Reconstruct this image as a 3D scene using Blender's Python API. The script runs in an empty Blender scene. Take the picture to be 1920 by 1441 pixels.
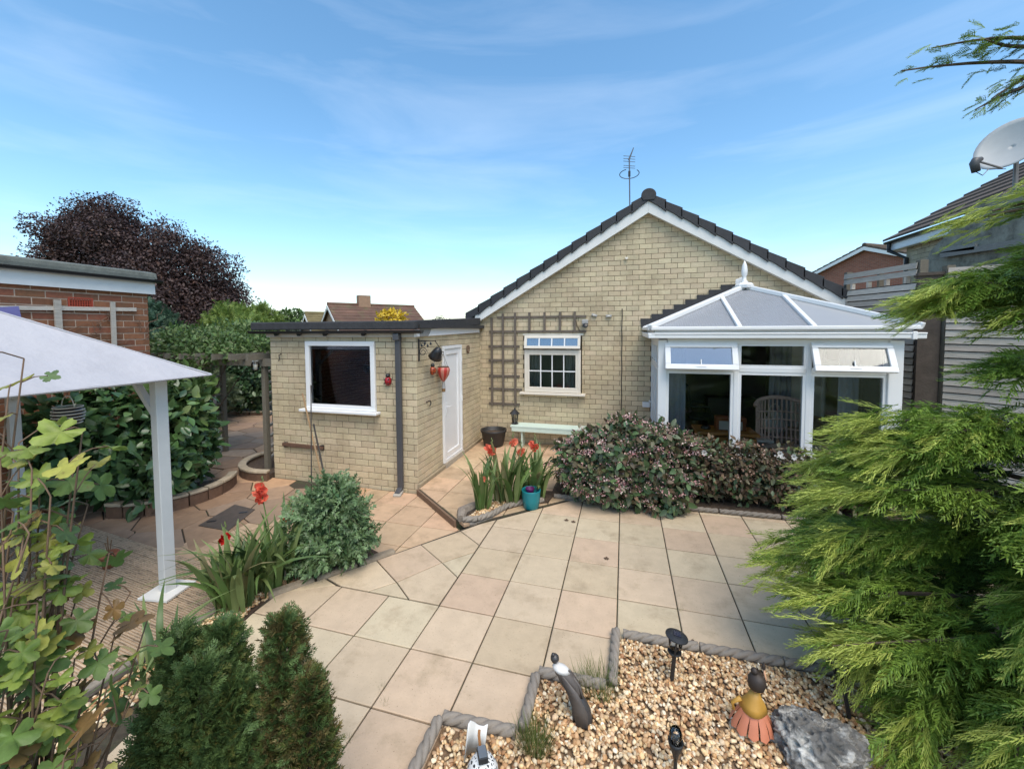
import bpy, math, random
import numpy as np
from mathutils import Vector, Matrix, Euler
random.seed(7); RNG = np.random.default_rng(7)
C = bpy.context.scene.collection
PI = math.pi; R = math.radians

# ------------------------------------------------------------------ camera
F, YAW, PITCH, ROLL, CY, H = 758.19, .270977, .048337, .005217, 654.5, 2.4
def _axes():
    c, s = math.cos, math.sin
    fwd = np.array([-s(YAW)*c(PITCH), c(YAW)*c(PITCH), -s(PITCH)])
    rt = np.array([c(YAW), s(YAW), 0.]); dn = np.cross(fwd, rt)
    return rt*c(ROLL)+dn*s(ROLL), -rt*s(ROLL)+dn*c(ROLL), fwd
AR, AD, AF = _axes()
EYE = np.array([0, 0, H])
def ray(u, v): return (u-960)/F*AR + (v-CY)/F*AD + AF
def onz(u, v, z=0.): d = ray(u, v); return Vector(EYE + d*((z-H)/d[2]))
def ony(u, v, y): d = ray(u, v); return Vector(EYE + d*(y/d[1]))
def onx(u, v, x): d = ray(u, v); return Vector(EYE + d*(x/d[0]))
def atd(u, v, dist): return Vector(EYE + ray(u, v)*dist)      # forward distance from the eye
sc = bpy.context.scene
cd = bpy.data.cameras.new('camera'); cam = bpy.data.objects.new('camera', cd); C.objects.link(cam)
cd.sensor_fit = 'HORIZONTAL'; cd.sensor_width = 36; cd.lens = 36*F/1920
cd.shift_y = -(720.5-CY)/1920; cd.clip_start = .05; cd.clip_end = 3000
cam.matrix_world = Matrix(((AR[0], -AD[0], -AF[0], 0), (AR[1], -AD[1], -AF[1], 0), (AR[2], -AD[2], -AF[2], H), (0, 0, 0, 1)))
sc.camera = cam

# ------------------------------------------------------------------ sky, sun, exposure
SUN_EL, SUN_AZ = 60, 143          # azimuth clockwise from +Y (the depth axis)
w = bpy.data.worlds.new('World'); sc.world = w; w.use_nodes = True
nt = w.node_tree; nt.nodes.clear()
def N(nt, t, **k):
    n = nt.nodes.new(t)
    for a, b in k.items():
        if a.startswith('i_'): n.inputs[a[2:].replace('_', ' ')].default_value = b
        else: setattr(n, a, b)
    return n
sky = N(nt, 'ShaderNodeTexSky', sky_type='NISHITA', sun_disc=False, sun_elevation=R(SUN_EL), sun_rotation=R(SUN_AZ), altitude=80, air_density=1.0, dust_density=1.0, ozone_density=1.7)
tc = N(nt, 'ShaderNodeTexCoord')
mp = N(nt, 'ShaderNodeMapping'); mp.inputs['Scale'].default_value = (1.1, 1.6, 7.5); mp.inputs['Rotation'].default_value = (.10, .12, .4)
no = N(nt, 'ShaderNodeTexNoise', i_Scale=1.5, i_Detail=7, i_Roughness=.56, i_Distortion=.5)
rp = N(nt, 'ShaderNodeMapRange'); rp.inputs[1].default_value = .46; rp.inputs[2].default_value = .90; rp.inputs[3].default_value = 0.0; rp.inputs[4].default_value = .16
mx = N(nt, 'ShaderNodeMixRGB'); mx.inputs[2].default_value = (6.6, 6.8, 7.1, 1)
bg = N(nt, 'ShaderNodeBackground', i_Strength=.15)
ow = N(nt, 'ShaderNodeOutputWorld')
L = nt.links.new
L(tc.outputs['Generated'], mp.inputs[0]); L(mp.outputs[0], no.inputs['Vector']); L(no.outputs[0], rp.inputs[0])
hs = N(nt, 'ShaderNodeHueSaturation', i_Hue=.489, i_Saturation=1.16, i_Value=1.02); L(sky.outputs[0], hs.inputs['Color'])
L(rp.outputs[0], mx.inputs[0]); L(hs.outputs[0], mx.inputs[1]); L(mx.outputs[0], bg.inputs[0]); L(bg.outputs[0], ow.inputs[0])
sd = bpy.data.lights.new('sun', 'SUN'); sd.energy = 1.85; sd.angle = R(44); sd.color = (1, .91, .77)
so = bpy.data.objects.new('sun', sd); C.objects.link(so)
tosun = Vector((math.sin(R(SUN_AZ))*math.cos(R(SUN_EL)), math.cos(R(SUN_AZ))*math.cos(R(SUN_EL)), math.sin(R(SUN_EL))))
so.rotation_euler = tosun.to_track_quat('Z', 'Y').to_euler(); so.location = (6, -4, 12)
vs = sc.view_settings; vs.view_transform = 'Standard'; vs.look = 'None'; vs.exposure = 0.80; vs.gamma = 1; vs.use_curve_mapping = False
sc.cycles.max_bounces = 8; sc.cycles.transparent_max_bounces = 24; sc.cycles.use_denoising = True

# ------------------------------------------------------------------ materials
MATS = {}
def srgb(r, g, b): return tuple(((c/255+.055)/1.055)**2.4 if c > 10 else c/255/12.92 for c in (r, g, b))
def pbr(name, col, rough=.6, var=.15, scale=6, bump=.15, bscale=40, rand=0, island=False, col2=None, mask=None, mscale=3, mcol=None, spec=.5, metal=0, transl=0, stretch=None, dist=.01, mlo=.5, mhi=.7, speck=None):
    """col: base; var: noise value variation; rand: per-object or per-island variation; col2: second colour mixed by the random; mcol: stain"""
    if name in MATS: return MATS[name]
    m = bpy.data.materials.new(name); MATS[name] = m; m.use_nodes = True
    t = m.node_tree; t.nodes.clear(); l = t.links.new
    g = N(t, 'ShaderNodeNewGeometry'); out = N(t, 'ShaderNodeOutputMaterial')
    b = N(t, 'ShaderNodeBsdfPrincipled', i_Roughness=rough, i_Metallic=metal); b.inputs['Specular IOR Level'].default_value = spec
    vec = g.outputs['Position']
    if stretch:
        mpn = N(t, 'ShaderNodeMapping'); mpn.inputs['Scale'].default_value = stretch; l(vec, mpn.inputs[0]); vec = mpn.outputs[0]
    n1 = N(t, 'ShaderNodeTexNoise', i_Scale=scale, i_Detail=6, i_Roughness=.62); l(vec, n1.inputs['Vector'])
    r1 = N(t, 'ShaderNodeMapRange'); r1.inputs[1].default_value = .25; r1.inputs[2].default_value = .75; r1.inputs[3].default_value = 1-var; r1.inputs[4].default_value = 1+var; l(n1.outputs[0], r1.inputs[0])
    val = r1.outputs[0]
    cur = None
    if rand or col2:
        if island: rs = g.outputs['Random Per Island']
        else:
            oi = N(t, 'ShaderNodeObjectInfo'); rs = oi.outputs['Random']
        if rand:
            r2 = N(t, 'ShaderNodeMapRange'); r2.inputs[3].default_value = 1-rand; r2.inputs[4].default_value = 1+rand
            wn = N(t, 'ShaderNodeTexWhiteNoise', noise_dimensions='1D'); l(rs, wn.inputs['W']); l(wn.outputs['Value'], r2.inputs[0])
            mu = N(t, 'ShaderNodeMath', operation='MULTIPLY'); l(val, mu.inputs[0]); l(r2.outputs[0], mu.inputs[1]); val = mu.outputs[0]
    base = N(t, 'ShaderNodeRGB'); base.outputs[0].default_value = (*col, 1); cur = base.outputs[0]
    if col2:
        cols = col2 if isinstance(col2, list) else [col2]
        cr = N(t, 'ShaderNodeValToRGB'); e = cr.color_ramp.elements
        allc = [col]+cols
        e[0].position = 0; e[0].color = (*allc[0], 1); e[1].position = 1; e[1].color = (*allc[-1], 1)
        for i, c_ in enumerate(allc[1:-1]): ne = e.new((i+1)/(len(allc)-1)); ne.color = (*c_, 1)
        l(rs, cr.inputs[0]); cur = cr.outputs[0]
    if mcol:
        n2 = N(t, 'ShaderNodeTexNoise', i_Scale=mscale, i_Detail=8, i_Roughness=.68); l(vec, n2.inputs['Vector'])
        r3 = N(t, 'ShaderNodeMapRange'); r3.inputs[1].default_value = mlo; r3.inputs[2].default_value = mhi; r3.inputs[4].default_value = .85; l(n2.outputs[0], r3.inputs[0])
        mm = N(t, 'ShaderNodeMixRGB'); mm.inputs[2].default_value = (*mcol, 1); l(r3.outputs[0], mm.inputs[0]); l(cur, mm.inputs[1]); cur = mm.outputs[0]
    if speck:
        n4 = N(t, 'ShaderNodeTexNoise', i_Scale=speck[0], i_Detail=3, i_Roughness=.7); l(vec, n4.inputs['Vector']); r4 = N(t, 'ShaderNodeMapRange'); r4.inputs[1].default_value = speck[1]; r4.inputs[2].default_value = speck[1]+.05; r4.inputs[4].default_value = .75; l(n4.outputs[0], r4.inputs[0])
        m4 = N(t, 'ShaderNodeMixRGB'); m4.inputs[2].default_value = (*speck[2], 1); l(r4.outputs[0], m4.inputs[0]); l(cur, m4.inputs[1]); cur = m4.outputs[0]
    mb = N(t, 'ShaderNodeMixRGB', blend_type='MULTIPLY'); mb.inputs[0].default_value = 1; l(cur, mb.inputs[1]); l(val, mb.inputs[2])
    l(mb.outputs[0], b.inputs['Base Color'])
    if bump:
        n3 = N(t, 'ShaderNodeTexNoise', i_Scale=bscale, i_Detail=5, i_Roughness=.6); l(vec, n3.inputs['Vector'])
        bp = N(t, 'ShaderNodeBump', i_Strength=bump, i_Distance=dist); l(n3.outputs[0], bp.inputs['Height']); l(bp.outputs[0], b.inputs['Normal'])
    sh = b.outputs[0]
    if transl:
        tr = N(t, 'ShaderNodeBsdfTranslucent'); l(mb.outputs[0], tr.inputs[0]); mxs = N(t, 'ShaderNodeMixShader'); mxs.inputs[0].default_value = transl
        l(sh, mxs.inputs[1]); l(tr.outputs[0], mxs.inputs[2]); sh = mxs.outputs[0]
    l(sh, out.inputs[0]); return m
def glass(name, tint=(1, 1, 1), refl=1.0):
    if name in MATS: return MATS[name]
    m = bpy.data.materials.new(name); MATS[name] = m; m.use_nodes = True; t = m.node_tree; t.nodes.clear(); l = t.links.new
    out = N(t, 'ShaderNodeOutputMaterial'); fr = N(t, 'ShaderNodeFresnel', i_IOR=1.55); tr = N(t, 'ShaderNodeBsdfTransparent'); tr.inputs[0].default_value = (*tint, 1)
    gl = N(t, 'ShaderNodeBsdfGlossy', i_Roughness=.02); mxs = N(t, 'ShaderNodeMixShader'); mu = N(t, 'ShaderNodeMath', operation='MULTIPLY'); mu.inputs[1].default_value = refl
    l(fr.outputs[0], mu.inputs[0]); l(mu.outputs[0], mxs.inputs[0]); l(tr.outputs[0], mxs.inputs[1]); l(gl.outputs[0], mxs.inputs[2]); l(mxs.outputs[0], out.inputs[0]); return m

# ------------------------------------------------------------------ mesh helpers
class B:
    def __init__(s): s.v = []; s.f = []
    def add(s, vs, fs):
        o = len(s.v); s.v += [tuple(x) for x in vs]; s.f += [tuple(i+o for i in f) for f in fs]; return s
    def box(s, c, d, rot=None, M=None):
        x, y, z = d[0]/2, d[1]/2, d[2]/2
        vs = [Vector(p) for p in ((-x,-y,-z),(x,-y,-z),(x,y,-z),(-x,y,-z),(-x,-y,z),(x,-y,z),(x,y,z),(-x,y,z))]
        if rot: e = Euler(rot).to_matrix(); vs = [e@p for p in vs]
        if M: vs = [M@p for p in vs]
        c = Vector(c)
        return s.add([p+c for p in vs], [(0,3,2,1),(4,5,6,7),(0,1,5,4),(1,2,6,5),(2,3,7,6),(3,0,4,7)])
    def bar(s, a, b, wd, ht, up=(0, 0, 1)):
        a, b = Vector(a), Vector(b); d = (b-a); ln = d.length; d.normalize(); up = Vector(up)
        if abs(d.dot(up)) > .98: up = Vector((0, 1, 0))
        sd_ = d.cross(up).normalized(); u2 = sd_.cross(d)
        M = Matrix((d, sd_, u2)).transposed()
        return s.box((a+b)/2, (ln, wd, ht), M=M)
    def prism(s, poly, ax0, ax1, fn=None):
        """poly: list of 2D points; fn(p2, t) -> 3D; default z extrude"""
        fn = fn or (lambda p, t: (p[0], p[1], t))
        n = len(poly); vs = [fn(p, ax0) for p in poly]+[fn(p, ax1) for p in poly]
        return s.add(vs, [tuple(range(n))[::-1], tuple(range(n, 2*n))]+[(i, (i+1) % n, n+(i+1) % n, n+i) for i in range(n)])
    def tube(s, pts, r, n=6, cap=True):
        pts = [Vector(p) for p in pts]; rs = r if isinstance(r, (list, tuple)) else [r]*len(pts)
        o = len(s.v); prev = None
        for i, p in enumerate(pts):
            d = (pts[min(i+1, len(pts)-1)]-pts[max(i-1, 0)])
            d = d.normalized() if d.length > 1e-9 else Vector((0, 0, 1))
            ref = prev if prev is not None else (Vector((1, 0, 0)) if abs(d.x) < .9 else Vector((0, 1, 0)))
            a = (ref-d*ref.dot(d)).normalized(); prev = a; b_ = d.cross(a)
            for k in range(n):
                t = 2*PI*k/n; s.v.append(tuple(p+a*math.cos(t)*rs[i]+b_*math.sin(t)*rs[i]))
        for i in range(len(pts)-1):
            for k in range(n): s.f.append((o+i*n+k, o+i*n+(k+1) % n, o+(i+1)*n+(k+1) % n, o+(i+1)*n+k))
        if cap: s.f.append(tuple(o+k for k in range(n))[::-1]); s.f.append(tuple(o+(len(pts)-1)*n+k for k in range(n)))
        return s
    def lathe(s, prof, c=(0, 0, 0), n=20, sx=1, sy=1, wob=None):
        o = len(s.v); c = Vector(c)
        for r, z in prof:
            for k in range(n):
                t = 2*PI*k/n; q = r*(wob(t, z) if wob else 1); s.v.append((c.x+q*math.cos(t)*sx, c.y+q*math.sin(t)*sy, c.z+z))
        m = len(prof)
        for i in range(m-1):
            for k in range(n): s.f.append((o+i*n+k, o+i*n+(k+1) % n, o+(i+1)*n+(k+1) % n, o+(i+1)*n+k))
        if prof[0][0] > 1e-6: s.f.append(tuple(o+k for k in range(n))[::-1])
        if prof[-1][0] > 1e-6: s.f.append(tuple(o+(m-1)*n+k for k in range(n)))
        return s
    def mesh(s, name, mat=None, smooth=False):
        me = bpy.data.meshes.new(name); me.from_pydata(s.v, [], s.f)
        if mat: me.materials.append(mat)
        if smooth: me.polygons.foreach_set('use_smooth', [True]*len(me.polygons))
        me.update(); return me
    def build(s, name, mat, parent=None, smooth=False, bevel=0, **k):
        return link(name, s.mesh(name, mat, smooth), parent, bevel=bevel, **k)
def link(name, me, parent=None, loc=None, rot=None, bevel=0, M=None, kind=None):
    o = bpy.data.objects.new(name, me); C.objects.link(o)
    if parent: o.parent = parent; 
    if M is not None: o.matrix_local = M
    if loc is not None: o.location = loc
    if rot is not None: o.rotation_euler = rot
    if parent is not None and M is None and loc is None and rot is None:
        o.matrix_parent_inverse = PINV.get(parent.name, Matrix())
    if bevel:
        bm = o.modifiers.new('bevel', 'BEVEL'); bm.width = bevel; bm.segments = 2; bm.limit_method = 'ANGLE'
    if kind: o['kind'] = kind
    return o
PINV = {}
def tag(o, label, cat, group=None, kind=None):
    o['label'] = label; o['category'] = cat
    if group: o['group'] = group
    if kind: o['kind'] = kind
    return o
def thing(name, label, cat, loc=(0, 0, 0), group=None, rz=0):
    """Empty at a thing's base; parts given in world coordinates keep them (parent inverse)"""
    o = bpy.data.objects.new(name, None); C.objects.link(o); o.empty_display_size = .1
    o.location = loc; o.rotation_euler = (0, 0, rz)
    PINV[o.name] = (Matrix.Translation(Vector(loc)) @ Matrix.Rotation(rz, 4, 'Z')).inverted()
    return tag(o, label, cat, group)
def local_part(o):  # part built in the thing's own coordinates
    o.matrix_parent_inverse = Matrix(); return o
def setting(name, b, mat, smooth=False):
    o = b.build(name, mat, smooth=smooth); o['kind'] = 'structure'; return o
def bigmesh(name, tv, tf, mats, pos, mat, parent=None, smooth=False, kind=None, world=True):
    """join len(pos) copies of a template (tv verts, tf faces of equal size) into one mesh"""
    tv = np.asarray(tv, np.float32); tf = np.asarray(tf, np.int32); n = len(pos)
    vs = np.einsum('nij,vj->nvi', mats, tv)+np.asarray(pos)[:, None, :]
    fs = tf[None]+(np.arange(n)*len(tv))[:, None, None]
    return rawmesh(name, vs.reshape(-1, 3), fs.reshape(-1, tf.shape[1]), mat, parent, smooth, kind)
def rawmesh(name, vs, fs, mat, parent=None, smooth=False, kind=None):
    me = bpy.data.meshes.new(name); k = fs.shape[1]
    me.vertices.add(len(vs)); me.vertices.foreach_set('co', np.asarray(vs, np.float32).ravel())
    me.loops.add(fs.size); me.loops.foreach_set('vertex_index', fs.astype(np.int32).ravel())
    me.polygons.add(len(fs)); me.polygons.foreach_set('loop_start', np.arange(len(fs), dtype=np.int32)*k)
    try: me.polygons.foreach_set('loop_total', np.full(len(fs), k, np.int32))
    except Exception: pass
    if smooth: me.polygons.foreach_set('use_smooth', np.ones(len(fs), bool))
    me.materials.append(mat); me.update(calc_edges=True); me.validate()
    o = link(name, me, parent)
    if kind: o['kind'] = kind
    return o
def frames(dirs, up=None, roll=None):
    """rotation matrices (N,3,3) whose columns are side, dir(y), normal(z)"""
    d = dirs/np.maximum(np.linalg.norm(dirs, axis=1, keepdims=True), 1e-9)
    u = np.tile(np.array([[0, 0, 1.]]), (len(d), 1)) if up is None else up
    u = u+RNG.normal(0, 1e-3, u.shape)
    s = np.cross(d, u); s /= np.maximum(np.linalg.norm(s, axis=1, keepdims=True), 1e-9); n = np.cross(s, d)
    if roll is not None:
        c, q = np.cos(roll)[:, None], np.sin(roll)[:, None]; s, n = s*c+n*q, -s*q+n*c
    return np.stack([s, d, n], axis=2)
def tris(faces):
    out = []
    for f in faces:
        for i in range(1, len(f)-1): out.append((f[0], f[i], f[i+1]))
    return out
def clip(poly, a, b):
    """keep the part of a convex polygon left of the line a->b"""
    out = []; nx, ny = -(b[1]-a[1]), b[0]-a[0]
    for i, p in enumerate(poly):
        q = poly[(i+1) % len(poly)]; dp = (p[0]-a[0])*nx+(p[1]-a[1])*ny; dq = (q[0]-a[0])*nx+(q[1]-a[1])*ny
        if dp >= 0: out.append(p)
        if dp*dq < 0: t = dp/(dp-dq); out.append((p[0]+(q[0]-p[0])*t, p[1]+(q[1]-p[1])*t))
    return out
def inset(poly, d):
    n = len(poly); area = sum(poly[i][0]*poly[(i+1) % n][1]-poly[(i+1) % n][0]*poly[i][1] for i in range(n))/2
    if area < 0: poly = poly[::-1]
    out = list(poly)
    for i in range(n):
        a, b = poly[i], poly[(i+1) % n]; dx, dy = b[0]-a[0], b[1]-a[1]; ln = math.hypot(dx, dy)
        if ln < 1e-6: continue
        ox, oy = -dy/ln*d, dx/ln*d; out = clip(out, (a[0]+ox, a[1]+oy), (b[0]+ox, b[1]+oy))
        if len(out) < 3: return []
    return out
def inpoly(x, y, poly):
    r = False; n = len(poly)
    for i in range(n):
        x1, y1 = poly[i]; x2, y2 = poly[(i+1) % n]
        if (y1 > y) != (y2 > y) and x < (x2-x1)*(y-y1)/(y2-y1)+x1: r = not r
    return r
def slab_mesh(poly, th, mat, name='slab', ch=.006):
    """paving slab with a chamfered, slightly worn top edge; polygon round its own origin"""
    top = inset(poly, ch)
    if len(top) < 3: return None
    n = len(poly); area = sum(poly[i][0]*poly[(i+1) % n][1]-poly[(i+1) % n][0]*poly[i][1] for i in range(n))
    if area < 0: poly = poly[::-1]
    b = B(); m = len(top)
    if m == n:
        # align ordering: nearest corner
        k0 = min(range(m), key=lambda k: (top[k][0]-poly[0][0])**2+(top[k][1]-poly[0][1])**2); top = top[k0:]+top[:k0]
        b.add([(p[0], p[1], -th) for p in poly]+[(p[0], p[1], -ch*.7) for p in poly]+[(p[0], p[1], 0) for p in top],
              [tuple(range(n))[::-1]]+[(i, (i+1) % n, n+(i+1) % n, n+i) for i in range(n)]+[(n+i, n+(i+1) % n, 2*n+(i+1) % n, 2*n+i) for i in range(n)]+[tuple(range(2*n, 3*n))])
    else: b.prism(top, -th, 0)
    return b.mesh(name, mat)
def put_slab(poly, z, mat, parent, name='slab', th=.04, gap=.0055, ch=.006, jit=.0015):
    p = inset(poly, gap)
    if len(p) < 3: return
    cx = sum(q[0] for q in p)/len(p); cy = sum(q[1] for q in p)/len(p)
    me = slab_mesh([(q[0]-cx, q[1]-cy) for q in p], th, mat, name, ch)
    if me: return link(name, me, parent, loc=(cx, cy, z+random.uniform(-jit, jit)), rot=(random.gauss(0, .002), random.gauss(0, .002), 0))

# palette
M_white = pbr('white_upvc', (.78, .78, .77), .28, .03, 3, 0)
M_cream = pbr('cream_upvc', (.72, .66, .56), .35, .04, 3, 0)
M_board = pbr('white_board', (.70, .69, .65), .5, .06, 5, .05, 30, mcol=(.45, .43, .38), mscale=9, mlo=.62, mhi=.8)
M_fascia = pbr('stained_fascia', (.72, .72, .69), .5, .06, 5, .05, 30, mcol=(.12, .11, .09), mscale=14, mlo=.66, mhi=.74)
M_brick = pbr('buff_brick', srgb(196, 180, 147), .85, .10, 30, .45, 110, rand=.10, col2=[srgb(199, 184, 151), srgb(192, 174, 143), srgb(199, 180, 150), srgb(191, 177, 146)], mcol=srgb(158, 141, 112), mscale=1.3, mlo=.46, mhi=.74, speck=(45, .66, srgb(140, 124, 98)), dist=.006)
M_brickI = pbr('buff_brick_mass', srgb(196, 180, 147), .85, .10, 30, .45, 110, rand=.10, island=True, col2=[srgb(199, 184, 151), srgb(192, 174, 143), srgb(199, 180, 150), srgb(191, 177, 146)], mcol=srgb(158, 141, 112), mscale=1.3, mlo=.46, mhi=.74, speck=(45, .66, srgb(140, 124, 98)), dist=.006)
M_mortar = pbr('mortar', (.075, .06, .042), .95, .25, 25, .4, 90)
M_rbrick = pbr('red_brick', srgb(132, 86, 60), .85, .2, 25, .5, 90, rand=.18, col2=[srgb(142, 94, 64), srgb(120, 80, 56), srgb(138, 82, 60)], mcol=srgb(120, 92, 66), mscale=5, mlo=.5, mhi=.75, dist=.006)
M_rmortar = pbr('pale_mortar', (.52, .40, .30), .95, .2, 25, .4, 90)
M_black = pbr('black_plastic', (.018, .018, .02), .35, .1, 8, 0)
M_grey = pbr('dark_grey_plastic', (.07, .07, .075), .4, .08, 8, 0)
M_felt = pbr('roof_felt', (.035, .035, .037), .8, .3, 12, .4, 60)
M_felt2 = pbr('weathered_felt', (.13, .14, .12), .85, .3, 9, .4, 60)
M_tile = pbr('dark_roof_tile', (.030, .031, .034), .7, .2, 7, .4, 90, rand=.2)
M_slab = pbr('buff_slab', srgb(192, 171, 143), .8, .10, 7, .6, 60, rand=.06, col2=[srgb(195, 175, 147), srgb(194, 167, 140), srgb(196, 180, 150), srgb(190, 168, 138)], mcol=srgb(160, 140, 112), mscale=3.3, mlo=.52, mhi=.75, dist=.004, speck=(70, .64, srgb(120, 98, 72)))
M_slab_low = pbr('worn_slab', srgb(186, 160, 130), .8, .12, 7, .35, 120, rand=.09, col2=[srgb(182, 156, 124), srgb(194, 160, 130), srgb(186, 164, 132)], mcol=srgb(140, 118, 90), mscale=3, mlo=.5, mhi=.75, dist=.004)
M_joint = pbr('joint_sand', (.055, .043, .028), .95, .4, 30, .5, 120, mcol=(.05, .07, .025), mscale=6)
M_stone = pbr('crazy_stone', srgb(158, 128, 100), .85, .18, 8, .4, 80, rand=.22, col2=[srgb(150, 122, 100), srgb(172, 138, 106), srgb(140, 118, 98), srgb(160, 136, 112)], dist=.006)
M_soil = pbr('soil', (.075, .05, .032), .95, .5, 20, .9, 60, dist=.02)
M_wood = pbr('weathered_wood', (.16, .14, .105), .85, .25, 5, .4, 60, stretch=(3, 3, 30))
M_deck = pbr('deck_board', srgb(186, 164, 138), .8, .2, 5, .3, 60, rand=.15, stretch=(3, 30, 3), mcol=(.10, .085, .06), mscale=2)
M_post = pbr('painted_post', (.55, .56, .55), .45, .05, 5, .05, 30)
M_canvas = pbr('white_canvas', (.50, .49, .51), .8, .06, 2, .5, 3.0, transl=.18, dist=.06, mcol=(.40, .39, .41), mscale=1.6, mlo=.5, mhi=.8)  # grey shading of the creased canopy is put into the colour as noise
M_silver = pbr('silver_wood', (.42, .38, .32), .85, .35, 4, .4, 60, rand=.2, stretch=(2, 2, 40), col2=[(.44, .40, .34), (.54, .48, .41), (.35, .30, .25)])
M_darkfab = pbr('dark_fabric', (.02, .02, .025), .9)

# ================================================================== THE SETTING
LOW = -.09; DECK = -.05
M_grass = pbr('rough_grass', (.07, .095, .03), .9, .35, 1.5, .5, 30)
g = B(); g.add([(-900, -60, -.30), (900, -60, -.30), (900, 2000, -.30), (-900, 2000, -.30)], [(0, 1, 2, 3)])
setting('ground', g, M_grass)
# --- patio (z = 0) on a bed of sand, one object per slab
pat_outline = [(-3.0, 1.2), (2.6, 1.2), (4.3, 3.0), (4.3, 5.75), (-.6, 5.75), (-1.75, 4.62), (-1.90, 4.42), (-2.79, 3.21), (-3.08, 2.80), (-3.0, 2.4)]
b = B(); b.prism(pat_outline, -.28, -.014); patio = setting('patio', b, M_joint)
GX, GY, SP, SQ = -.04, 2.63, .5, .495
left_edge = [((-1.90, 4.42), (-2.79, 3.21)), ((-2.79, 3.21), (-3.08, 2.80)), ((-3.08, 2.80), (-3.0, 2.4))]
gravel_poly = [(-.03, 3.14), (-.05, 2.66), (-.55, 2.63), (-.55, 2.19), (-1.05, 2.16), (-1.05, 1.2), (3.2, 1.2), (3.2, 3.22)]
for i in range(-7, 9):
    for j in range(-3, 8):
        x0, y0 = GX+i*SP, GY+j*SQ; q = [(x0, y0), (x0+SP, y0), (x0+SP, y0+SQ), (x0, y0+SQ)]
        cx, cy = x0+SP/2, y0+SQ/2
        if cx < -1.54 and cy > 3.125: continue
        for a, e in left_edge[1:]: q = clip(q, a, e) if len(q) > 2 else q
        if len(q) < 3: continue
        q = clip(q, (4.3, 5.70), (-3, 5.70))
        if len(q) > 2 and cy > 4.4: q = clip(q, (-.55, 5.75), (-1.72, 4.60))
        if len(q) < 3: continue
        if inpoly(cx, cy, gravel_poly): continue
        if cx < -3.0 or cy < 1.35: continue
        put_slab(q, 0, M_slab, patio)
for q in ([(-1.87, 4.39), (-2.18, 3.99), (-1.80, 3.73), (-1.545, 4.01), (-1.545, 4.15)], [(-2.18, 3.99), (-2.48, 3.59), (-2.08, 3.32), (-1.80, 3.73)],
          [(-2.48, 3.59), (-2.77, 3.20), (-2.56, 3.13), (-2.26, 3.13), (-2.08, 3.32)], [(-1.545, 4.01), (-1.80, 3.73), (-1.545, 3.54)],
          [(-1.80, 3.73), (-2.08, 3.32), (-1.84, 3.13), (-1.545, 3.13), (-1.545, 3.54)], [(-2.08, 3.32), (-2.26, 3.13), (-1.84, 3.13)],
          [(-1.87, 4.39), (-1.545, 4.15), (-1.545, 4.78), (-1.72, 4.60)], [(-2.77, 3.20), (-3.05, 2.82), (-2.56, 2.82), (-2.56, 3.13)][:0] or [(-2.79, 3.19), (-3.02, 2.88), (-2.6, 3.125)]):
    put_slab(q, 0, M_slab, patio)
for k_ in range(3):
    a_, c_ = Vector((-3.10, 2.84, -.03)).lerp(Vector((-2.38, 3.80, -.03)), k_/3), Vector((-3.10, 2.84, -.03)).lerp(Vector((-2.38, 3.80, -.03)), (k_+.96)/3)
    b = B(); b.bar(a_, c_, .10, .12); b.build('kerb_stone', pbr('diag_kerb', (.26, .21, .15), .9, .3, 14, .7, 40), patio, bevel=.025)
# --- door path (z = 0) with a step down to the lower yard
pp = [(-2.96, 5.44), (-2.02, 4.66), (-1.75, 4.68), (-.7, 5.72), (.45, 5.72), (.45, 8.28), (-3.0, 8.28)]
b = B(); b.prism([(-2.985, 5.43), (-2.03, 4.64), (-1.75, 4.64), (-.6, 5.76), (.45, 5.76), (.45, 8.27), (-3.01, 8.27)], -.28, -.014); path = setting('path', b, M_joint)
for i in range(-7, 2):
    for j in range(0, 9):
        x0, y0 = -3.0+(i+7)*.5, 4.45+j*.495; q = [(x0, y0), (x0+.5, y0), (x0+.5, y0+.495), (x0, y0+.495)]
        q = clip(q, (-2.99, 5.44), (-2.03, 4.66))
        if len(q) > 2: q = clip(q, (-1.78, 4.66), (-.6, 5.78))
        if len(q) > 2: q = clip(q, (.45, 0), (.45, 9))
        if len(q) > 2: q = clip(q, (0, 8.26), (-9, 8.26))
        if len(q) > 2: put_slab(q, 0, M_slab_low, path)
b = B(); b.bar((-3.0, 5.41, -.05), (-2.04, 4.62, -.05), .03, .085); b.build('step_riser', pbr('step_brick', srgb(120, 96, 76), .9, .2, 20, .4, 80), path)
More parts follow.
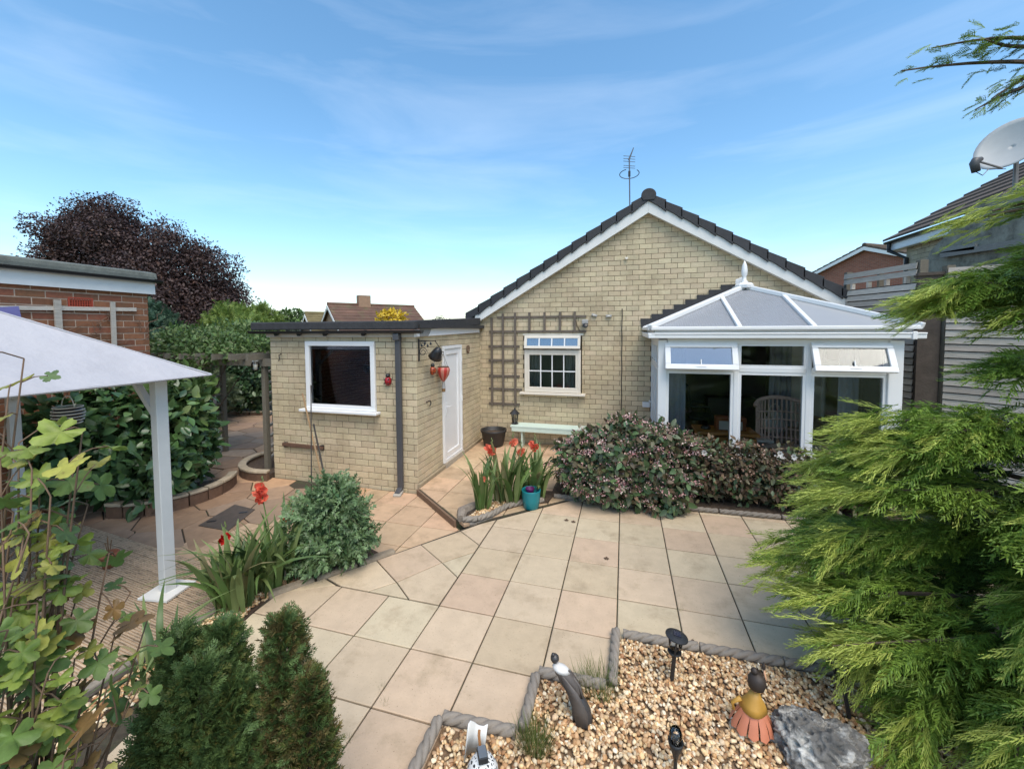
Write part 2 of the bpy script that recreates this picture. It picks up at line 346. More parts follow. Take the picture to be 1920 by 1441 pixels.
# --- lower yard: slabs near the beds, crazy paving further back
yard = [(-3.75, 2.2), (-3.0, 2.7), (-1.9, 4.5), (-3.02, 5.47), (-5.8, 5.47), (-5.8, 9.4), (-9.5, 14), (-15, 14), (-15, 3), (-7.4, 3.0), (-4.2, 3.0)]
b = B(); b.prism([(-15, 1.0), (-3.0, 1.0), (-2.95, 2.6), (-1.88, 4.47), (-1.98, 4.62), (-3.0, 5.5), (-5.8, 5.6), (-5.8, 12.5), (-16, 12.5)], -.29, LOW-.014); low = setting('lower_yard', b, M_joint)
def lowreg(x, y):  # slab zone of the lower yard
    return y < 5.5 and y > 2.9 and x > -5.35+(y-3)*.55
for i in range(-6, 9):
    for j in range(0, 7):
        x0, y0 = -4.98+i*.5, 2.56+j*.495; q = [(x0, y0), (x0+.5, y0), (x0+.5, y0+.495), (x0, y0+.495)]
        if not lowreg(x0+.25, y0+.25): continue
        q = clip(q, (-2.95, 2.6), (-1.86, 4.46)); 
        if len(q) > 2: q = clip(q, (-1.99, 4.60), (-3.02, 5.44))
        if len(q) > 2: q = clip(q, (0, 5.44), (-9, 5.44))
        if len(q) > 2: put_slab(q, LOW, M_slab_low, low)
pts = []
for _ in range(6000):
    x, y = random.uniform(-12.5, -4.2), random.uniform(3.0, 11.0)
    if lowreg(x, y) and lowreg(x+.25, y): continue
    if y > 5.45 and x > -5.78: continue
    if x > -5.6 and y > 5.2 : pass
    if all((x-p[0])**2+(y-p[1])**2 > .40**2 for p in pts): pts.append((x, y))
for p in pts:
    q = [(p[0]-.5, p[1]-.5), (p[0]+.5, p[1]-.5), (p[0]+.5, p[1]+.5), (p[0]-.5, p[1]+.5)]
    for o in pts:
        if o is p or abs(o[0]-p[0]) > 1.1 or abs(o[1]-p[1]) > 1.1: continue
        mx_, my_ = (p[0]+o[0])/2, (p[1]+o[1])/2; dx, dy = o[0]-p[0], o[1]-p[1]
        q = clip(q, (mx_, my_), (mx_-dy, my_+dx))
        if len(q) < 3: break
    if len(q) > 2: q = clip(q, (0, 5.44), (-9, 5.44)) if p[1] < 5.46 and p[0] > -5.8 else q
    if len(q) > 2: q = clip(q, (-5.80, 0), (-5.80, 20)) if p[1] > 5.4 else q
    if len(q) > 2: put_slab(q, LOW, M_stone, low, 'paving_stone', gap=.008, ch=.008, jit=.006)
# manhole cover let into the yard
m0 = [onz(u, v, LOW+.006) for u, v in ((372, 985), (428, 995), (478, 955), (440, 946))]
mh = thing('manhole_cover', 'dark brown recessed drain cover set flush in the lower yard paving', 'drain cover', tuple(m0[0]))
b = B(); b.prism([(p.x, p.y) for p in m0], LOW-.02, LOW+.012); b.build('plate', pbr('cover_metal', (.085, .065, .05), .6, .25, 12, .3, 60), mh)
for t in (.22, .78):
    c = (m0[0].lerp(m0[2], t)); b = B(); b.box((c.x, c.y, LOW+.013), (.10, .03, .008), rot=(0, 0, .6)); b.build('lifting_slot', M_black, mh)

# --- gravel bed
b = B(); b.prism(gravel_poly, -.25, -.008)
bed = setting('gravel_bed', b, pbr('gravel_base', (.20, .13, .075), .95, .5, 60, .8, 90))
# strip of gravel between deck and patio
strip = [(-3.42, 1.2), (-3.05, 1.2), (-3.05, 2.4), (-3.12, 2.80), (-2.80, 3.25), (-2.45, 3.74), (-2.75, 3.85), (-3.12, 3.32), (-3.42, 2.75)]
b = B(); b.prism(strip, -.28, -.045); setting('gravel_strip', b, M_soil)
def ico(sub=1):
    t = (1+5**.5)/2; v = [(-1,t,0),(1,t,0),(-1,-t,0),(1,-t,0),(0,-1,t),(0,1,t),(0,-1,-t),(0,1,-t),(t,0,-1),(t,0,1),(-t,0,-1),(-t,0,1)]
    f = [(0,11,5),(0,5,1),(0,1,7),(0,7,10),(0,10,11),(1,5,9),(5,11,4),(11,10,2),(10,7,6),(7,1,8),(3,9,4),(3,4,2),(3,2,6),(3,6,8),(3,8,9),(4,9,5),(2,4,11),(6,2,10),(8,6,7),(9,8,1)]
    v = [Vector(p).normalized() for p in v]
    for _ in range(sub):
        c = {}; nf = []
        def mid(a, b_):
            k = (min(a, b_), max(a, b_))
            if k not in c: c[k] = len(v); v.append(((v[a]+v[b_])/2).normalized())
            return c[k]
        for a, b_, d in f: x, y, z = mid(a, b_), mid(b_, d), mid(d, a); nf += [(a, x, z), (b_, y, x), (d, z, y), (x, y, z)]
        f = nf
    return v, f
IV, IF = ico(1); IV0 = np.array([tuple(p) for p in IV]); IVs, IFs = ico(0); IVs = np.array([tuple(p) for p in IVs])
M_peb = pbr('pebble', srgb(206, 170, 122), .7, .12, 60, .2, 200, rand=.28, island=True, col2=[srgb(226, 200, 158), srgb(170, 124, 82), srgb(222, 204, 172), srgb(190, 148, 100), srgb(150, 108, 74), srgb(214, 184, 136), srgb(236, 222, 196)], dist=.002)
def pebbles(name, poly, n, z, label, smin=.010, smax=.020, parent=None):
    xs = [p[0] for p in poly]; ys = [p[1] for p in poly]; P_ = []
    while len(P_) < n:
        x, y = random.uniform(min(xs), max(xs)), random.uniform(min(ys), max(ys))
        if inpoly(x, y, poly): P_.append((x, y, z+random.uniform(-.004, .014)))
    out_v = []; out_f = []
    groups = 8; P_ = np.array(P_); per = math.ceil(n/groups); V_ = []; F_ = []; o = 0
    for k in range(groups):
        pos = P_[k*per:(k+1)*per]; m = len(pos)
        V0, F0 = (IV0, IF) if k % 3 == 0 else (IVs, IFs)      # every second batch: angular chips
        tv = V0*(1+RNG.normal(0, .13, (len(V0), 1)))
        s = RNG.uniform(smin, smax, m)[:, None]*np.stack([np.ones(m), RNG.uniform(.6, 1, m), RNG.uniform(.4, .75, m)], 1)
        A = frames(RNG.normal(0, 1, (m, 3))*np.array([1, 1, .3]), roll=RNG.normal(0, .5, m))*s[:, None, :]
        vs = np.einsum('nij,vj->nvi', A, tv)+pos[:, None, :]; fs = np.array(F0)[None]+(np.arange(m)*len(tv))[:, None, None]+o
        o += m*len(tv); V_.append(vs.reshape(-1, 3)); F_.append(fs.reshape(-1, 3))
    ob = rawmesh(name, np.concatenate(V_), np.concatenate(F_), M_peb, parent, True, 'stuff')
    return tag(ob, label, 'gravel', kind='stuff')
vis_gravel = [(-.03, 3.12), (-.05, 2.64), (-.55, 2.61), (-.55, 2.17), (-1.02, 2.14), (-1.02, 1.75), (1.6, 1.9), (2.4, 2.6), (2.4, 3.18)]
pebbles('gravel', vis_gravel, 11500, .004, 'golden mixed gravel filling the rope-edged bed at the front')
pebbles('gravel', [(-3.38, 1.3), (-3.08, 1.3), (-3.08, 2.4), (-3.14, 2.80), (-2.88, 3.18), (-3.0, 3.32), (-3.14, 3.26), (-3.38, 2.75)], 1800, -.036, 'thin strip of golden gravel between the decking and the patio')

# ================================================================== BRICKWORK
def brick_wall(parent, o, ux, nrm, u0, u1, z0, z1, mat, imat, mortar, holes=(), span=None, course=.0985, length=.232, joint=.007, proud=.006, thick=.10, keep=300, skip=None):
    """courses of separate bricks in front of a mortar-coloured backing. o: origin on the brick face; ux: unit along; nrm: outward"""
    o, ux, nrm = Vector(o), Vector(ux), Vector(nrm); back = B(); items = []
    rows = int(math.ceil((z1-z0)/course))
    for r in range(rows):
        a, c = z0+r*course, min(z0+(r+1)*course, z1); zm = (a+c)/2
        lo, hi = (u0, u1) if span is None else span(zm)
        if hi-lo < .03: continue
        segs = [(lo, hi)]
        for (h0, h1, b0, b1) in holes:
            if b0 < zm < b1:
                ns = []
                for s0, s1 in segs:
                    if h1 <= s0 or h0 >= s1: ns.append((s0, s1)); continue
                    if h0 > s0+.01: ns.append((s0, h0))
                    if h1 < s1-.01: ns.append((h1, s1))
                segs = ns
        for s0, s1 in segs:
            M_ = Matrix((ux, -nrm, Vector((0, 0, 1)))).transposed()
            t0 = s0+(.013 if s0 == lo else 0); t1 = s1-(.013 if s1 == hi else 0)
            back.box(o+ux*((t0+t1)/2)-nrm*(proud+thick/2)+Vector((0, 0, zm)), (t1-t0, thick, c-a), M=M_)
            off = (length/2 if r % 2 else 0)+(r*7 % 3-1)*.004
            k0 = math.floor((s0-u0-off)/length)
            k = k0
            while u0+off+k*length < s1:
                p0 = max(u0+off+k*length, s0)+joint/2; p1 = min(u0+off+(k+1)*length, s1)-joint/2; k += 1
                if p1-p0 < .025: continue
                if skip and skip((p0+p1)/2, zm): continue
                pos = o+ux*((p0+p1)/2)+Vector((0, 0, zm))
                items.append((pos, p1-p0, c-a-joint))
    back.build('wall', mortar, parent)
    d2 = lambda it: (it[0]-Vector(EYE)).length
    items.sort(key=d2); cache = {}
    M3 = Matrix((ux, -nrm, Vector((0, 0, 1)))).transposed()
    inv = PINV.get(parent.name, Matrix())
    for pos, ln, ht in items[:keep]:
        key = (round(ln, 3), round(ht, 3))
        if key not in cache:
            bb = B(); x, z, d = ln/2, ht/2, .05; e = .004
            bb.add([(-x, e, -z), (x, e, -z), (x, e, z), (-x, e, z), (-x+e, 0, -z+e), (x-e, 0, -z+e), (x-e, 0, z-e), (-x+e, 0, z-e), (-x, d, -z), (x, d, -z), (x, d, z), (-x, d, z)],
                   [(4, 5, 6, 7), (0, 1, 5, 4), (1, 2, 6, 5), (2, 3, 7, 6), (3, 0, 4, 7), (8, 9, 1, 0), (9, 10, 2, 1), (10, 11, 3, 2), (11, 8, 0, 3)])
            cache[key] = bb.mesh('brick', mat)
        ob = bpy.data.objects.new('brick', cache[key]); C.objects.link(ob); ob.parent = parent; ob.matrix_parent_inverse = inv
        Mt = M3 @ Euler((random.gauss(0, .004), random.gauss(0, .003), random.gauss(0, .004))).to_matrix()
        ob.matrix_basis = Matrix.Translation(pos+nrm*random.uniform(-.0015, .002)) @ Mt.to_4x4()
    rest = items[keep:]
    if rest:
        bb = B()
        for pos, ln, ht in rest: bb.box(pos-nrm*(.025-random.uniform(-.0015, .002)), (ln, .05, ht), M=M3)
        bb.build('brickwork', imat, parent, kind='stuff')

YF, YG, XD = 5.47, 8.28, -3.02
def frame_rect(b, x0, x1, z0, z1, y, wd, dp, ax='x', fx=None):
    """rectangular frame of four butted bars in a plane; y is its middle depth"""
    P3 = (lambda a, d, c: (a, d, c)) if ax == 'x' else (lambda a, d, c: (d, a, c))
    S3 = (lambda a, d, c: (a, d, c)) if ax == 'x' else (lambda a, d, c: (d, a, c))
    b.box(P3((x0+x1)/2, y, z0+wd/2), S3(x1-x0, dp, wd)); b.box(P3((x0+x1)/2, y, z1-wd/2), S3(x1-x0, dp, wd))
    b.box(P3(x0+wd/2, y, (z0+z1)/2), S3(wd, dp, z1-z0-2*wd)); b.box(P3(x1-wd/2, y, (z0+z1)/2), S3(wd, dp, z1-z0-2*wd))
    return b
G_clear = glass('clear_glass', (.93, .96, .95), 1.0)
G_dark = glass('window_glass', (.80, .84, .84), 1.0)

# ================================================================== BUNGALOW (gable end)
house = thing('bungalow', 'buff brick bungalow gable end with dark tiled roof and white bargeboards', 'house', (.42, YG, 0))
AX, AZ, SL = .42, 4.72, .598            # roof line over the wall
span = lambda z: (max(-3.10, AX-(AZ-z)/SL), min(3.86, AX+(AZ-z)/SL))
WX0, WX1, WZ0, WZ1 = -2.03, -.83, 1.09, 2.28
OPEN = (.80, 2.62, -.1, 2.12)
brick_wall(house, (0, YG, 0), (1, 0, 0), (0, -1, 0), -3.10, 3.86, -.1, 4.70, M_brick, M_brickI, M_mortar,
           holes=[(WX0, WX1, WZ0, WZ1), OPEN], span=span, keep=300, skip=lambda u, z: (.52 < u < 3.4 and z < 2.45))
# side and inner walls so that the house is a solid place
b = B(); b.box((3.80, YG+4.2, 1.25), (.1, 8.0, 2.7)); b.box((-2.96, YG+4.2, 1.3), (.1, 8.0, 2.6)); b.box((AX, YG+8.3, 1.3), (6.9, .1, 2.7)); b.build('outer_wall', M_brickI, house)
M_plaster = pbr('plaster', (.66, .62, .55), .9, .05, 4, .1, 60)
M_dim = pbr('wall_or_dark_panel', (.42, .39, .34), .9, .06, 3, 0)
b = B(); b.box((1.7, YG+4.0, 1.2), (4.2, .05, 2.6)); b.box((3.70, YG+2.1, 1.2), (.05, 3.9, 2.6)); b.box((-.35, YG+2.1, 1.2), (.05, 3.9, 2.6)); b.box((1.7, YG+2.1, 2.46), (4.1, 3.9, .05)); b.build('wall_or_dark_panel', M_dim, house)
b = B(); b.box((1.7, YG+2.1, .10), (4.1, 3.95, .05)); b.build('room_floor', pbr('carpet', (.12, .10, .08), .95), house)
b = B(); b.box((-1.9, YG+2.0, 1.2), (2.0, .05, 2.6)); b.build('wall_or_dark_panel', M_dim, house)
# window with brick reveal
ww = thing('cottage_window', 'cream window with white glazing bars and open top light in gable wall', 'window', ((WX0+WX1)/2, YG, WZ0)); ww.parent = None
win = B(); frame_rect(win, WX0+.015, WX1-.015, WZ0+.01, 1.98, YG-.03, .06, .07); 
o_ = win.build('window_frame', M_cream, ww, bevel=.006)
b = B(); frame_rect(b, WX0+.075, WX1-.075, WZ0+.07, 1.92, YG-.035, .045, .06); sash = b.build('sash', M_cream, ww, bevel=.006)
x0, x1, z0_, z1_ = WX0+.12, WX1-.12, WZ0+.115, 1.875
for i in range(4):
    for j in range(2):
        a = x0+(x1-x0)*i/4; c = z0_+(z1_-z0_)*j/2; b = B(); b.box((a+(x1-x0)/8, YG-.03, c+(z1_-z0_)/4), ((x1-x0)/4, .006, (z1_-z0_)/2)); b.build('pane', G_dark, ww)
for i in range(1, 4): b = B(); b.box((x0+(x1-x0)*i/4, YG-.04, (z0_+z1_)/2), (.022, .026, z1_-z0_)); b.build('glazing_bar', M_white, ww)
b = B(); b.box(((x0+x1)/2, YG-.04, (z0_+z1_)/2), (x1-x0, .024, .022)); b.build('glazing_bar', M_white, ww)
# open top light, hinged at the top
hz = 2.27; rot = Matrix.Rotation(R(-13), 4, 'X')
tl = B(); frame_rect(tl, WX0+.02, WX1-.02, -.27, 0, 0, .055, .05)
TM = Matrix.Translation((0, YG-.05, hz)) @ rot
tl.v = [tuple(TM @ Vector(p)) for p in tl.v]; top_light = tl.build('top_light', M_cream, ww, bevel=.006)
for i in range(4):
    a0 = WX0+.075; wd = (WX1-WX0-.15)/4; b = B(); b.box((a0+wd*(i+.5), 0, -.135), (wd, .006, .16)); b.v = [tuple(TM @ Vector(p)) for p in b.v]; b.build('pane', glass('coated_glass', (.8, .82, .82), 7.0), top_light)
    if i: b = B(); b.box((a0+wd*i, -.012, -.135), (.022, .024, .16)); b.v = [tuple(TM @ Vector(p)) for p in b.v]; b.build('glazing_bar', M_white, top_light)
b = B(); b.box(((WX0+WX1)/2, YG-.05, WZ0-.02), (WX1-WX0+.16, .16, .045)); b.build('window_sill', M_cream, ww, bevel=.008)
b = B(); b.box(((WX0+WX1)/2, YG+.015, WZ1+.018), (WX1-WX0+.06, .04, .036)); b.build('lintel', M_cream, ww)
M_curtain = pbr('curtain', (.26, .245, .22), .9, .1, 5, .2, 20)
def curtain(parent, xa, xb, y, z0, z1, mat, name='curtain', amp=.03, fold=.09, ax='x'):
    n = max(8, int((xb-xa)/fold*6)); b = B(); vs = []; fs = []
    for i in range(n+1):
        u = xa+(xb-xa)*i/n; d = y+amp*math.sin(2*PI*(u-xa)/fold)+random.uniform(-.004, .004)
        vs += [(u, d, z0), (u, d*.3+y*.7, z1)] if ax == 'x' else [(d, u, z0), (d*.3+y*.7, u, z1)]
    for i in range(n): fs.append((2*i, 2*i+2, 2*i+3, 2*i+1))
    b.add(vs, fs); return b.build(name, mat, parent, True)
curtain(ww, WX0+.05, WX0+.32, YG+.14, 1.05, 2.25, M_curtain); curtain(ww, WX1-.34, WX1-.05, YG+.14, 1.05, 2.25, M_curtain)

# bargeboards, verge tiles, roof planes
YB = YG-.13
rake = lambda s, t, dz=0: (AX+s*t, AZ-t*SL+dz)      # t: run from the ridge
TL = 3.68
for s in (-1, 1):
    e = TL-.18
    b = B(); b.prism([rake(s, 0, .10), rake(s, e, .10), rake(s, e+.02, -.10), rake(s, 0, -.13)], YB, YB+.03, lambda p, t: (p[0], t, p[1])); b.build('bargeboard', M_board, house, bevel=.004)
    b = B(); b.prism([rake(s, 0, -.10), rake(s, e, -.08), rake(s, e, -.095), rake(s, 0, -.115)], YB+.03, YG+.02, lambda p, t: (p[0], t, p[1])); b.build('soffit', M_board, house)
    b = B(); b.prism([rake(s, 0, .10), rake(s, TL, .10), rake(s, TL, .16), rake(s, 0, .16)], YB+.02, YG+8.4, lambda p, t: (p[0], t, p[1])); rf = b.build('roof', M_tile, house)
    nT = 13
    for k in range(nT):
        t0, t1 = TL*k/nT, TL*(k+1)/nT+.03
        # each verge cap: thick outer cheek that dips at its lower end, and a top that steps over the next
        top = [rake(s, t0, .225), rake(s, t1, .262)]; bot = [rake(s, t1, .045), rake(s, (t0+t1)/2, .075), rake(s, t0, .085)]
        b = B(); b.prism(top+bot, YB-.035, YB+.004, lambda p, t: (p[0], t, p[1])); b.prism([rake(s, t0, .17), rake(s, t1, .20), rake(s, t1, .262), rake(s, t0, .225)], YB+.005, YB+.34, lambda p, t: (p[0], t, p[1]))
        b.build('verge_tile', M_tile, rf, bevel=.006)
    for k in range(nT):     # courses over the rest of the slope
        t0, t1 = TL*k/nT, TL*(k+1)/nT+.03
        b = B(); b.prism([rake(s, t0, .165), rake(s, t1, .195), rake(s, t1, .225), rake(s, t0, .19)], YB+.345, YG+8.35, lambda p, t: (p[0], t, p[1])); b.build('tile_course', M_tile, rf)
b = B()
prof = [(AX+.135*math.cos(a), AZ+.185+.125*math.sin(a)) for a in [PI*k/12 for k in range(-1, 14)]]+[(AX-.10, AZ+.09), (AX+.10, AZ+.09)]
b.prism(prof, YB-.05, YG+8.35, lambda p, t: (p[0], t, p[1])); b.build('ridge_tile', M_tile, house, bevel=.01)

# ================================================================== FLAT-ROOFED EXTENSION
ext = thing('flat_roof_extension', 'low buff brick extension with black felt flat roof left of the gable', 'extension', (-4.4, YF, LOW))
EX0, EX1 = -5.75, XD
UW = (-5.01, -3.72, 1.12, 2.23); DW = (6.36, 7.18, .08, 2.122)
brick_wall(ext, (0, YF, 0), (1, 0, 0), (0, -1, 0), EX0, EX1, LOW-.05, 2.33, M_brick, M_brickI, M_mortar, holes=[UW], keep=300)
brick_wall(ext, (XD, 0, 0), (0, 1, 0), (1, 0, 0), YF, YG, LOW-.05, 2.36, M_brick, M_brickI, M_mortar, holes=[DW], keep=300, thick=.12)
brick_wall(ext, (EX0, 0, 0), (0, -1, 0), (-1, 0, 0), -YG, -YF, LOW-.05, 2.33, M_brick, M_brickI, M_mortar, keep=60)
for ya, yb in ((YF-.02, DW[0]), (DW[1], YG-.02)): b = B(); b.bar((XD+.025, ya, -.0), (XD+.025, yb, .0), .05, .11); b.build('plinth', pbr('plinth', srgb(150, 136, 112), .9, .2, 10, .4, 60), ext)
# roof felt with upstand and drip edge
b = B(); b.box(((EX0+EX1)/2, (YF+YG)/2, 2.46), (EX1-EX0+.2, YG-YF+.1, .06)); roofp = b.build('roof', M_felt, ext)
b = B(); b.box(((EX0+EX1)/2-.06, YF-.13, 2.475), (EX1-EX0+.30, .10, .13)); b.build('felt_edge', M_felt, ext, bevel=.02)
b = B(); b.prism([(YF-.075, 2.415), (YG-.15, 2.50), (YG-.15, 2.655), (YF-.075, 2.545)], EX1-.02, EX1+.07, lambda p, t: (t, p[0], p[1])); b.build('felt_edge', M_felt, ext, bevel=.012)
b = B(); b.prism([(YF-.06, 2.30), (YG-.14, 2.345), (YG-.14, 2.49), (YF-.06, 2.405)], EX1+.005, EX1+.04, lambda p, t: (t, p[0], p[1])); b.build('fascia', M_white, ext)
b = B(); b.box(((EX0+EX1)/2, YF-.02, 2.345), (EX1-EX0+.06, .05, .10)); b.build('fascia', pbr('cream_board', (.50, .45, .38), .6, .1, 5, .1, 30), ext)
b = B(); b.prism([(YF+.05, 2.30), (YF+.05, 2.42), (YF+.32, 2.47), (YF+.42, 2.44), (YF+.36, 2.36), (YF+.30, 2.31)], EX1+.041, EX1+.055, lambda p, t: (t, p[0], p[1])); b.build('lead_patch', pbr('lead', (.25, .245, .23), .6, .15, 15, .2, 30), ext)
# gutter (half round) and square downpipe
gu = B(); prof = [(YF-.12+.055*math.cos(a), 2.40+.05*math.sin(a)) for a in [PI+PI*k/8 for k in range(9)]]
gu.prism(prof, EX0-.28, EX1+.17, lambda p, t: (t, p[0], p[1])); gt = gu.build('gutter', M_black, ext)
for x in (-5.5, -5.05, -4.55, -3.85): b = B(); b.box((x, YF-.09, 2.36), (.05, .1, .05), rot=(.5, 0, 0)); b.build('gutter_bracket', M_black, gt)
b = B(); b.box((-3.28, YF-.07, 1.12), (.085, .06, 2.28)); b.box((-3.28, YF-.095, 2.30), (.10, .10, .10)); b.box((-3.28, YF-.12, -.045), (.085, .12, .07), rot=(.5, 0, 0)); b.build('downpipe', M_grey, ext, bevel=.01)
b = B(); b.box((-3.28, YF-.14, -.07), (.12, .16, .05), rot=(.2, 0, .2)); b.build('pipe_shoe', pbr('shoe', (.38, .35, .30), .8), ext, bevel=.015)
# window with dark blind
b = B(); frame_rect(b, UW[0], UW[1], UW[2]+.015, UW[3], YF-.0, .075, .08); uw = b.build('window', M_white, ext, bevel=.006)
b = B(); b.box(((UW[0]+UW[1])/2, YF+.005, (UW[2]+UW[3])/2), (UW[1]-UW[0]-.15, .008, UW[3]-UW[2]-.165)); b.build('pane', glass('blind_glass', (.75, .78, .82), 1.1), uw)
b = B(); b.box(((UW[0]+UW[1])/2, YF-.05, UW[2]-.005), (UW[1]-UW[0]+.14, .17, .04)); b.box(((UW[0]+UW[1])/2, YF-.03, UW[2]+.028), (UW[1]-UW[0]+.02, .05, .022)); b.build('sill', M_white, uw, bevel=.008)
M_slat = pbr('blind_slat', (.10, .105, .125), .45, .05, 4, 0)
for k in range(29):
    b = B() if k == 0 else b
    z = UW[2]+.09+k*.034; b.box(((UW[0]+UW[1])/2, YF+.05, z), (UW[1]-UW[0]-.14, .030, .0018), rot=(.95, 0, 0))
b.build('blind', M_slat, uw)
b = B(); b.box(((UW[0]+UW[1])/2, YF+.09, 1.675), (1.30, .02, 1.12)); b.build('wall_or_dark_panel', pbr('painted_dark', (.008, .008, .01), .9), ext)  # near-black panel close behind the blind, its colour standing for the unlit room
# white door with recessed panel and handle
b = B(); frame_rect(b, DW[0], DW[1], DW[2], DW[3], XD-.005, .055, .08, ax='y'); dr = b.build('door_frame', M_white, ext, bevel=.004)
b = B(); frame_rect(b, DW[0]+.06, DW[1]-.06, DW[2]+.06, DW[3]-.06, XD-.008, .095, .05, ax='y'); leaf = b.build('door', M_white, ext, bevel=.005)
b = B(); b.box((XD-.02, (DW[0]+DW[1])/2, (DW[2]+DW[3])/2), (.03, DW[1]-DW[0]-.30, DW[3]-DW[2]-.30)); b.build('door_panel', M_white, leaf)
b = B(); b.box((XD+.022, DW[0]+.115, 1.02), (.012, .035, .22)); b.tube([(XD+.03, DW[0]+.115, 1.06), (XD+.07, DW[0]+.115, 1.06), (XD+.07, DW[0]+.24, 1.06)], .009, 8); b.build('handle', M_white, leaf)
for z in (.35, 1.1, 1.85): b = B(); b.tube([(XD+.045, DW[1]-.045, z-.05), (XD+.045, DW[1]-.045, z+.05)], .009, 8); b.build('hinge', M_white, leaf)
b = B(); b.box((XD+.02, (DW[0]+DW[1])/2, DW[2]-.035), (.09, DW[1]-DW[0]-.004, .09)); b.build('door_sill', pbr('concrete_sill', (.40, .35, .28), .9, .15, 12, .3, 60), ext)

# ================================================================== CONSERVATORY
con = thing('conservatory', 'white framed glazed conservatory with ribbed polycarbonate hipped roof against the gable', 'conservatory', (1.96, 6.3, 0))
CL, CR, CF, CZ = .48, 3.43, 6.3, 2.24
M1, M2, TRZ, DWZ = 1.52, 2.40, 1.825, .60
M_dw = M_brickI
b = B(); b.box(((CL+CR)/2, CF+.05, DWZ/2-.05), (CR-CL, .14, DWZ)); b.box((CL+.06, (CF+YG)/2+.05, DWZ/2-.05), (.12, YG-CF-.15, DWZ)); b.box((CR-.06, (CF+YG)/2+.05, DWZ/2-.05), (.12, YG-CF-.15, DWZ)); b.build('dwarf_wall', M_dw, con)
b = B(); b.box(((CL+CR)/2, CF+.02, DWZ-.028), (CR-CL+.16, .24, .05)); b.build('sill', M_white, con, bevel=.008)
b = B(); b.box(((CL+CR)/2, (CF+YG)/2, .08), (CR-CL-.26, YG-CF-.14, .06)); b.build('floor', pbr('floor_tile', (.22, .17, .12), .4, .1, 5, 0), con)
for x, wd in ((CL+.06, .12), (CR-.08, .16)):
    b = B(); b.box((x, CF+.03, (DWZ+CZ)/2), (wd, .12, CZ-DWZ)); b.build('corner_post', M_white, con, bevel=.01)
for x in (M1, M2): b = B(); b.box((x, CF+.03, (DWZ+CZ)/2-.01), (.065, .075, CZ-DWZ-.06)); b.build('mullion', M_white, con, bevel=.008)
b = B(); b.box(((CL+CR)/2, CF+.03, CZ-.012), (CR-CL-.26, .085, .085)); b.build('head_rail', M_white, con)
xs = [CL+.12, M1-.032, M1+.032, M2-.032, M2+.032, CR-.16]
for i in range(3):
    xa, xb = xs[2*i], xs[2*i+1]
    b = B(); b.box(((xa+xb)/2, CF+.03, TRZ), (xb-xa, .075, .075)); b.build('transom', M_white, con, bevel=.008)
    b = B(); frame_rect(b, xa, xb, DWZ, TRZ-.038, CF+.03, .035, .06); f = b.build('fixed_window', M_white, con)
    b = B(); b.box(((xa+xb)/2, CF+.03, (DWZ+TRZ)/2), (xb-xa-.07, .006, TRZ-DWZ-.10)); b.build('pane', G_clear, f)
    if i == 1:
        b = B(); frame_rect(b, xa, xb, TRZ+.038, CZ-.056, CF+.03, .028, .06); f = b.build('fixed_window', M_white, con)
        b = B(); b.box(((xa+xb)/2, CF+.03, (TRZ+CZ)/2-.01), (xb-xa-.056, .006, CZ-TRZ-.15)); b.build('pane', G_clear, f)
    else:       # top-hung fanlight standing open
        ang = 20 if i == 0 else 24
        TM = Matrix.Translation((0, CF-.012, CZ-.04)) @ Matrix.Rotation(R(-ang), 4, 'X'); hh = .40
        xl, xr = xa-.03, xb+.03
        b = B(); frame_rect(b, xl, xr, -hh, 0, 0, .075, .055); b.v = [tuple(TM @ Vector(p)) for p in b.v]; f = b.build('fanlight', M_white, con, bevel=.008)
        b = B(); b.box(((xl+xr)/2, 0, -hh/2), (xr-xl-.15, .006, hh-.15)); b.v = [tuple(TM @ Vector(p)) for p in b.v]; b.build('pane', glass('coated_glass', (.8, .82, .82), 7.0) if i == 0 else G_clear, f)
        b = B(); b.box(((xl+xr)/2, -.02, -hh+.09), (.012, .02, .11)); b.box(((xl+xr)/2, -.025, -hh+.045), (.12, .02, .02)); b.v = [tuple(TM @ Vector(p)) for p in b.v]; b.build('stay_handle', M_white, f)
# left side: four lights with transom, right side: two wide lights
for side, X, ys in (('l', CL, [CF+.09, 6.78, 7.25, 7.74, YG-.02]), ('r', CR, [CF+.09, 7.25, YG-.02])):
    xi = X+.06 if side == 'l' else X-.06
    b = B(); b.box((xi, (CF+YG)/2+.03, CZ-.03), (.08, YG-CF-.12, .07)); b.build('head_rail', M_white, con)
    for k in range(len(ys)-1):
        b = B(); frame_rect(b, ys[k]+.004, ys[k+1]-.004, DWZ, TRZ-.02, xi, .05, .07, ax='y'); f = b.build('side_window', M_white, con)
        b = B(); b.box((xi, (ys[k]+ys[k+1])/2, (DWZ+TRZ)/2-.01), (.006, ys[k+1]-ys[k]-.1, TRZ-DWZ-.1)); b.build('pane', G_clear, f)
        b = B(); frame_rect(b, ys[k]+.004, ys[k+1]-.004, TRZ-.015, CZ-.07, xi, .045, .07, ax='y'); f = b.build('side_fanlight', M_white, con)
        b = B(); b.box((xi, (ys[k]+ys[k+1])/2, (CZ+TRZ)/2-.04), (.006, ys[k+1]-ys[k]-.09, CZ-TRZ-.15)); b.build('pane', G_clear, f)
b = B(); b.tube([(CL+.02, 7.30, 1.15), (CL-.05, 7.30, 1.15), (CL-.05, 7.42, 1.15)], .01, 8); b.build('handle', M_white, con)
b = B(); b.box((CL-.06, YG-.05, .93), (.14, .08, .10)); b.build('vent_cover', M_white, con, bevel=.01)
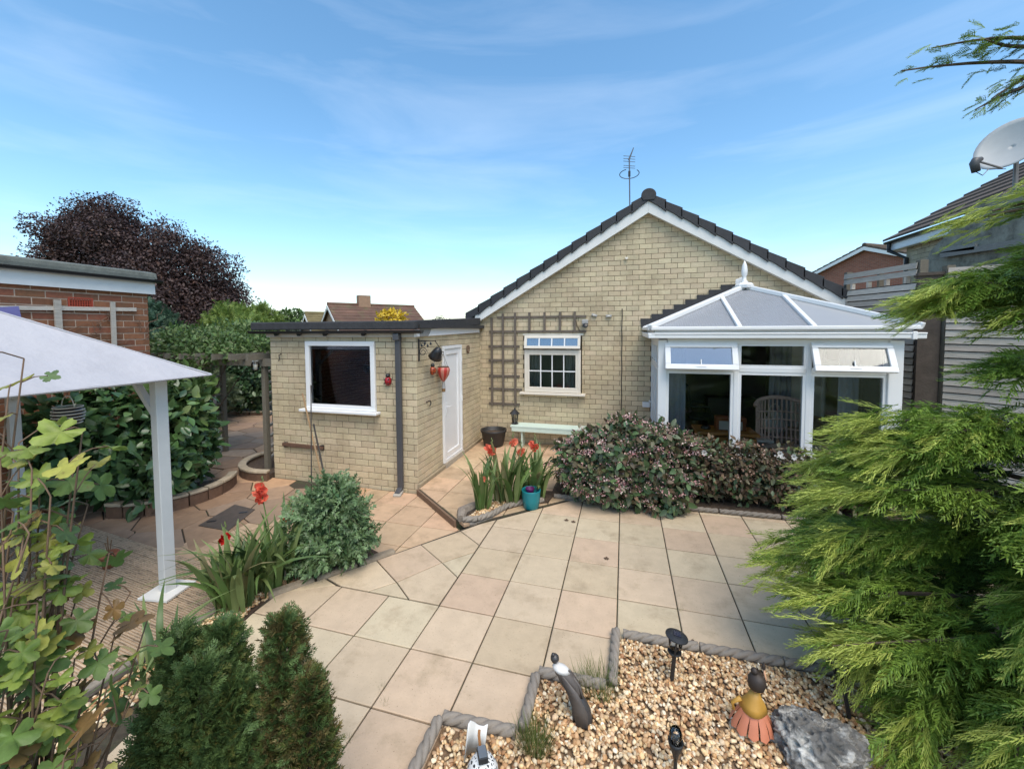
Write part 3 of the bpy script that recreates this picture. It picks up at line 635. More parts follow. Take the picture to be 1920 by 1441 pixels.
# gutter with square section and its end
EV = .17; ez = CZ+.06
def ogee(a, b_, name='gutter'):
    bb = B(); bb.bar(a, b_, .09, .075); bb.bar((a[0], a[1], a[2]+.03), (b_[0], b_[1], b_[2]+.03), .115, .02); return bb.build(name, M_white, con, bevel=.012)
ogee((CL-.10, CF-.10, ez), (CR+.16, CF-.10, ez)); ogee((CL-.10, CF-.15, ez), (CL-.10, YG-.02, ez)); ogee((CR+.10, CF-.04, ez), (CR+.10, YG-.02, ez))
b = B(); b.box((CR+.03, CF-.10, ez+.004), (.05, .125, .10)); b.build('gutter_joint', M_white, con, bevel=.006)
# hipped roof: eaves z, ridge
z_e, z_r, yr = 2.40, 3.09, 7.72
xm = (CL+CR)/2; xl, xr, yf = CL-.13, CR+.13, CF-.13
P0, P1, A0, A1 = Vector((xl, yf, z_e)), Vector((xr, yf, z_e)), Vector((xm, yr, z_r)), Vector((xm, YG, z_r))
L1, R1 = Vector((xl, YG, z_e)), Vector((xr, YG, z_e))
mpoly = bpy.data.materials.new('ribbed_polycarbonate'); mpoly.use_nodes = True; t = mpoly.node_tree; bs = t.nodes['Principled BSDF']
bs.inputs['Base Color'].default_value = (.40, .41, .43, 1); bs.inputs['Roughness'].default_value = .22
geo = N(t, 'ShaderNodeNewGeometry'); sep = N(t, 'ShaderNodeSeparateXYZ'); t.links.new(geo.outputs['Position'], sep.inputs[0])
wv = N(t, 'ShaderNodeMath', operation='MULTIPLY'); wv.inputs[1].default_value = 2*PI/.032; t.links.new(sep.outputs[0], wv.inputs[0])
sn = N(t, 'ShaderNodeMath', operation='SINE'); t.links.new(wv.outputs[0], sn.inputs[0]); bp = N(t, 'ShaderNodeBump', i_Strength=.45, i_Distance=.012); t.links.new(sn.outputs[0], bp.inputs['Height']); t.links.new(bp.outputs[0], bs.inputs['Normal'])
tr = N(t, 'ShaderNodeBsdfTranslucent'); tr.inputs[0].default_value = (.9, .92, .95, 1); ms = N(t, 'ShaderNodeMixShader'); ms.inputs[0].default_value = .3
t.links.new(bs.outputs[0], ms.inputs[1]); t.links.new(tr.outputs[0], ms.inputs[2]); t.links.new(ms.outputs[0], t.nodes['Material Output'].inputs[0])
msmooth = pbr('plain_polycarbonate', (.48, .49, .50), .25, .03, 3, 0, transl=.3)
def panel(pts, mat, off=.0, th=.016):
    pts = [Vector(p) for p in pts]; n = (pts[1]-pts[0]).cross(pts[2]-pts[0]).normalized()
    if n.z < 0: n = -n
    b = B(); m = len(pts); b.add([tuple(p+n*off) for p in pts]+[tuple(p+n*(off-th)) for p in pts], [tuple(range(m)), tuple(range(m, 2*m))[::-1]]+[(i, (i+1) % m, m+(i+1) % m, m+i) for i in range(m)]); return b.build('roof_panel', mat, con)
def hiprow(P, Q, t): return P.lerp(Q, t)
tA = (M1-xl)/(xm-xl); hA = P0.lerp(A0, tA); tB = (xr-M2)/(xr-xm); hB = P1.lerp(A0, tB)
e1, e2 = Vector((M1, yf, z_e)), Vector((M2, yf, z_e))
panel([P0, e1, hA], mpoly); panel([e1, e2, hB, A0, hA], mpoly); panel([e2, P1, hB], msmooth)
panel([P0, A0, A1, L1], msmooth); panel([P1, R1, A1, A0], msmooth)
def rafter(a, b_, name='glazing_bar', wd=.06, ht=.05, lift=.02):
    bb = B(); up = Vector((0, 0, lift)); bb.bar(Vector(a)+up, Vector(b_)+up, wd, ht); return bb.build(name, M_white, con, bevel=.012)
rafter(P0, A0, 'hip_bar', .085, .07, .025); rafter(P1, A0, 'hip_bar', .085, .07, .025); rafter(e1, hA); rafter(e2, hB)
for y in (6.95, 7.6): rafter((xl, y, z_e), (xl+(xm-xl)*min(1, (y-yf)/(yr-yf)), y, z_e+(z_r-z_e)*min(1, (y-yf)/(yr-yf)))); rafter((xr, y, z_e), (xr-(xr-xm)*min(1, (y-yf)/(yr-yf)), y, z_e+(z_r-z_e)*min(1, (y-yf)/(yr-yf))))
rafter((xl, YG-.03, z_e), (xm, YG-.03, z_r)); rafter((xr, YG-.03, z_e), (xm, YG-.03, z_r)); rafter((xm, yr, z_r+.015), (xm, YG, z_r+.015), 'ridge_bar', .13, .06)
b = B(); b.bar((xl+.02, yf-.005, z_e+.005), (xr-.02, yf-.005, z_e+.005), .03, .05); b.build('eaves_beam', M_white, con, bevel=.01)
b = B(); b.bar((xl-.005, yf+.02, z_e+.005), (xl-.005, YG, z_e+.005), .03, .05); b.build('eaves_beam', M_white, con, bevel=.01)
b = B(); b.box(((CL+CR)/2, CF-.045, 2.325), (CR-CL+.10, .03, .13)); b.build('eaves_fascia', M_white, con)
b = B(); b.box((CL-.045, (CF+YG)/2, 2.325), (.03, YG-CF-.06, .13)); b.build('eaves_fascia', M_white, con)
b = B(); b.lathe([(.14, -.05), (.15, .0), (.12, .03), (.06, .05), (.03, .06)], (xm, yr-.02, z_r+.04), 8); b.build('ridge_cap', M_white, con, bevel=.005)
b = B(); b.lathe([(.05, 0), (.052, .02), (.032, .04), (.03, .10), (.045, .13), (.048, .20), (.038, .28), (.02, .33), (.002, .37)], (xm, yr, z_r+.09), 16); b.build('finial', M_white, con, True)
for k in range(6):
    y = yr+.09+k*.085; b = B(); b.box((xm, y, z_r+.055), (.03, .085, .02)); b.lathe([(.012, 0), (.009, .05), (.015, .07), (.012, .12), (.002, .15)], (xm, y, z_r+.06), 8); b.build('cresting', M_white, con)
# stepped lead flashing up the gable
for k in range(8):
    t0, t1 = k/8, (k+1)/8; xa = xl-.03+(xm-xl)*t0; xb = xl-.03+(xm-xl)*t1+.06; za, zb = z_e+(z_r-z_e)*t0, z_e+(z_r-z_e)*t1; zt = zb+.115
    b = B(); b.prism([(xa, za+.02), (xb, zb+.02), (xb, zt), (xa-.02, zt)], YG-.02-.001*k, YG-.006-.0005*k, lambda p, t: (p[0], t, p[1])); b.build('step_flashing', M_felt, con)
    b = B(); xa2, xb2 = 2*xm-xa, 2*xm-xb; b.prism([(xa2, za+.02), (xa2+.02, zt), (xb2, zt), (xb2, zb+.02)], YG-.02-.001*k, YG-.006-.0005*k, lambda p, t: (p[0], t, p[1])); b.build('step_flashing', M_felt, con)
# inner plaster against the gable and the opening's dark frame
b = B(); b.box((.69, YG-.03, 1.2), (.22, .04, 2.3)); b.box((3.0, YG-.03, 1.2), (.76, .04, 2.3)); b.box((1.71, YG-.03, 2.26), (1.82, .04, .28)); b.build('inner_wall', M_plaster, con)
M_curt2 = pbr('grey_blue_curtain', (.24, .25, .29), .9, .1, 5, .2, 20)
def hang(xa, xb, y, label):
    t_ = thing('curtain', label, 'curtain', ((xa+xb)/2, y, .12), 'curtains in the conservatory'); c = curtain(t_, xa, xb, y, .14, 2.1, M_curt2, 'cloth'); b = B(); b.tube([(xa-.04, y, 2.12), (xb+.04, y, 2.12)], .012, 8); b.build('rail', M_white, t_); return t_
hang(.66, .92, CF+.42, 'pleated grey curtain hanging behind the left conservatory pane')
hang(2.50, 2.84, YG-.12, 'dark grey curtain beside the opening at the back of the conservatory')
hang(2.98, 3.22, CF+.55, 'grey curtain bunched behind the right conservatory pane')
# furniture
M_pine = pbr('orange_pine', srgb(176, 112, 44), .45, .18, 4, .1, 40, stretch=(1, 10, 10))
pt = thing('pine_chest', 'orange pine chest with drawers just behind the conservatory glass', 'chest', (1.50, 6.85, .11))
b = B(); b.box((1.50, 6.85, .82), (.86, .52, .04)); b.build('top', M_pine, pt, bevel=.008)
b = B(); b.box((1.50, 6.85, .44), (.78, .46, .66)); b.build('carcass', M_pine, pt, bevel=.006)
for j in range(3):
    b = B(); b.box((1.50, 6.615, .24+j*.2), (.70, .02, .17)); d_ = b.build('drawer', M_pine, pt, bevel=.004)
    for x in (1.3, 1.7): b = B(); b.lathe([(.006, 0), (.02, .02), (.012, .03), (.001, .035)], (0, 0, 0), 8); b.v = [(x+p[0], 6.605-p[2], .24+j*.2+p[1]) for p in b.v]; b.build('knob', M_pine, d_)
rd = thing('radio', 'wooden radio with pale grille standing on the pine chest', 'radio', (1.58, 6.82, .84))
b = B(); b.box((1.58, 6.84, .945), (.42, .16, .21)); b.build('case', pbr('radio_wood', srgb(120, 60, 26), .4, .15, 6, 0), rd, bevel=.015)
b = B(); b.box((1.57, 6.755, .925), (.32, .012, .13)); b.build('grille', pbr('grille', (.42, .40, .36), .8, .1, 80, .2, 200), rd)
b = B(); b.lathe([(.07, 0), (.075, .02), (.06, .04), (.03, .055), (0, .06)], (1.24, 6.84, .842), 16); tag(b.build('dish', M_black, None, True), 'small dark round dish on the left of the pine chest', 'dish')
oc = thing('office_chair', 'black office armchair seen deep inside the left conservatory pane', 'chair', (1.35, 8.9, .125))
b = B(); b.box((1.25, 8.9, 1.0), (.09, .46, .56), rot=(0, -.12, 0)); b.build('backrest', M_darkfab, oc, bevel=.04)
b = B(); b.box((1.5, 8.9, .62), (.48, .48, .09)); b.build('seat', M_darkfab, oc, bevel=.03)
for s in (-.27, .27): b = B(); b.tube([(1.3, 8.9+s, .86), (1.62, 8.9+s, .86), (1.68, 8.9+s, .60)], .022, 8); b.build('armrest', M_black, oc)
b = B(); b.tube([(1.5, 8.9, .2), (1.5, 8.9, .6)], .03, 8)
b.build('pedestal', M_black, oc)
for k in range(5): a = 2*PI*k/5; b = B(); b.tube([(1.5, 8.9, .2), (1.5+.28*math.cos(a), 8.9+.28*math.sin(a), .15)], [.025, .018], 6); b.build('leg', M_black, oc)
M_wick = pbr('pinkish_wicker', srgb(190, 158, 148), .8, .2, 20, .4, 70)
ac = thing('wicker_armchair', 'pale pinkish wicker armchair behind the middle conservatory pane', 'armchair', (2.45, 7.25, .11))
b = B()
for k in range(15):
    a = R(-70)+R(140)*k/14; r_ = .36; h_ = 1.12+.14*math.cos(a); p = (2.45+r_*math.sin(a)*1.05, 7.25+.0+r_*math.cos(a)*.8, .45); b.tube([p, (p[0], p[1]+.05, h_)], .014, 6)
b.build('back_spindles', M_wick, ac)
b = B(); b.tube([(2.45+.37*math.sin(a)*1.05, 7.30+.37*math.cos(a)*.8, 1.12+.14*math.cos(a)) for a in [R(-80+160*k/16) for k in range(17)]], .032, 8); b.build('back_rim', M_wick, ac, True)
for z in (.6, .75, .9, 1.03): b = B(); b.tube([(2.45+.365*math.sin(a)*1.05, 7.27+.365*math.cos(a)*.8, z) for a in [R(-75+150*k/14) for k in range(15)]], .012, 6); b.build('weave_band', M_wick, ac)
b = B(); b.box((2.45, 7.2, .45), (.62, .58, .14)); b.build('cushion', pbr('cushion', (.38, .30, .27), .9, .1, 10), ac, bevel=.04)
for sx in (-.27, .27):
    for sy in (-.24, .24): b = B(); b.tube([(2.45+sx, 7.2+sy, .11), (2.45+sx, 7.2+sy, .42)], .02, 6); b.build('leg', M_wick, ac)
sb = thing('sofa', 'beige sofa piled with throws at the right inside the conservatory', 'sofa', (3.0, 7.6, .11))
M_sofa = pbr('sofa_cloth', (.30, .24, .18), .95, .12, 8, .3, 30)
b = B(); b.box((3.0, 7.6, .36), (.55, 1.1, .36)); b.build('seat', M_sofa, sb, bevel=.06)
b = B(); b.box((3.2, 7.6, .66), (.18, 1.1, .46), rot=(0, .12, 0)); b.build('backrest', M_sofa, sb, bevel=.06)
for s in (-.5, .5): b = B(); b.box((3.0, 7.6+s, .54), (.52, .16, .26)); b.build('armrest', M_sofa, sb, bevel=.06)
wt = thing('low_table', 'white low table with papers in the middle of the conservatory', 'table', (2.0, 7.6, .11))
b = B(); b.box((2.0, 7.6, .56), (.7, .5, .035)); b.build('top', pbr('table_white', (.5, .49, .46), .4), wt, bevel=.01)
for sx in (-.3, .3):
    for sy in (-.2, .2): b = B(); b.box((2.0+sx, 7.6+sy, .325), (.045, .045, .43)); b.build('leg', MATS['table_white'], wt)
bgm = B(); bgm.lathe([(.12, 0), (.17, .06), (.19, .16), (.14, .25), (.08, .30), (.11, .36)], (2.52, 7.9, .60), 14, wob=lambda a, z: 1+.12*math.sin(5*a+z*20)); 
bt = thing('carrier_bag', 'crumpled white carrier bag in front of the back wall in the conservatory', 'bag', (2.52, 7.9, .6)); bgm.build('bag', pbr('bag_white', (.6, .6, .6), .5, .1, 8, .4, 12, transl=.3), bt, True)
b = B(); b.tube([(2.44, 7.9, .95), (2.46, 7.9, 1.06), (2.52, 7.9, 1.1), (2.58, 7.9, 1.06), (2.6, 7.9, .95)], .01, 6); b.build('handle', MATS['bag_white'], bt)
ch = thing('side_cabinet', 'dark side cabinet in the dim room behind the conservatory', 'cabinet', (2.1, 9.2, .13))
b = B(); b.box((2.1, 9.2, .56), (.9, .45, .86)); b.build('carcass', pbr('dark_wood', (.04, .028, .02), .5), ch, bevel=.01)
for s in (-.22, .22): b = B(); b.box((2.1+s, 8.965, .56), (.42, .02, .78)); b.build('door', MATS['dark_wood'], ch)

# ================================================================== THINGS ON THE WALLS
tr_ = thing('trellis', 'weathered L-shaped timber trellis fixed round the gable window', 'trellis', (-2.5, YG-.04, .75))
M_trel = pbr('trellis_wood', (.13, .105, .082), .85, .2, 8, .3, 60)
for x, a, c in ((-2.74, .76, 2.66), (-2.49, .76, 2.74), (-2.22, .76, 2.76), (-1.91, 2.36, 2.76), (-1.59, 2.34, 2.76), (-1.27, 2.34, 2.76), (-.97, 2.34, 2.76)):
    b = B(); b.box((x, YG-.035, (a+c)/2), (.046, .024, c-a)); b.build('upright', M_trel, tr_)
for z, a, c in ((2.66, -2.62, -.74), (2.36, -2.80, -.74), (2.04, -2.82, -2.13), (1.74, -2.82, -2.13), (1.41, -2.82, -2.13), (1.13, -2.82, -2.08), (.81, -2.82, -2.13)):
    b = B(); b.box(((a+c)/2, YG-.014, z), (c-a, .022, .046)); b.build('rail', M_trel, tr_)
b = B(); b.box((-.76, YG-.05, 2.55), (.12, .10, .09)); sl = thing('security_light', 'grey box security light at the right end of the trellis', 'light', (-.76, YG-.05, 2.5)); b.build('housing', pbr('light_housing', (.36, .35, .33), .5), sl, bevel=.01)
b = B(); b.lathe([(.05, 0), (.055, .04), (.03, .08)], (0, 0, 0), 12); b.v = [(-.75+p[0], YG-.11-p[2]*.6, 2.49+p[1]*.7-p[2]*.5) for p in b.v]; b.build('lamp_head', M_black, sl)
cbl = B(); cbl.tube([(-.86, YG-.03, 2.36), (-.92, YG-.02, 2.45), (-.95, YG-.02, 2.6), (-.93, YG-.02, 2.68)], .006, 5); cbl.build('cable', M_black, sl)
for x, z, nm in ((-.58, 2.68, 'short grey bracket on the bricks right of the trellis'), (-.30, 2.66, 'small cream junction box on the bricks above the long cable')):
    k = thing('wall_fitting', nm, 'fitting', (x, YG, z)); b = B(); b.box((x, YG-.02, z), (.11, .045, .05), rot=(0, .3 if x < -.4 else 0, 0)); b.build('box', MATS['light_housing'], k, bevel=.008); b = B(); b.box((x, YG-.045, z), (.05, .012, .02)); b.build('cap', M_cream, k)
k = thing('wall_fitting', 'tiny white fitting high on the gable under the left verge', 'fitting', (.03, YG, 3.78)); b = B(); b.box((.03, YG-.02, 3.78), (.06, .04, .03)); b.build('box', M_cream, k, bevel=.005); b = B(); b.box((.03, YG-.03, 3.76), (.03, .03, .02)); b.build('clip', M_cream, k)
b = B(); b.tube([(-.045+.004*math.sin(i*1.7), YG-.012, 2.80-i*.14) for i in range(18)], .008, 6); tag(b.build('wall_cable', M_black), 'thin dark cable running straight down the middle of the gable', 'cable')
# ladybird ornaments, one mesh body with spots and head
def ladybird(x, y, z, nrm, label, col):
    t_ = thing('ladybird_ornament', label, 'ornament', (x, y, z), 'ladybird ornaments')
    n = Vector(nrm); sd_ = n.cross(Vector((0, 0, 1))); M_ = Matrix((sd_, Vector((0, 0, 1)), n)).transposed()
    b = B(); b.lathe([(.065, 0), (.062, .025), (.045, .05), (.02, .064), (0, .067)], (0, 0, 0), 18, sx=.9, sy=1.1); b.v = [tuple(M_@Vector(p)+Vector((x, y, z))) for p in b.v]; b.build('body', col, t_, True)
    b = B(); b.lathe([(.035, 0), (.036, .02), (.025, .04), (0, .05)], (0, 0, 0), 14); b.v = [tuple(M_@Vector((p[0], p[1]+.085, p[2]))+Vector((x, y, z))) for p in b.v]; b.build('head', M_black, t_, True)
    for px, py in ((-.03, .03), (.03, .02), (-.025, -.035), (.03, -.03)):
        b = B(); b.lathe([(.013, 0), (.012, .006), (0, .008)], (0, 0, 0), 8); zz = .058-.3*(px*px+py*py)/.065; b.v = [tuple(M_@Vector((p[0]+px, p[1]+py, p[2]+zz))+Vector((x, y, z))) for p in b.v]; b.build('spot', M_black, t_)
    for s in (-1, 1): b = B(); b.tube([tuple(M_@Vector((s*.015, .11, .02))+Vector((x, y, z))), tuple(M_@Vector((s*.05, .15, .03))+Vector((x, y, z)))], .003, 4); b.build('antenna', M_black, t_)
    for s in (-1, 1):
        for q in (-.03, .03): b = B(); b.tube([tuple(M_@Vector((s*.05, q, .01))+Vector((x, y, z))), tuple(M_@Vector((s*.085, q*1.6, .012))+Vector((x, y, z)))], .004, 4); b.build('leg', M_black, t_)
M_redg = pbr('red_glaze', (.30, .012, .018), .15, .1, 10, 0)
ladybird(-3.50, YF, 1.62, (0, -1, 0), 'red ladybird ornament on the front bricks beside the downpipe', M_redg)
ladybird(XD, 5.98, 1.74, (1, 0, 0), 'orange-red ladybird ornament on the bricks left of the white door', pbr('orange_glaze', (.42, .07, .02), .2, .1, 10, 0))
# scroll bracket with black bell lamp
wb = thing('scroll_bracket', 'black wrought iron scroll bracket at the corner left of the white door', 'bracket', (XD, 5.60, 2.1))
b = B(); b.box((XD+.012, 5.54, 2.10), (.015, .025, .34)); b.build('wall_plate', M_black, wb)
b = B(); b.tube([(XD+.02, 5.54, 2.24), (XD+.30, 5.54, 2.24)], .008, 6); b.build('arm', M_black, wb)
for dz, r_ in ((.09, .055), (-.03, .07)):
    b = B(); b.tube([(XD+.08+r_*math.cos(a)*(1-a/14), 5.54, 2.10+dz+r_*math.sin(a)*(1-a/14)) for a in [k*.45 for k in range(22)]], .005, 5); b.build('scroll', M_black, wb)
for k in range(4): b = B(); b.lathe([(0, 0), (.02, .02), (0, .06)], (XD+.06+.05*k, 5.54, 2.14+.03*(k % 2)), 6, sy=.3); b.build('leaf', M_black, wb)
hb = thing('hanging_bell', 'black bell hanging from the scroll bracket left of the door', 'bell', (XD+.24, 5.62, 2.0))
b = B(); b.lathe([(.11, 0), (.09, .05), (.07, .13), (.05, .17), (.0, .19)], (0, 0, 0), 18); Mq = Matrix.Rotation(R(35), 3, 'Y') @ Matrix.Rotation(R(20), 3, 'X'); b.v = [tuple(Mq@Vector(p)+Vector((XD+.20, 5.70, 1.98))) for p in b.v]; b.build('dome', M_black, hb, True)
b = B(); b.tube([(XD+.27, 5.72, 2.13), (XD+.27, 5.56, 2.24)], .006, 6); b.build('hanger', M_black, hb)
b = B(); b.lathe([(0, -.03), (.025, 0), (0, .03)], (XD+.17, 5.68, 1.95), 10); b.build('clapper', M_black, hb, True)
# red hot-air-balloon spinner
hb = thing('balloon_ornament', 'red striped hot-air-balloon ornament hanging beside the white door', 'ornament', (XD+.12, 6.20, 1.45))
cx, cy, cz = XD+.12, 6.16, 1.68
M_bal = [pbr('balloon_red', (.42, .04, .03), .3, .1, 10, 0), pbr('balloon_pale', (.52, .20, .15), .3, .1, 10, 0)]
prof = [(.015, -.14), (.05, -.09), (.09, -.02), (.105, .05), (.098, .09), (.09, .10)]
for k in range(12):
    vs = []; 
    for r_, z in prof:
        for q in range(3): a = 2*PI*(k+q/2)/12; rr = r_*(1.05 if q == 1 else 1); vs.append((cx+rr*math.cos(a), cy+rr*math.sin(a), cz+z))
    b = B(); b.add(vs, [(i*3+q, i*3+q+1, (i+1)*3+q+1, (i+1)*3+q) for i in range(len(prof)-1) for q in range(2)]); b.build('gore', M_bal[k % 2], hb, True)
b = B(); b.lathe([(.092, 0), (.092, .015), (.0, .02)], (cx, cy, cz+.10), 18); b.build('rim', pbr('brown_rim', (.10, .05, .03), .6), hb)
for a in (0, PI/2, PI, 3*PI/2):
    b = B(); b.tube([(cx+.02*math.cos(a), cy+.02*math.sin(a), cz-.13), (cx+.03*math.cos(a), cy+.03*math.sin(a), cz-.26)], .003, 4); b.build('cord', M_wood, hb)
    b = B(); b.tube([(cx+.08*math.cos(a), cy+.08*math.sin(a), cz+.11), (cx, cy, cz+.34)], .003, 4); b.build('cord', M_wood, hb)
b = B(); b.lathe([(.03, 0), (.034, .05), (.03, .055)], (cx, cy, cz-.31), 4); b.build('basket', pbr('basket', (.22, .12, .05), .7), hb)
b = B(); b.tube([(XD+.0, cy, cz+.36), (XD+.13, cy, cz+.36), (XD+.12, cy, cz+.33)], .006, 5); b.build('hook', M_black, hb)
# hook and horseshoe
b = B(); b.tube([(XD+.0, 5.77, 1.26), (XD+.05, 5.78, 1.28)]+[(XD+.05+.0*k, 5.79+.04*math.cos(a), 1.24+.04*math.sin(a)) for k, a in enumerate([PI/2-q*.4 for q in range(9)])], .009, 6); tag(b.build('wall_hook', M_black), 'black curled hook on the bricks left of the door handle', 'hook')
b = B(); b.tube([(XD+.02, 7.53+.055*math.cos(a), 2.02+.075*math.sin(a)*(1 if math.sin(a) < 0 else 1.2)) for a in [R(130+280*k/14) for k in range(15)]], .012, 6); tag(b.build('horseshoe', pbr('rust', (.13, .07, .045), .8, .3, 30, .3, 80)), 'rusty horseshoe fixed to the bricks right of the white door', 'horseshoe')
bar = thing('wall_batten', 'rusty horizontal bar fixed low on the bricks under the dark window', 'bar', (-5.1, YF, .5))
b = B(); b.box((-5.11, YF-.04, .50), (.80, .035, .05), rot=(0, .01, 0)); b.build('bar', MATS['rust'], bar)
for x in (-5.47, -4.74): b = B(); b.box((x, YF-.015, .495), (.05, .05, .08)); b.build('bracket', M_black, bar)
h2 = B(); h2.tube([(-5.52, YF-.0, 2.02), (-5.52, YF-.05, 2.0), (-5.50, YF-.06, 1.94), (-5.54, YF-.04, 1.90)], .008, 5); tag(h2.build('wall_hook', M_black), 'small bent hook high on the bricks left of the dark window', 'hook')
# TV aerial behind the ridge
ae = thing('tv_aerial', 'thin television aerial with curled dipole standing behind the roof ridge', 'aerial', (.12, 9.6, 4.7))
ya = 9.6; pa = lambda u, v: ony(u, v, ya)
M_alu = pbr('aerial_metal', (.13, .13, .14), .5, .1, 10, 0, metal=.6)
b = B(); b.tube([pa(1181, 400), pa(1180, 300)], .014, 6); b.build('mast', M_alu, ae)
b = B(); b.tube([pa(1179, 300), pa(1188, 277)], [.02, .009], 6); b.build('boom', M_alu, ae)
for v, l_ in ((291, 10), (296, 10), (301, 10), (309, 10), (313, 10)):
    p = pa(1180, v); q = l_/758*ya; b = B(); b.tube([p+Vector((-q, 0, 0)), p+Vector((q, .12, 0))], .006, 5); b.build('element', M_alu, ae)
c = pa(1180, 326); b = B(); b.tube([c+Vector((.21*math.cos(a), .21*math.sin(a), -.03*math.sin(a))) for a in [R(-40+290*k/20) for k in range(21)]], .009, 5); b.build('dipole_ring', M_alu, ae)
b = B(); b.box(c+Vector((0, 0, 0)), (.05, .05, .11)); b.build('clamp', M_black, ae)

# ================================================================== BENCH, POTS, LANTERN
bn = thing('garden_bench', 'pale mint painted plank bench against the gable wall', 'bench', (-1.4, 8.02, 0))
M_mint = pbr('mint_paint', (.56, .68, .60), .5, .05, 6, .05, 30)
for y in (7.93, 8.10): b = B(); b.box((-1.42, y, .435), (1.62, .165, .035)); b.build('seat_plank', M_mint, bn, bevel=.006)
for y in (7.865, 8.165): b = B(); b.box((-1.42, y, .375), (1.56, .025, .08)); b.build('apron', M_mint, bn, bevel=.004)
for x in (-2.0, -.84):
    b = B(); b.box((x, 8.015, .175), (.035, .22, .35)); b.build('leg', M_mint, bn, bevel=.004); b = B(); b.box((x, 8.015, .385), (.035, .26, .06)); b.build('bracket', M_mint, bn)
ln = thing('garden_lantern', 'black metal lantern with pitched cap standing on the mint bench', 'lantern', (-2.17, 8.0, .45))
c = (-2.17, 8.0, .4535)
b = B(); b.lathe([(.075, 0), (.075, .02), (.055, .035)], c, 6); b.build('base', M_black, ln)
for k in range(6): a = 2*PI*k/6; b = B(); b.tube([(c[0]+.05*math.cos(a), c[1]+.05*math.sin(a), c[2]+.03), (c[0]+.075*math.cos(a), c[1]+.075*math.sin(a), c[2]+.22)], .006, 5); b.build('bar', M_black, ln)
b = B(); b.lathe([(.052, .035), (.07, .215)], c, 6); b.build('pane', glass('lantern_glass', (.7, .7, .68), 1), ln)
b = B(); b.lathe([(.115, .215), (.10, .23), (.05, .28), (.02, .30), (.012, .33), (.0, .34)], c, 6); b.build('cap', M_black, ln)
b = B(); b.lathe([(.02, .035), (.02, .13), (.0, .135)], c, 10); b.build('candle', M_cream, ln)
bp_ = thing('black_planter', 'large empty black plastic planter in the corner beside the bench', 'plant pot', (-2.60, 7.90, 0))
b = B(); b.lathe([(.19, 0), (.21, .05), (.255, .28), (.27, .30), (.275, .34), (.255, .345), (.245, .30), (.235, .27)], (-2.60, 7.90, .0), 28); b.build('pot', pbr('pot_black', (.022, .02, .019), .5, .2, 10, .1, 30), bp_, True)
b = B(); b.lathe([(.238, .26), (.12, .28), (0, .285)], (-2.60, 7.90, 0), 20); b.build('soil', M_soil, bp_)
tp = onz(996, 951)
tp_ = thing('teal_pot', 'glossy teal plant pot on the patio by the orange gladioli', 'plant pot', tuple(tp))
b = B(); b.lathe([(.09, 0), (.10, .01), (.118, .12), (.128, .235), (.13, .25), (.12, .252), (.115, .22), (.11, .15)], tp, 26); b.build('pot', pbr('teal_glaze', srgb(24, 126, 134), .35, .06, 6, 0), tp_, True)
b = B(); b.lathe([(.109, .15), (0, .16)], tp, 16); b.build('soil', M_soil, tp_)
ip = thing('purple_pot', 'small purple plastic pot nested inside the teal pot', 'plant pot', (tp.x, tp.y, .17)); b = B(); b.lathe([(.045, 0), (.06, .09), (.062, .10), (.055, .10), (.04, .02), (0, .02)], (tp.x-.02, tp.y+.01, .165), 16); b.build('pot', pbr('purple_plastic', (.12, .015, .11), .4), ip, True); b = B(); b.lathe([(.045, .03), (0, .035)], (tp.x-.02, tp.y+.01, .165), 12); b.build('soil', M_soil, ip)

# ================================================================== ROPE EDGING
M_rope = pbr('grey_stoneware', srgb(134, 125, 114), .75, .12, 20, .3, 90, rand=.06)
def rope_piece(a, c, r=.032, label='', group='rope twist edging stones'):
    a, c = Vector(a), Vector(c); ln_ = (c-a).length; d = (c-a).normalized(); s_ = d.cross(Vector((0, 0, 1))).normalized(); u_ = s_.cross(d)
    n, m = max(6, int(ln_/.010)), 24; b = B()
    for i in range(n+1):
        t = i/n; p = a.lerp(c, t); tw = t*ln_/.085*2*PI/3
        for k in range(m):
            th = 2*PI*k/m; rr = r*(1.10-.50*(1-abs(math.cos(1.5*(th-tw))))**2.0); b.v.append(tuple(p+s_*math.cos(th)*rr+u_*math.sin(th)*rr))
    for i in range(n):
        for k in range(m): b.f.append((i*m+k, i*m+(k+1) % m, (i+1)*m+(k+1) % m, (i+1)*m+k))
    b.f.append(tuple(range(m))[::-1]); b.f.append(tuple(n*m+k for k in range(m)))
    # sunk skirt under the twist
    b.bar(a-Vector((0, 0, r+.03)), c-Vector((0, 0, r+.03)), r*1.1, .06)
    o = b.build('rope_edging', M_rope, None, True); return tag(o, label, 'edging', group)
zr = .035
for k in range(4): rope_piece((.01+k*.55, 3.15+.012*k, zr), (.01+(k+1)*.55-.01, 3.15+.012*(k+1), zr), label='grey rope-twist edging stone behind the gravel, %s from its left corner' % ['first', 'second', 'third', 'fourth'][k])
rope_piece((-.045, 3.17, zr), (-.06, 2.68, zr), label='grey rope-twist edging stone running towards the camera beside the grass tuft')
rope_piece((-.10, 2.65, zr), (-.55, 2.64, zr), label='grey rope-twist edging stone partly hidden behind the dark figurine')
rope_piece((-.565, 2.60, zr), (-.565, 2.22, zr), label='grey rope-twist edging stone left of the dark figurine')
rope_piece((-.60, 2.19, zr), (-1.05, 2.165, zr), label='grey rope-twist edging stone at the front corner above the white lantern')
rope_piece((-1.07, 2.14, zr), (-1.08, 1.66, zr), label='grey rope-twist edging stone leaving the bottom edge of the picture')
gb = [(-1.93, 4.60), (-1.76, 4.66), (-1.62, 4.85), (-1.52, 5.10), (-1.32, 5.30), (-1.06, 5.42)]
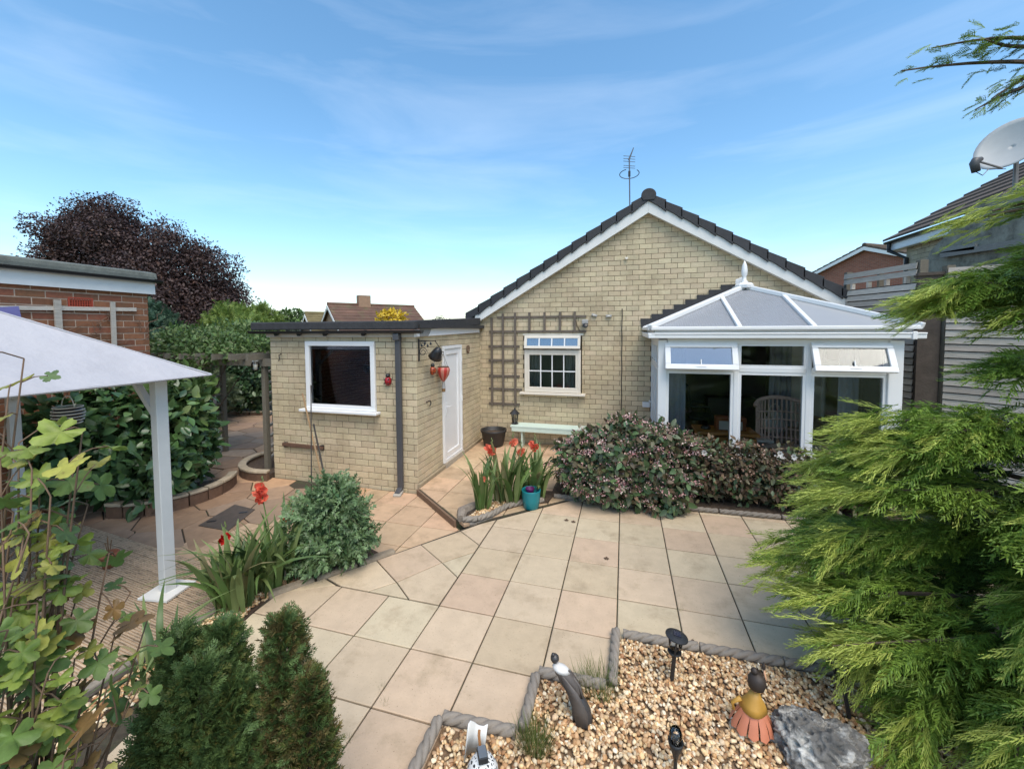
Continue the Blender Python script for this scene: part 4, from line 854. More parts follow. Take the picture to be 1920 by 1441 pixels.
for k in range(5): rope_piece((*gb[k], zr), (*gb[k+1], zr), .036, label='grey rope-twist edging stone round the gladiolus bed, %s from its front tip' % ['first', 'second', 'third', 'fourth', 'fifth'][k])
b = B(); b.tube([(-1.95, 4.60, .04), (-2.0, 4.75, .06), (-1.93, 4.95, .05), (-1.80, 5.1, .04)], [.05, .07, .06, .04], 8); tag(b.build('bed_stone', pbr('rough_stone', (.24, .20, .16), .9, .3, 15, .8, 40)), 'rough weathered stone kerb at the tip of the gladiolus bed', 'stone')
for k in range(5): rope_piece((-.95+k*.72, 5.62+.02*k, zr-.005), (-.95+(k+1)*.72-.02, 5.62+.02*(k+1), zr-.005), .03, label='grey rope-twist edging stone under the pink shrubs, %s from the left' % ['first', 'second', 'third', 'fourth', 'fifth'][k])
# planting beds
b = B(); b.prism([(-1.0, 5.64), (3.4, 5.74), (3.4, CF-.02), (-.1, CF-.02), (-.1, 6.25), (-1.0, 6.1)], -.2, .035); setting('shrub_bed', b, M_soil)
b = B(); b.prism([(-1.93, 4.62), (-1.74, 4.68), (-1.52, 5.05), (-1.32, 5.28), (-1.0, 5.42), (-.95, 5.8), (-1.3, 5.75), (-1.75, 5.3), (-1.98, 4.9)], -.1, .025); setting('gladiolus_bed', b, M_soil)
pebbles('gravel', [(-1.9, 4.66), (-1.74, 4.70), (-1.54, 5.05), (-1.34, 5.28), (-1.5, 5.4), (-1.8, 5.1)], 700, .03, 'pale pebbles scattered round the gladiolus leaves', .010, .018)
b = B(); b.prism([(-3.0, -1), (1.2, -1), (1.2, 1.55), (-2.9, 1.45)], -.2, .02); setting('front_bed', b, M_soil)
b = B(); b.prism([(1.5, -1), (6, -1), (6, 5.0), (4.3, 5.0), (4.3, 3.25), (2.3, 3.25), (2.3, 2.4), (1.5, 1.8)], -.2, .02); setting('conifer_bed', b, M_soil)

# ================================================================== SOLAR LIGHTS, ORNAMENTS, ROCK
M_sol = pbr('solar_black', (.02, .02, .021), .45, .2, 20, .05, 40)
G_sol = glass('lamp_glass', (.9, .9, .88), 1)
p = onz(1258, 1278); t_ = thing('solar_light', 'black solar stake light with flat disc cap at the back of the gravel', 'solar light', tuple(p), 'solar stake lights')
tilt = Vector((.10, .02, 1)).normalized(); q = lambda h: p+Vector((.030*h/.3, .01*h, h))
b = B(); b.tube([p-Vector((0, 0, .05)), q(.20)], .014, 8); b.build('stake', M_sol, t_)
b = B(); b.lathe([(.018, 0), (.04, .01), (.046, .02), (.043, .026)], q(.20), 16); b.build('collar', M_sol, t_)
b = B(); b.lathe([(.036, .02), (.040, .115)], q(.20), 14); b.build('glass', G_sol, t_, True)
for k in range(3): a = 2*PI*k/3+.4; b = B(); b.tube([q(.21)+Vector((.04*math.cos(a), .04*math.sin(a), 0)), q(.325)+Vector((.05*math.cos(a), .05*math.sin(a), 0))], .006, 5); b.build('strut', M_sol, t_)
b = B(); b.lathe([(.068, -.004), (.073, 0), (.072, .006), (.045, .016), (.0, .019)], (0, 0, 0), 24); Mq = Matrix.Rotation(R(8), 3, 'Y') @ Matrix.Rotation(R(-2), 3, 'X'); b.v = [tuple(Mq@Vector(v)+q(.325)) for v in b.v]; cap = b.build('cap', M_sol, t_)
b = B(); b.box((0, 0, .019), (.045, .045, .006)); b.v = [tuple(Mq@Vector(v)+q(.325)) for v in b.v]; b.build('solar_cell', pbr('solar_cell', (.01, .012, .03), .2), cap)
p = onz(1597, 1352); t_ = thing('solar_light', 'slim black solar stake light with open cage leaning beside the conifer', 'solar light', tuple(p), 'solar stake lights')
q = lambda h: p+Vector((-.075*h/.35, .03*h, h))
b = B(); b.tube([p-Vector((0, 0, .05)), q(.215)], .012, 8); b.build('stake', M_sol, t_)
b = B(); b.lathe([(.012, 0), (.028, .02), (.03, .035)], q(.21), 12); b.build('cup', M_sol, t_)
for k in range(6): a = 2*PI*k/6; b = B(); b.tube([q(.235)+Vector((.028*math.cos(a), .028*math.sin(a), 0)), q(.36)+Vector((.044*math.cos(a), .044*math.sin(a), 0))], .0045, 5); b.build('cage_bar', M_sol, t_)
b = B(); b.lathe([(.05, 0), (.052, .01), (.035, .022), (0, .024)], q(.355), 18); b.build('cap', M_sol, t_, True)
b = B(); b.lathe([(.022, .02), (.034, .13)], q(.215), 12); b.build('glass', G_sol, t_, True)
p = onz(1266, 1452); t_ = thing('solar_light', 'black trumpet-shaped solar torch without a cap at the bottom edge', 'solar light', tuple(p), 'solar stake lights')
b = B(); b.tube([p-Vector((0, 0, .05)), p+Vector((0, 0, .10))], .010, 8); b.build('stake', M_sol, t_)
b = B(); b.lathe([(.011, .09), (.018, .12), (.036, .17), (.040, .195), (.036, .195), (.03, .17), (.0, .15)], p, 18); b.build('cup', M_sol, t_, True)
b = B(); b.lathe([(.012, .16), (.03, .20), (.034, .235), (.024, .26)], p, 14); b.build('glass', G_sol, t_, True)

# fairy: petal skirt, leaf cape, bun
p = onz(1408, 1372); fy = thing('fairy_ornament', 'painted metal garden fairy with pink petal skirt and mustard cape on the gravel', 'ornament', tuple(p))
fo = lambda bb: setattr(bb, 'v', [(p.x+x+.018*z/.1*.3, p.y+y, p.z+z) for x, y, z in bb.v]) or bb
M_pet = pbr('petal_pink', srgb(196, 122, 92), .45, .12, 12, .05, 40); M_cape = pbr('mustard_cape', srgb(186, 140, 60), .5, .15, 14, .1, 40)
M_hair = pbr('dark_hair', (.035, .024, .018), .6, .2, 20, .1, 60); M_skin = pbr('painted_skin', srgb(206, 156, 120), .5, .06, 10, 0)
for k in range(11):
    vs = []; 
    for r_, z in ((.032, .215), (.066, .15), (.098, .095), (.115, .05)):
        for q_ in (-1, 0, 1): a = 2*PI*k/11+q_*(PI/11)*(1.02 if r_ < .09 else .86); rr = r_*(1.04 if q_ == 0 else .97)*(1+.03*(k % 2)); vs.append((rr*math.cos(a)*1.0, rr*math.sin(a)*.85, z-(.012 if q_ == 0 and r_ > .1 else 0)))
    b = B(); b.add(vs, [(i*3+j, i*3+j+1, i*3+j+4, i*3+j+3) for i in range(3) for j in range(2)]); fo(b).build('petal', M_pet, fy, True)
b = B(); b.lathe([(.024, .262), (.040, .225), (.060, .185), (.075, .150), (.071, .149), (.035, .22), (.018, .26)], (0, 0, 0), 22, sy=.85, wob=lambda a, z: 1+(.10*math.sin(3*a+.6) if z < .2 else 0)); fo(b).build('cape', M_cape, fy, True)
b = B(); b.lathe([(.016, .25), (.014, .275), (.03, .285), (.045, .31), (.044, .34), (.03, .362), (0, .37)], (0, 0, 0), 18); fo(b).build('head', M_skin, fy, True)
b = B(); b.lathe([(.02, .282), (.042, .292), (.0485, .315), (.047, .345), (.032, .368), (0, .377)], (.004, -.006, 0), 18); fo(b).build('hair', M_hair, fy, True)
b = B(); b.lathe([(0, .365), (.017, .374), (.02, .388), (.013, .40), (0, .405)], (-.012, -.004, 0), 12); fo(b).build('bun', M_hair, fy, True)
b = B(); b.tube([(.046, 0, .29), (.055, .01, .34), (.04, .01, .395)], [.008, .006, .005], 6); fo(b).build('raised_arm', M_skin, fy, True)
b = B(); b.lathe([(0, .39), (.012, .40), (.01, .42), (0, .445)], (.038, .01, 0), 8); fo(b).build('leaf_wand', M_hair, fy)
b = B(); b.tube([(-.07, .0, .20), (-.11, .01, .155), (-.10, .0, .12)], [.014, .01, .008], 6); fo(b).build('sleeve', M_cape, fy, True)
for s, y in ((-.04, .0), (-.01, .025)):
    b = B(); b.tube([(s, y, .08), (s-.005, y, .03)], .011, 8); fo(b).build('leg', M_skin, fy); b = B(); b.lathe([(.02, 0), (.026, .01), (.02, .03), (.0, .036)], (s-.012, y-.01, 0), 12, sx=1.4); fo(b).build('boot', M_pet, fy, True)

# dark leaning figurine
p = onz(1092, 1352); dg = thing('figurine', 'dark metal garden figurine with white collar leaning over the gravel', 'figurine', tuple(p)); dg.scale = (.80, .80, .80)
M_fig = pbr('dark_metal_paint', (.045, .042, .042), .4, .2, 15, .05, 40); M_coat = pbr('brown_coat', (.085, .07, .06), .5, .2, 15, .05, 40)
lean = lambda h: Vector((p.x-.21*(h/.42)+.05*math.sin(h*9), p.y+.055*(h/.42), p.z+h))
def body(prof, n=14, sx=1, sy=.7):
    b = B()
    for h, r_ in prof:
        c = lean(h)
        for k in range(n): a = 2*PI*k/n; b.v.append((c.x+r_*math.cos(a)*sx, c.y+r_*math.sin(a)*sy, c.z))
    for i in range(len(prof)-1):
        for k in range(n): b.f.append((i*n+k, i*n+(k+1) % n, (i+1)*n+(k+1) % n, (i+1)*n+k))
    b.f.append(tuple(range(n))[::-1]); b.f.append(tuple((len(prof)-1)*n+k for k in range(n))); return b
body([(0, .066), (.02, .080), (.10, .072), (.17, .052), (.20, .042)]).build('skirt', M_fig, dg, True)
body([(.185, .050), (.22, .060), (.27, .070), (.32, .074), (.355, .058), (.375, .025)]).build('coat', M_coat, dg, True)
body([(.335, .068), (.357, .060), (.378, .022)]).build('collar', pbr('collar_white', (.62, .60, .57), .5), dg, True)
hd_ = lean(.40); b = B(); b.lathe([(.0, -.034), (.022, -.026), (.034, -.006), (.033, .014), (.02, .030), (0, .036)], (hd_.x, hd_.y, hd_.z+.012), 16); b.build('head', M_fig, dg, True)
b = B(); b.lathe([(0, 0), (.012, .006), (.014, .016), (.008, .026), (0, .028)], (hd_.x-.012, hd_.y-.012, hd_.z+.036), 12); b.build('hair_knot', M_fig, dg, True)
for s in (-1, 1):
    b = B(); b.tube([lean(.34)+Vector((s*.045, 0, 0)), lean(.26)+Vector((s*.066, -.01, 0)), lean(.19)+Vector((s*.05, -.03, 0))], [.016, .013, .009], 7); b.build('arm', M_coat, dg, True)
b = B(); b.add([tuple(lean(h)+Vector((w_, -.045-.01*j, 0))) for j, (h, ws) in enumerate(((.33, (-.012, .012)), (.24, (-.04, .045)), (.12, (-.05, .06)), (.02, (-.035, .05)))) for w_ in ws], [(0, 1, 3, 2), (2, 3, 5, 4), (4, 5, 7, 6)])
o = b.build('coat_tail', M_coat, dg, True); o.modifiers.new('solid', 'SOLIDIFY').thickness = .006

# rock with veins
from mathutils import noise as mnoise
def rock(c, r_, label, seed, mat, parent=None, sub=3):
    v, f = ico(sub); rn = random.Random(seed); dirs = [Vector((rn.gauss(0, 1), rn.gauss(0, 1), rn.gauss(0, 1))).normalized() for _ in range(11)]; off = [rn.uniform(.55, .92) for _ in dirs]; b = B()
    for p_ in v:
        d = 1.0
        for n_, o_ in zip(dirs, off):
            t = p_.dot(n_)
            if t > .01: d = min(d, o_/t)
        q = p_*1.9+Vector((seed*3.1, 0, 0)); d *= 1+.22*mnoise.noise(q)+.14*(1-abs(mnoise.noise(q*2.6))*2.2)+.06*mnoise.noise(q*7)+.03*mnoise.noise(q*15)
        b.v.append((c[0]+p_.x*d*r_[0], c[1]+p_.y*d*r_[1], c[2]+p_.z*d*r_[2]))
    b.f = f; return tag(b.build('rock', mat, parent, True), label, 'rock')
M_rock = pbr('veined_rock', srgb(104, 102, 98), .85, .4, 9, 1.0, 40, mcol=srgb(205, 202, 194), mscale=7, mlo=.47, mhi=.60, dist=.02)
pr_ = onz(1540, 1400); rock((pr_.x-.02, pr_.y-.05, .03), (.235, .165, .175), 'big grey and white veined rock on the gravel beside the fairy', 3, M_rock, sub=5)
pr_ = onz(1655, 1290); rock((pr_.x+.06, pr_.y+.02, .04), (.18, .12, .13), 'mossy grey rock half hidden under the conifer', 8, pbr('mossy_rock', srgb(96, 98, 84), .9, .35, 9, 1.0, 30, dist=.03), sub=3)

# white pierced solar lantern at the bottom edge
p = onz(905, 1470); wl = thing('pierced_lantern', 'white pierced metal lantern with black solar cell at the bottom edge of the gravel', 'lantern', tuple(p))
mp_ = bpy.data.materials.new('pierced_white'); mp_.use_nodes = True; t = mp_.node_tree; bs = t.nodes['Principled BSDF']; vo = N(t, 'ShaderNodeTexVoronoi', i_Scale=55, feature='DISTANCE_TO_EDGE'); ge = N(t, 'ShaderNodeNewGeometry'); t.links.new(ge.outputs['Position'], vo.inputs['Vector'])
cr = N(t, 'ShaderNodeValToRGB'); cr.color_ramp.interpolation = 'CONSTANT'; cr.color_ramp.elements[0].color = (.72, .71, .68, 1); cr.color_ramp.elements[1].position = .22; cr.color_ramp.elements[1].color = (.02, .02, .02, 1); t.links.new(vo.outputs['Distance'], cr.inputs[0]); t.links.new(cr.outputs[0], bs.inputs['Base Color'])
b = B(); b.lathe([(.07, 0), (.085, .04), (.082, .09), (.06, .13), (.035, .15), (0, .155)], p, 24); b.build('globe', mp_, wl, True)
b = B(); b.box((0, 0, 0), (.05, .085, .03)); Mq = Matrix.Rotation(R(28), 3, 'Z') @ Matrix.Rotation(R(-12), 3, 'X'); b.v = [tuple(Mq@Vector(v)+p+Vector((.0, .0, .165))) for v in b.v]; sc_ = b.build('solar_box', M_sol, wl, bevel=.004)
b = B(); b.box((0, 0, .016), (.042, .076, .004)); b.v = [tuple(Mq@Vector(v)+p+Vector((0, 0, .165))) for v in b.v]; b.build('solar_cell', pbr('grey_cell', (.16, .18, .20), .25), sc_)
b = B()
for i in range(7):
    a = R(200-i*20); b.v += [(p.x-.05+.085*math.cos(a)*.9, p.y+.07+.06*math.sin(a), p.z+.03), (p.x-.035+.085*math.cos(a)*.9, p.y+.09+.06*math.sin(a), p.z+.19+.03*math.sin(i))]
b.f = [(2*i, 2*i+2, 2*i+3, 2*i+1) for i in range(6)]; o = b.build('shade', M_board, wl, True); o.modifiers.new('solid', 'SOLIDIFY').thickness = .005
b = B(); b.tube([(p.x-.03, p.y+.05, p.z+.14), (p.x-.045, p.y+.07, p.z+.19), (p.x-.05, p.y+.09, p.z+.20)], .008, 6); b.build('rope_loop', pbr('jute', srgb(150, 104, 62), .9, .2, 60, .3, 120), wl)

# ================================================================== DECK AND GAZEBO
def zfor(x, y, v):      # height at (x, y) that shows at pixel row v
    k = (v-CY); a = np.array([x, y, 0.]); num = k*AF.dot(a)-F*AD.dot(a); den = F*AD[2]-k*AF[2]; return H+num/den
GA = R(-5.9); ux = Vector((math.cos(GA), math.sin(GA), 0)); uy = Vector((-math.sin(GA), math.cos(GA), 0))
P0g = onz(315, 1108, DECK)
gm = lambda a, c, z=0.: P0g+ux*a+uy*c+Vector((0, 0, z-DECK))
dk = thing('decking', 'weathered grooved timber deck boards under the gazebo', 'decking', tuple(gm(-1.5, -1.2, LOW)))
MG = Matrix((ux, uy, Vector((0, 0, 1)))).transposed()
prof = [(-.069, -.026), (-.069, -.003), (-.066, 0)]
for k in range(6):
    x = -.054+k*.0216; prof += [(x-.0062, 0), (x-.0048, -.011), (x+.0048, -.011), (x+.0062, 0)]
prof += [(.066, 0), (.069, -.003), (.069, -.026)]
deck_me = {}
for k in range(24):
    c = .36-k*.150; x0, x1 = -4.2, .66-max(0, k-2)*.02
    if k >= 6: x1 = .62
    b = B(); b.prism(prof[::-1], x0, x1, lambda p, t: (t, p[0], p[1]))
    me = deck_me.setdefault(round(x1, 2), None) or b.mesh('deck_board', M_deck); deck_me[round(x1, 2)] = me
    o = link('deck_board', me, dk); o.matrix_parent_inverse = PINV[dk.name]; o.matrix_basis = Matrix.Translation(gm(random.uniform(-.01, .01), c, DECK+random.uniform(-.002, .002))) @ MG.to_4x4()
b = B(); b.bar(gm(.70, .42, -.07), gm(.66, -3.2, -.07), .07, .07); b.build('edge_kerb', pbr('kerb_stone', (.24, .21, .17), .9, .3, 12, .6, 40), dk, bevel=.015)
gz = thing('gazebo', 'white canvas gazebo with square grey posts over the deck', 'gazebo', tuple(gm(-1.42, -1.42, DECK)))
for a, c in ((0, 0), (-2.84, 0), (0, -2.84), (-2.84, -2.84)):
    b = B(); b.box((0, 0, 0), (.096, .096, 1.99), M=MG); b.v = [tuple(Vector(v)+gm(a, c, DECK+1.0)) for v in b.v]; ps = b.build('post', M_post, gz, bevel=.006)
    b = B(); b.box((0, 0, 0), (.30, .30, .018), M=Matrix.Rotation(.25, 3, 'Z')@MG); b.v = [tuple(Vector(v)+gm(a, c, DECK+.012)) for v in b.v]; b.build('foot_plate', M_board, ps)
    sa, sb_ = (-1 if a == 0 else 1), (-1 if c == 0 else 1)
    b = B(); b.bar(gm(a+sa*.05, c, 1.62), gm(a+sa*.36, c, 1.93), .05, .05); b.build('brace', M_post, ps)
for (a0, c0, a1, c1) in ((0, 0, -2.84, 0), (0, -2.84, -2.84, -2.84), (0, 0, 0, -2.84), (-2.84, 0, -2.84, -2.84)):
    b = B(); b.bar(gm(a0, c0, 1.965), gm(a1, c1, 1.965), .05, .06); b.build('beam', M_post, gz)
cor = [gm(.30, .28, 1.985), gm(-3.12, .28, 1.985), gm(-3.12, -3.12, 1.985), gm(.30, -3.12, 1.985)]; apx = gm(-1.42, -1.42, 2.98)
for k in range(4):
    A_, B_ = cor[k], cor[(k+1) % 4]; n = 40; b = B(); nrm_ = (B_-A_).cross(apx-A_).normalized(); nrm_ = nrm_ if nrm_.z > 0 else -nrm_
    for i in range(n+1):
        for j in range(n+1):
            s, t = i/n, j/n; p = A_.lerp(B_, s).lerp(apx, t); e = math.sin(PI*s)*math.sin(PI*min(1, t*1.1))
            cr_ = max(0, 1-t*1.6); p += nrm_*(-.040*e+.012*math.sin(11*t+5*s+k)*e+.010*math.sin(20*s+9*t*s)*cr_*min(1, 5*s*(1-s)+.15)+.006*math.sin(43*s-14*t)*cr_); p.z -= .012*math.sin(PI*s)*(1-t)
            b.v.append(tuple(p))
    b.f = [(i*(n+1)+j, (i+1)*(n+1)+j, (i+1)*(n+1)+j+1, i*(n+1)+j+1) for i in range(n) for j in range(n)]
    cv = b.build('canopy_panel', M_canvas, gz, True)
    b = B(); b.tube([tuple(A_.lerp(apx, t/20)+Vector((0, 0, .004))) for t in range(21)], .007, 5); b.build('seam', M_canvas, cv)
    b = B(); b.tube([tuple(A_.lerp(B_, t/10)+Vector((0, 0, -.012*math.sin(PI*t/10)))) for t in range(11)], .009, 5); b.build('hem', M_canvas, cv)
# striped wire lantern hanging under the canopy
p = atd(128, 775, 4.3); wl = thing('wire_lantern', 'round striped wire lantern hanging under the gazebo canopy', 'lantern', (p.x, p.y, p.z-.15))
for k in range(6): z = -.10+k*.034; r_ = .125*math.sqrt(max(.1, 1-(z/.17)**2)); b = B(); b.tube([(p.x+r_*math.cos(a), p.y+r_*math.sin(a), p.z+z) for a in [2*PI*q/20 for q in range(21)]], .007, 5, cap=False); b.build('ring', pbr('pale_wire', (.55, .54, .5), .5), wl)
b = B(); b.lathe([(.05, -.11), (.10, -.08), (.115, 0), (.10, .06)], p, 16); b.build('inner_cup', M_black, wl, True)
b = B(); b.tube([(p.x+.10*math.cos(a), p.y, p.z+.06+.13*math.sin(a)) for a in [PI*q/10 for q in range(11)]], .005, 5); b.build('handle', MATS['pale_wire'], wl)
b = B(); b.tube([(p.x, p.y, p.z+.19), (p.x, p.y, 2.3)], .003, 4); b.build('cord', M_black, wl)
# terracotta pot on the deck
p = onz(205, 1062, DECK); fp = thing('terracotta_pot', 'small terracotta pot with dried flower heads at the deck edge', 'plant pot', tuple(p)); b = B(); b.lathe([(.05, 0), (.075, .12), (.085, .125), (.085, .15), (.07, .15), (.06, .10)], p, 18); b.build('pot', pbr('terracotta', (.28, .10, .05), .8, .15, 12, .2, 40), fp, True); b = B(); b.lathe([(.062, .11), (0, .12)], p, 12); b.build('soil', M_soil, fp)
for k in range(5): b = B(); b.tube([p+Vector((0, 0, .11)), p+Vector((random.uniform(-.08, .08), random.uniform(-.08, .08), .30))], .004, 5); b.build('dry_stem', pbr('dry', (.20, .12, .06), .9), fp)

# ================================================================== GARAGE ON THE LEFT
GXW, GYE, GZ = -7.6, 4.87, 3.06
ga = thing('brick_garage', 'red-brown brick garage with white fascia and grey felt roof at left', 'garage', (GXW-1.5, 2, LOW))
M_rbrickI = pbr('red_brick_mass', srgb(132, 86, 60), .85, .2, 25, .5, 90, rand=.18, island=True, col2=[srgb(142, 94, 64), srgb(120, 80, 56), srgb(138, 82, 60)], mcol=srgb(120, 92, 66), mscale=5, mlo=.5, mhi=.75, dist=.006)
brick_wall(ga, (GXW, 0, 0), (0, 1, 0), (1, 0, 0), -1.0, GYE, GZ-.098*32, GZ, M_rbrick, M_rbrickI, M_rmortar, keep=300, joint=.015, length=.29, course=.098, holes=[(3.86, 4.15, 2.75, 2.90)], thick=.2)
b = B(); b.box((GXW-1.6, GYE-.1, 1.5), (3.0, .2, 3.1)); b.build('end_wall', M_rbrick, ga)
b = B(); b.box((GXW+.05, (GYE-1)/2+.03, 3.115), (.03, GYE+1.08, .20)); b.build('fascia', M_fascia, ga)
b = B(); b.box((GXW-1.5, (GYE-1)/2, 3.27), (3.2, GYE+1.1, .06)); b.build('roof', M_felt2, ga)
b = B(); b.prism([(GXW+.03, 3.262), (GXW+.10, 3.262), (GXW+.08, 3.36), (GXW-.05, 3.39), (GXW-.05, 3.305)], -1.05, GYE+.09, lambda p, t: (p[0], t, p[1])); b.build('felt_edge', M_felt2, ga, bevel=.01)
b = B(); b.prism([(GXW+.07+.05*math.cos(a)+.055, 3.245+.045*math.sin(a)) for a in [PI+PI*k/8 for k in range(9)]], -1.05, GYE+.13, lambda p, t: (p[0], t, p[1])); b.build('gutter', M_black, ga)
v0 = onx(128, 555, GXW); v1 = onx(171, 576, GXW)
tv_ = thing('air_brick', 'terracotta air vent brick in the garage wall', 'vent', (GXW, (v0.y+v1.y)/2, 2.8)); M_vent = pbr('vent_clay', srgb(170, 74, 52), .8, .1, 20)
b = B(); frame_rect(b, 3.865, 4.145, 2.755, 2.895, GXW-.02, .018, .05, ax='y'); b.build('frame', M_vent, tv_)
for k in range(1, 9): b = B(); b.box((GXW-.012, 3.883+k*.0285, 2.825), (.02, .008, .104)); b.build('upright_bar', M_vent, tv_)
for k in range(1, 5): b = B(); b.box((GXW-.016, 4.005, 2.773+k*.022), (.02, .244, .008)); b.build('cross_bar', M_vent, tv_)
b = B(); b.box((GXW-.07, 4.005, 2.825), (.02, .26, .12)); b.build('backing', M_black, tv_)
gt_ = thing('wall_battens', 'grey timber battens of an old trellis on the garage wall', 'trellis', (GXW, 4, 2.4)); X_ = GXW+.03
for (u0_, v0_, u1_, v1_, wd) in ((-30, 576, 255, 580, .055), (107, 562, 112, 640, .075), (211, 566, 216, 690, .06), (150, 655, 262, 668, .055)):
    a, c = onx(u0_, v0_, X_+(.02 if u1_-u0_ < 20 else 0)), onx(u1_, v1_, X_+(.02 if u1_-u0_ < 20 else 0)); b = B(); b.bar(a, c, wd, .022, up=(1, 0, 0)); b.build('batten', M_silver, gt_)
vn = thing('dead_vine', 'bare brown climber stems creeping over the garage bricks', 'vine', (GXW, 4.2, 1.5))
for k in range(16):
    y, z = random.uniform(3.4, 4.8), random.uniform(1.6, 2.6); pts_ = []
    for q in range(8): pts_.append((GXW+.025+random.uniform(0, .02), y, z)); y += random.uniform(-.06, .12); z += random.uniform(-.03, .09)
    b = B(); b.tube(pts_, [.008-.0008*q for q in range(8)], 5); b.build('stem', pbr('vine_bark', (.16, .09, .055), .9, .2, 20), vn)
v0 = onx(4, 578, -7.3); b = B(); b.box((-7.32, v0.y-.05, 2.58), (.03, .42, .24), rot=(.12, 0, 0)); o = thing('purple_sheet', 'purple-blue plastic sheet above the canopy at the left edge', 'sheet', (-7.32, v0.y, 2.4)); b.build('sheet', pbr('purple_sheet', (.16, .15, .34), .5, .1, 5, .2, 20), o); b = B(); b.bar((-7.34, v0.y-.26, 1.35), (-7.34, v0.y-.26, 2.72), .03, .03); b.build('pole', M_silver, o)

# ================================================================== LOW WALLS AND PERGOLA
def arc_wall(c, r_, a0, a1, n, label, h=.16, soil=True, squash=1):
    t_ = thing('planter_wall', label, 'low wall', (c[0], c[1], LOW)); M_cap = pbr('cap_stone', srgb(168, 154, 132), .85, .2, 10, .4, 60, rand=.12)
    M_dark = pbr('wall_stone', srgb(110, 84, 66), .9, .25, 14, .6, 50, rand=.2)
    for k in range(n):
        for lay, (za, zb, ri, ro, mt, nm) in enumerate(((LOW-.03, LOW+h-.045, r_-.09, r_, M_dark, 'wall_stone'), (LOW+h-.04, LOW+h, r_-.11, r_+.015, M_cap, 'coping_stone'))):
            g_ = .02; s0, s1 = R(a0+(a1-a0)*k/n)+g_*.5, R(a0+(a1-a0)*(k+1)/n)-g_*.5; sm = (s0+s1)/2
            q = [(c[0]+ro*math.cos(s), c[1]+ro*math.sin(s)*squash) for s in (s0, sm, s1)]+[(c[0]+ri*math.cos(s), c[1]+ri*math.sin(s)*squash) for s in (s1, sm, s0)]
            b = B(); b.prism(q, za, zb+random.uniform(-.006, .006)); b.build(nm, mt, t_, bevel=.008)
    if soil:
        b = B(); b.prism([(c[0]+(r_-.08)*math.cos(R(a0+(a1-a0)*k/12)), c[1]+(r_-.08)*math.sin(R(a0+(a1-a0)*k/12))*squash) for k in range(13)]+([(c[0], c[1])] if abs(a1-a0) < 350 else []), LOW-.02, LOW+h*.5); b.build('soil', M_soil, t_)
    return t_
arc_wall((-5.95, 6.0), .78, 150, 290, 5, 'curved low stone planter wall at the foot of the pergola post', .17)
arc_wall((-6.75, 4.50), .86, -85, 45, 8, 'curved low stone wall round the laurel bed', .20)
arc_wall((-11.0, 11.2), 1.9, 200, 320, 9, 'low stone kerb round the dark shrub at the far end of the yard', .12)
pg = thing('pergola', 'weathered timber pergola with ladder sides behind the extension corner', 'pergola', (-6.9, 6.2, LOW))
pb = onz(503, 888, LOW); px_, py_ = pb.x, pb.y; zt = zfor(px_, py_, 684)
for (x, y) in ((px_, py_), (px_-.24, py_+.42), (px_-2.0, py_+.1), (px_-2.0, py_+.85)):
    b = B(); b.box((x, y, (zt+LOW)/2), (.075, .075, zt-LOW)); b.build('post', M_wood, pg)
for k in range(9): z = LOW+.25+k*.19; b = B(); b.bar((px_-.02, py_+.03, z), (px_-.22, py_+.39, z), .05, .035); b.build('rung', M_silver, pg); b = B(); b.box((px_-2.0, py_+.475, z), (.04, .70, .035)); b.build('rung', M_wood, pg)
for y in (py_-.06, py_+.80): b = B(); b.bar((px_-2.35, y, zt+.05), (px_+.30, y+.02, zt+.05), .045, .13); b.build('beam', M_wood, pg)
for k in range(7): x = px_-2.2+k*.37; b = B(); b.bar((x, py_-.35, zt+.15), (x, py_+1.15, zt+.15), .045, .10); b.build('rafter', M_wood, pg)
# small clear lantern hanging from the beam
p = Vector((px_-.02, py_-.16, zt+.02)); jl = thing('jar_light', 'small clear glass jar light hung on the pergola beam end', 'lantern', tuple(p)); b = B(); b.lathe([(.05, -.10), (.065, -.05), (.06, .02), (.04, .05)], p, 14); b.build('jar', G_sol, jl, True); b = B(); b.lathe([(.042, .05), (.045, .075), (0, .08)], p, 12); b.build('lid', M_board, jl); b = B(); b.lathe([(.03, -.09), (.03, 0), (0, .01)], p, 10); b.build('candle', M_cream, jl)

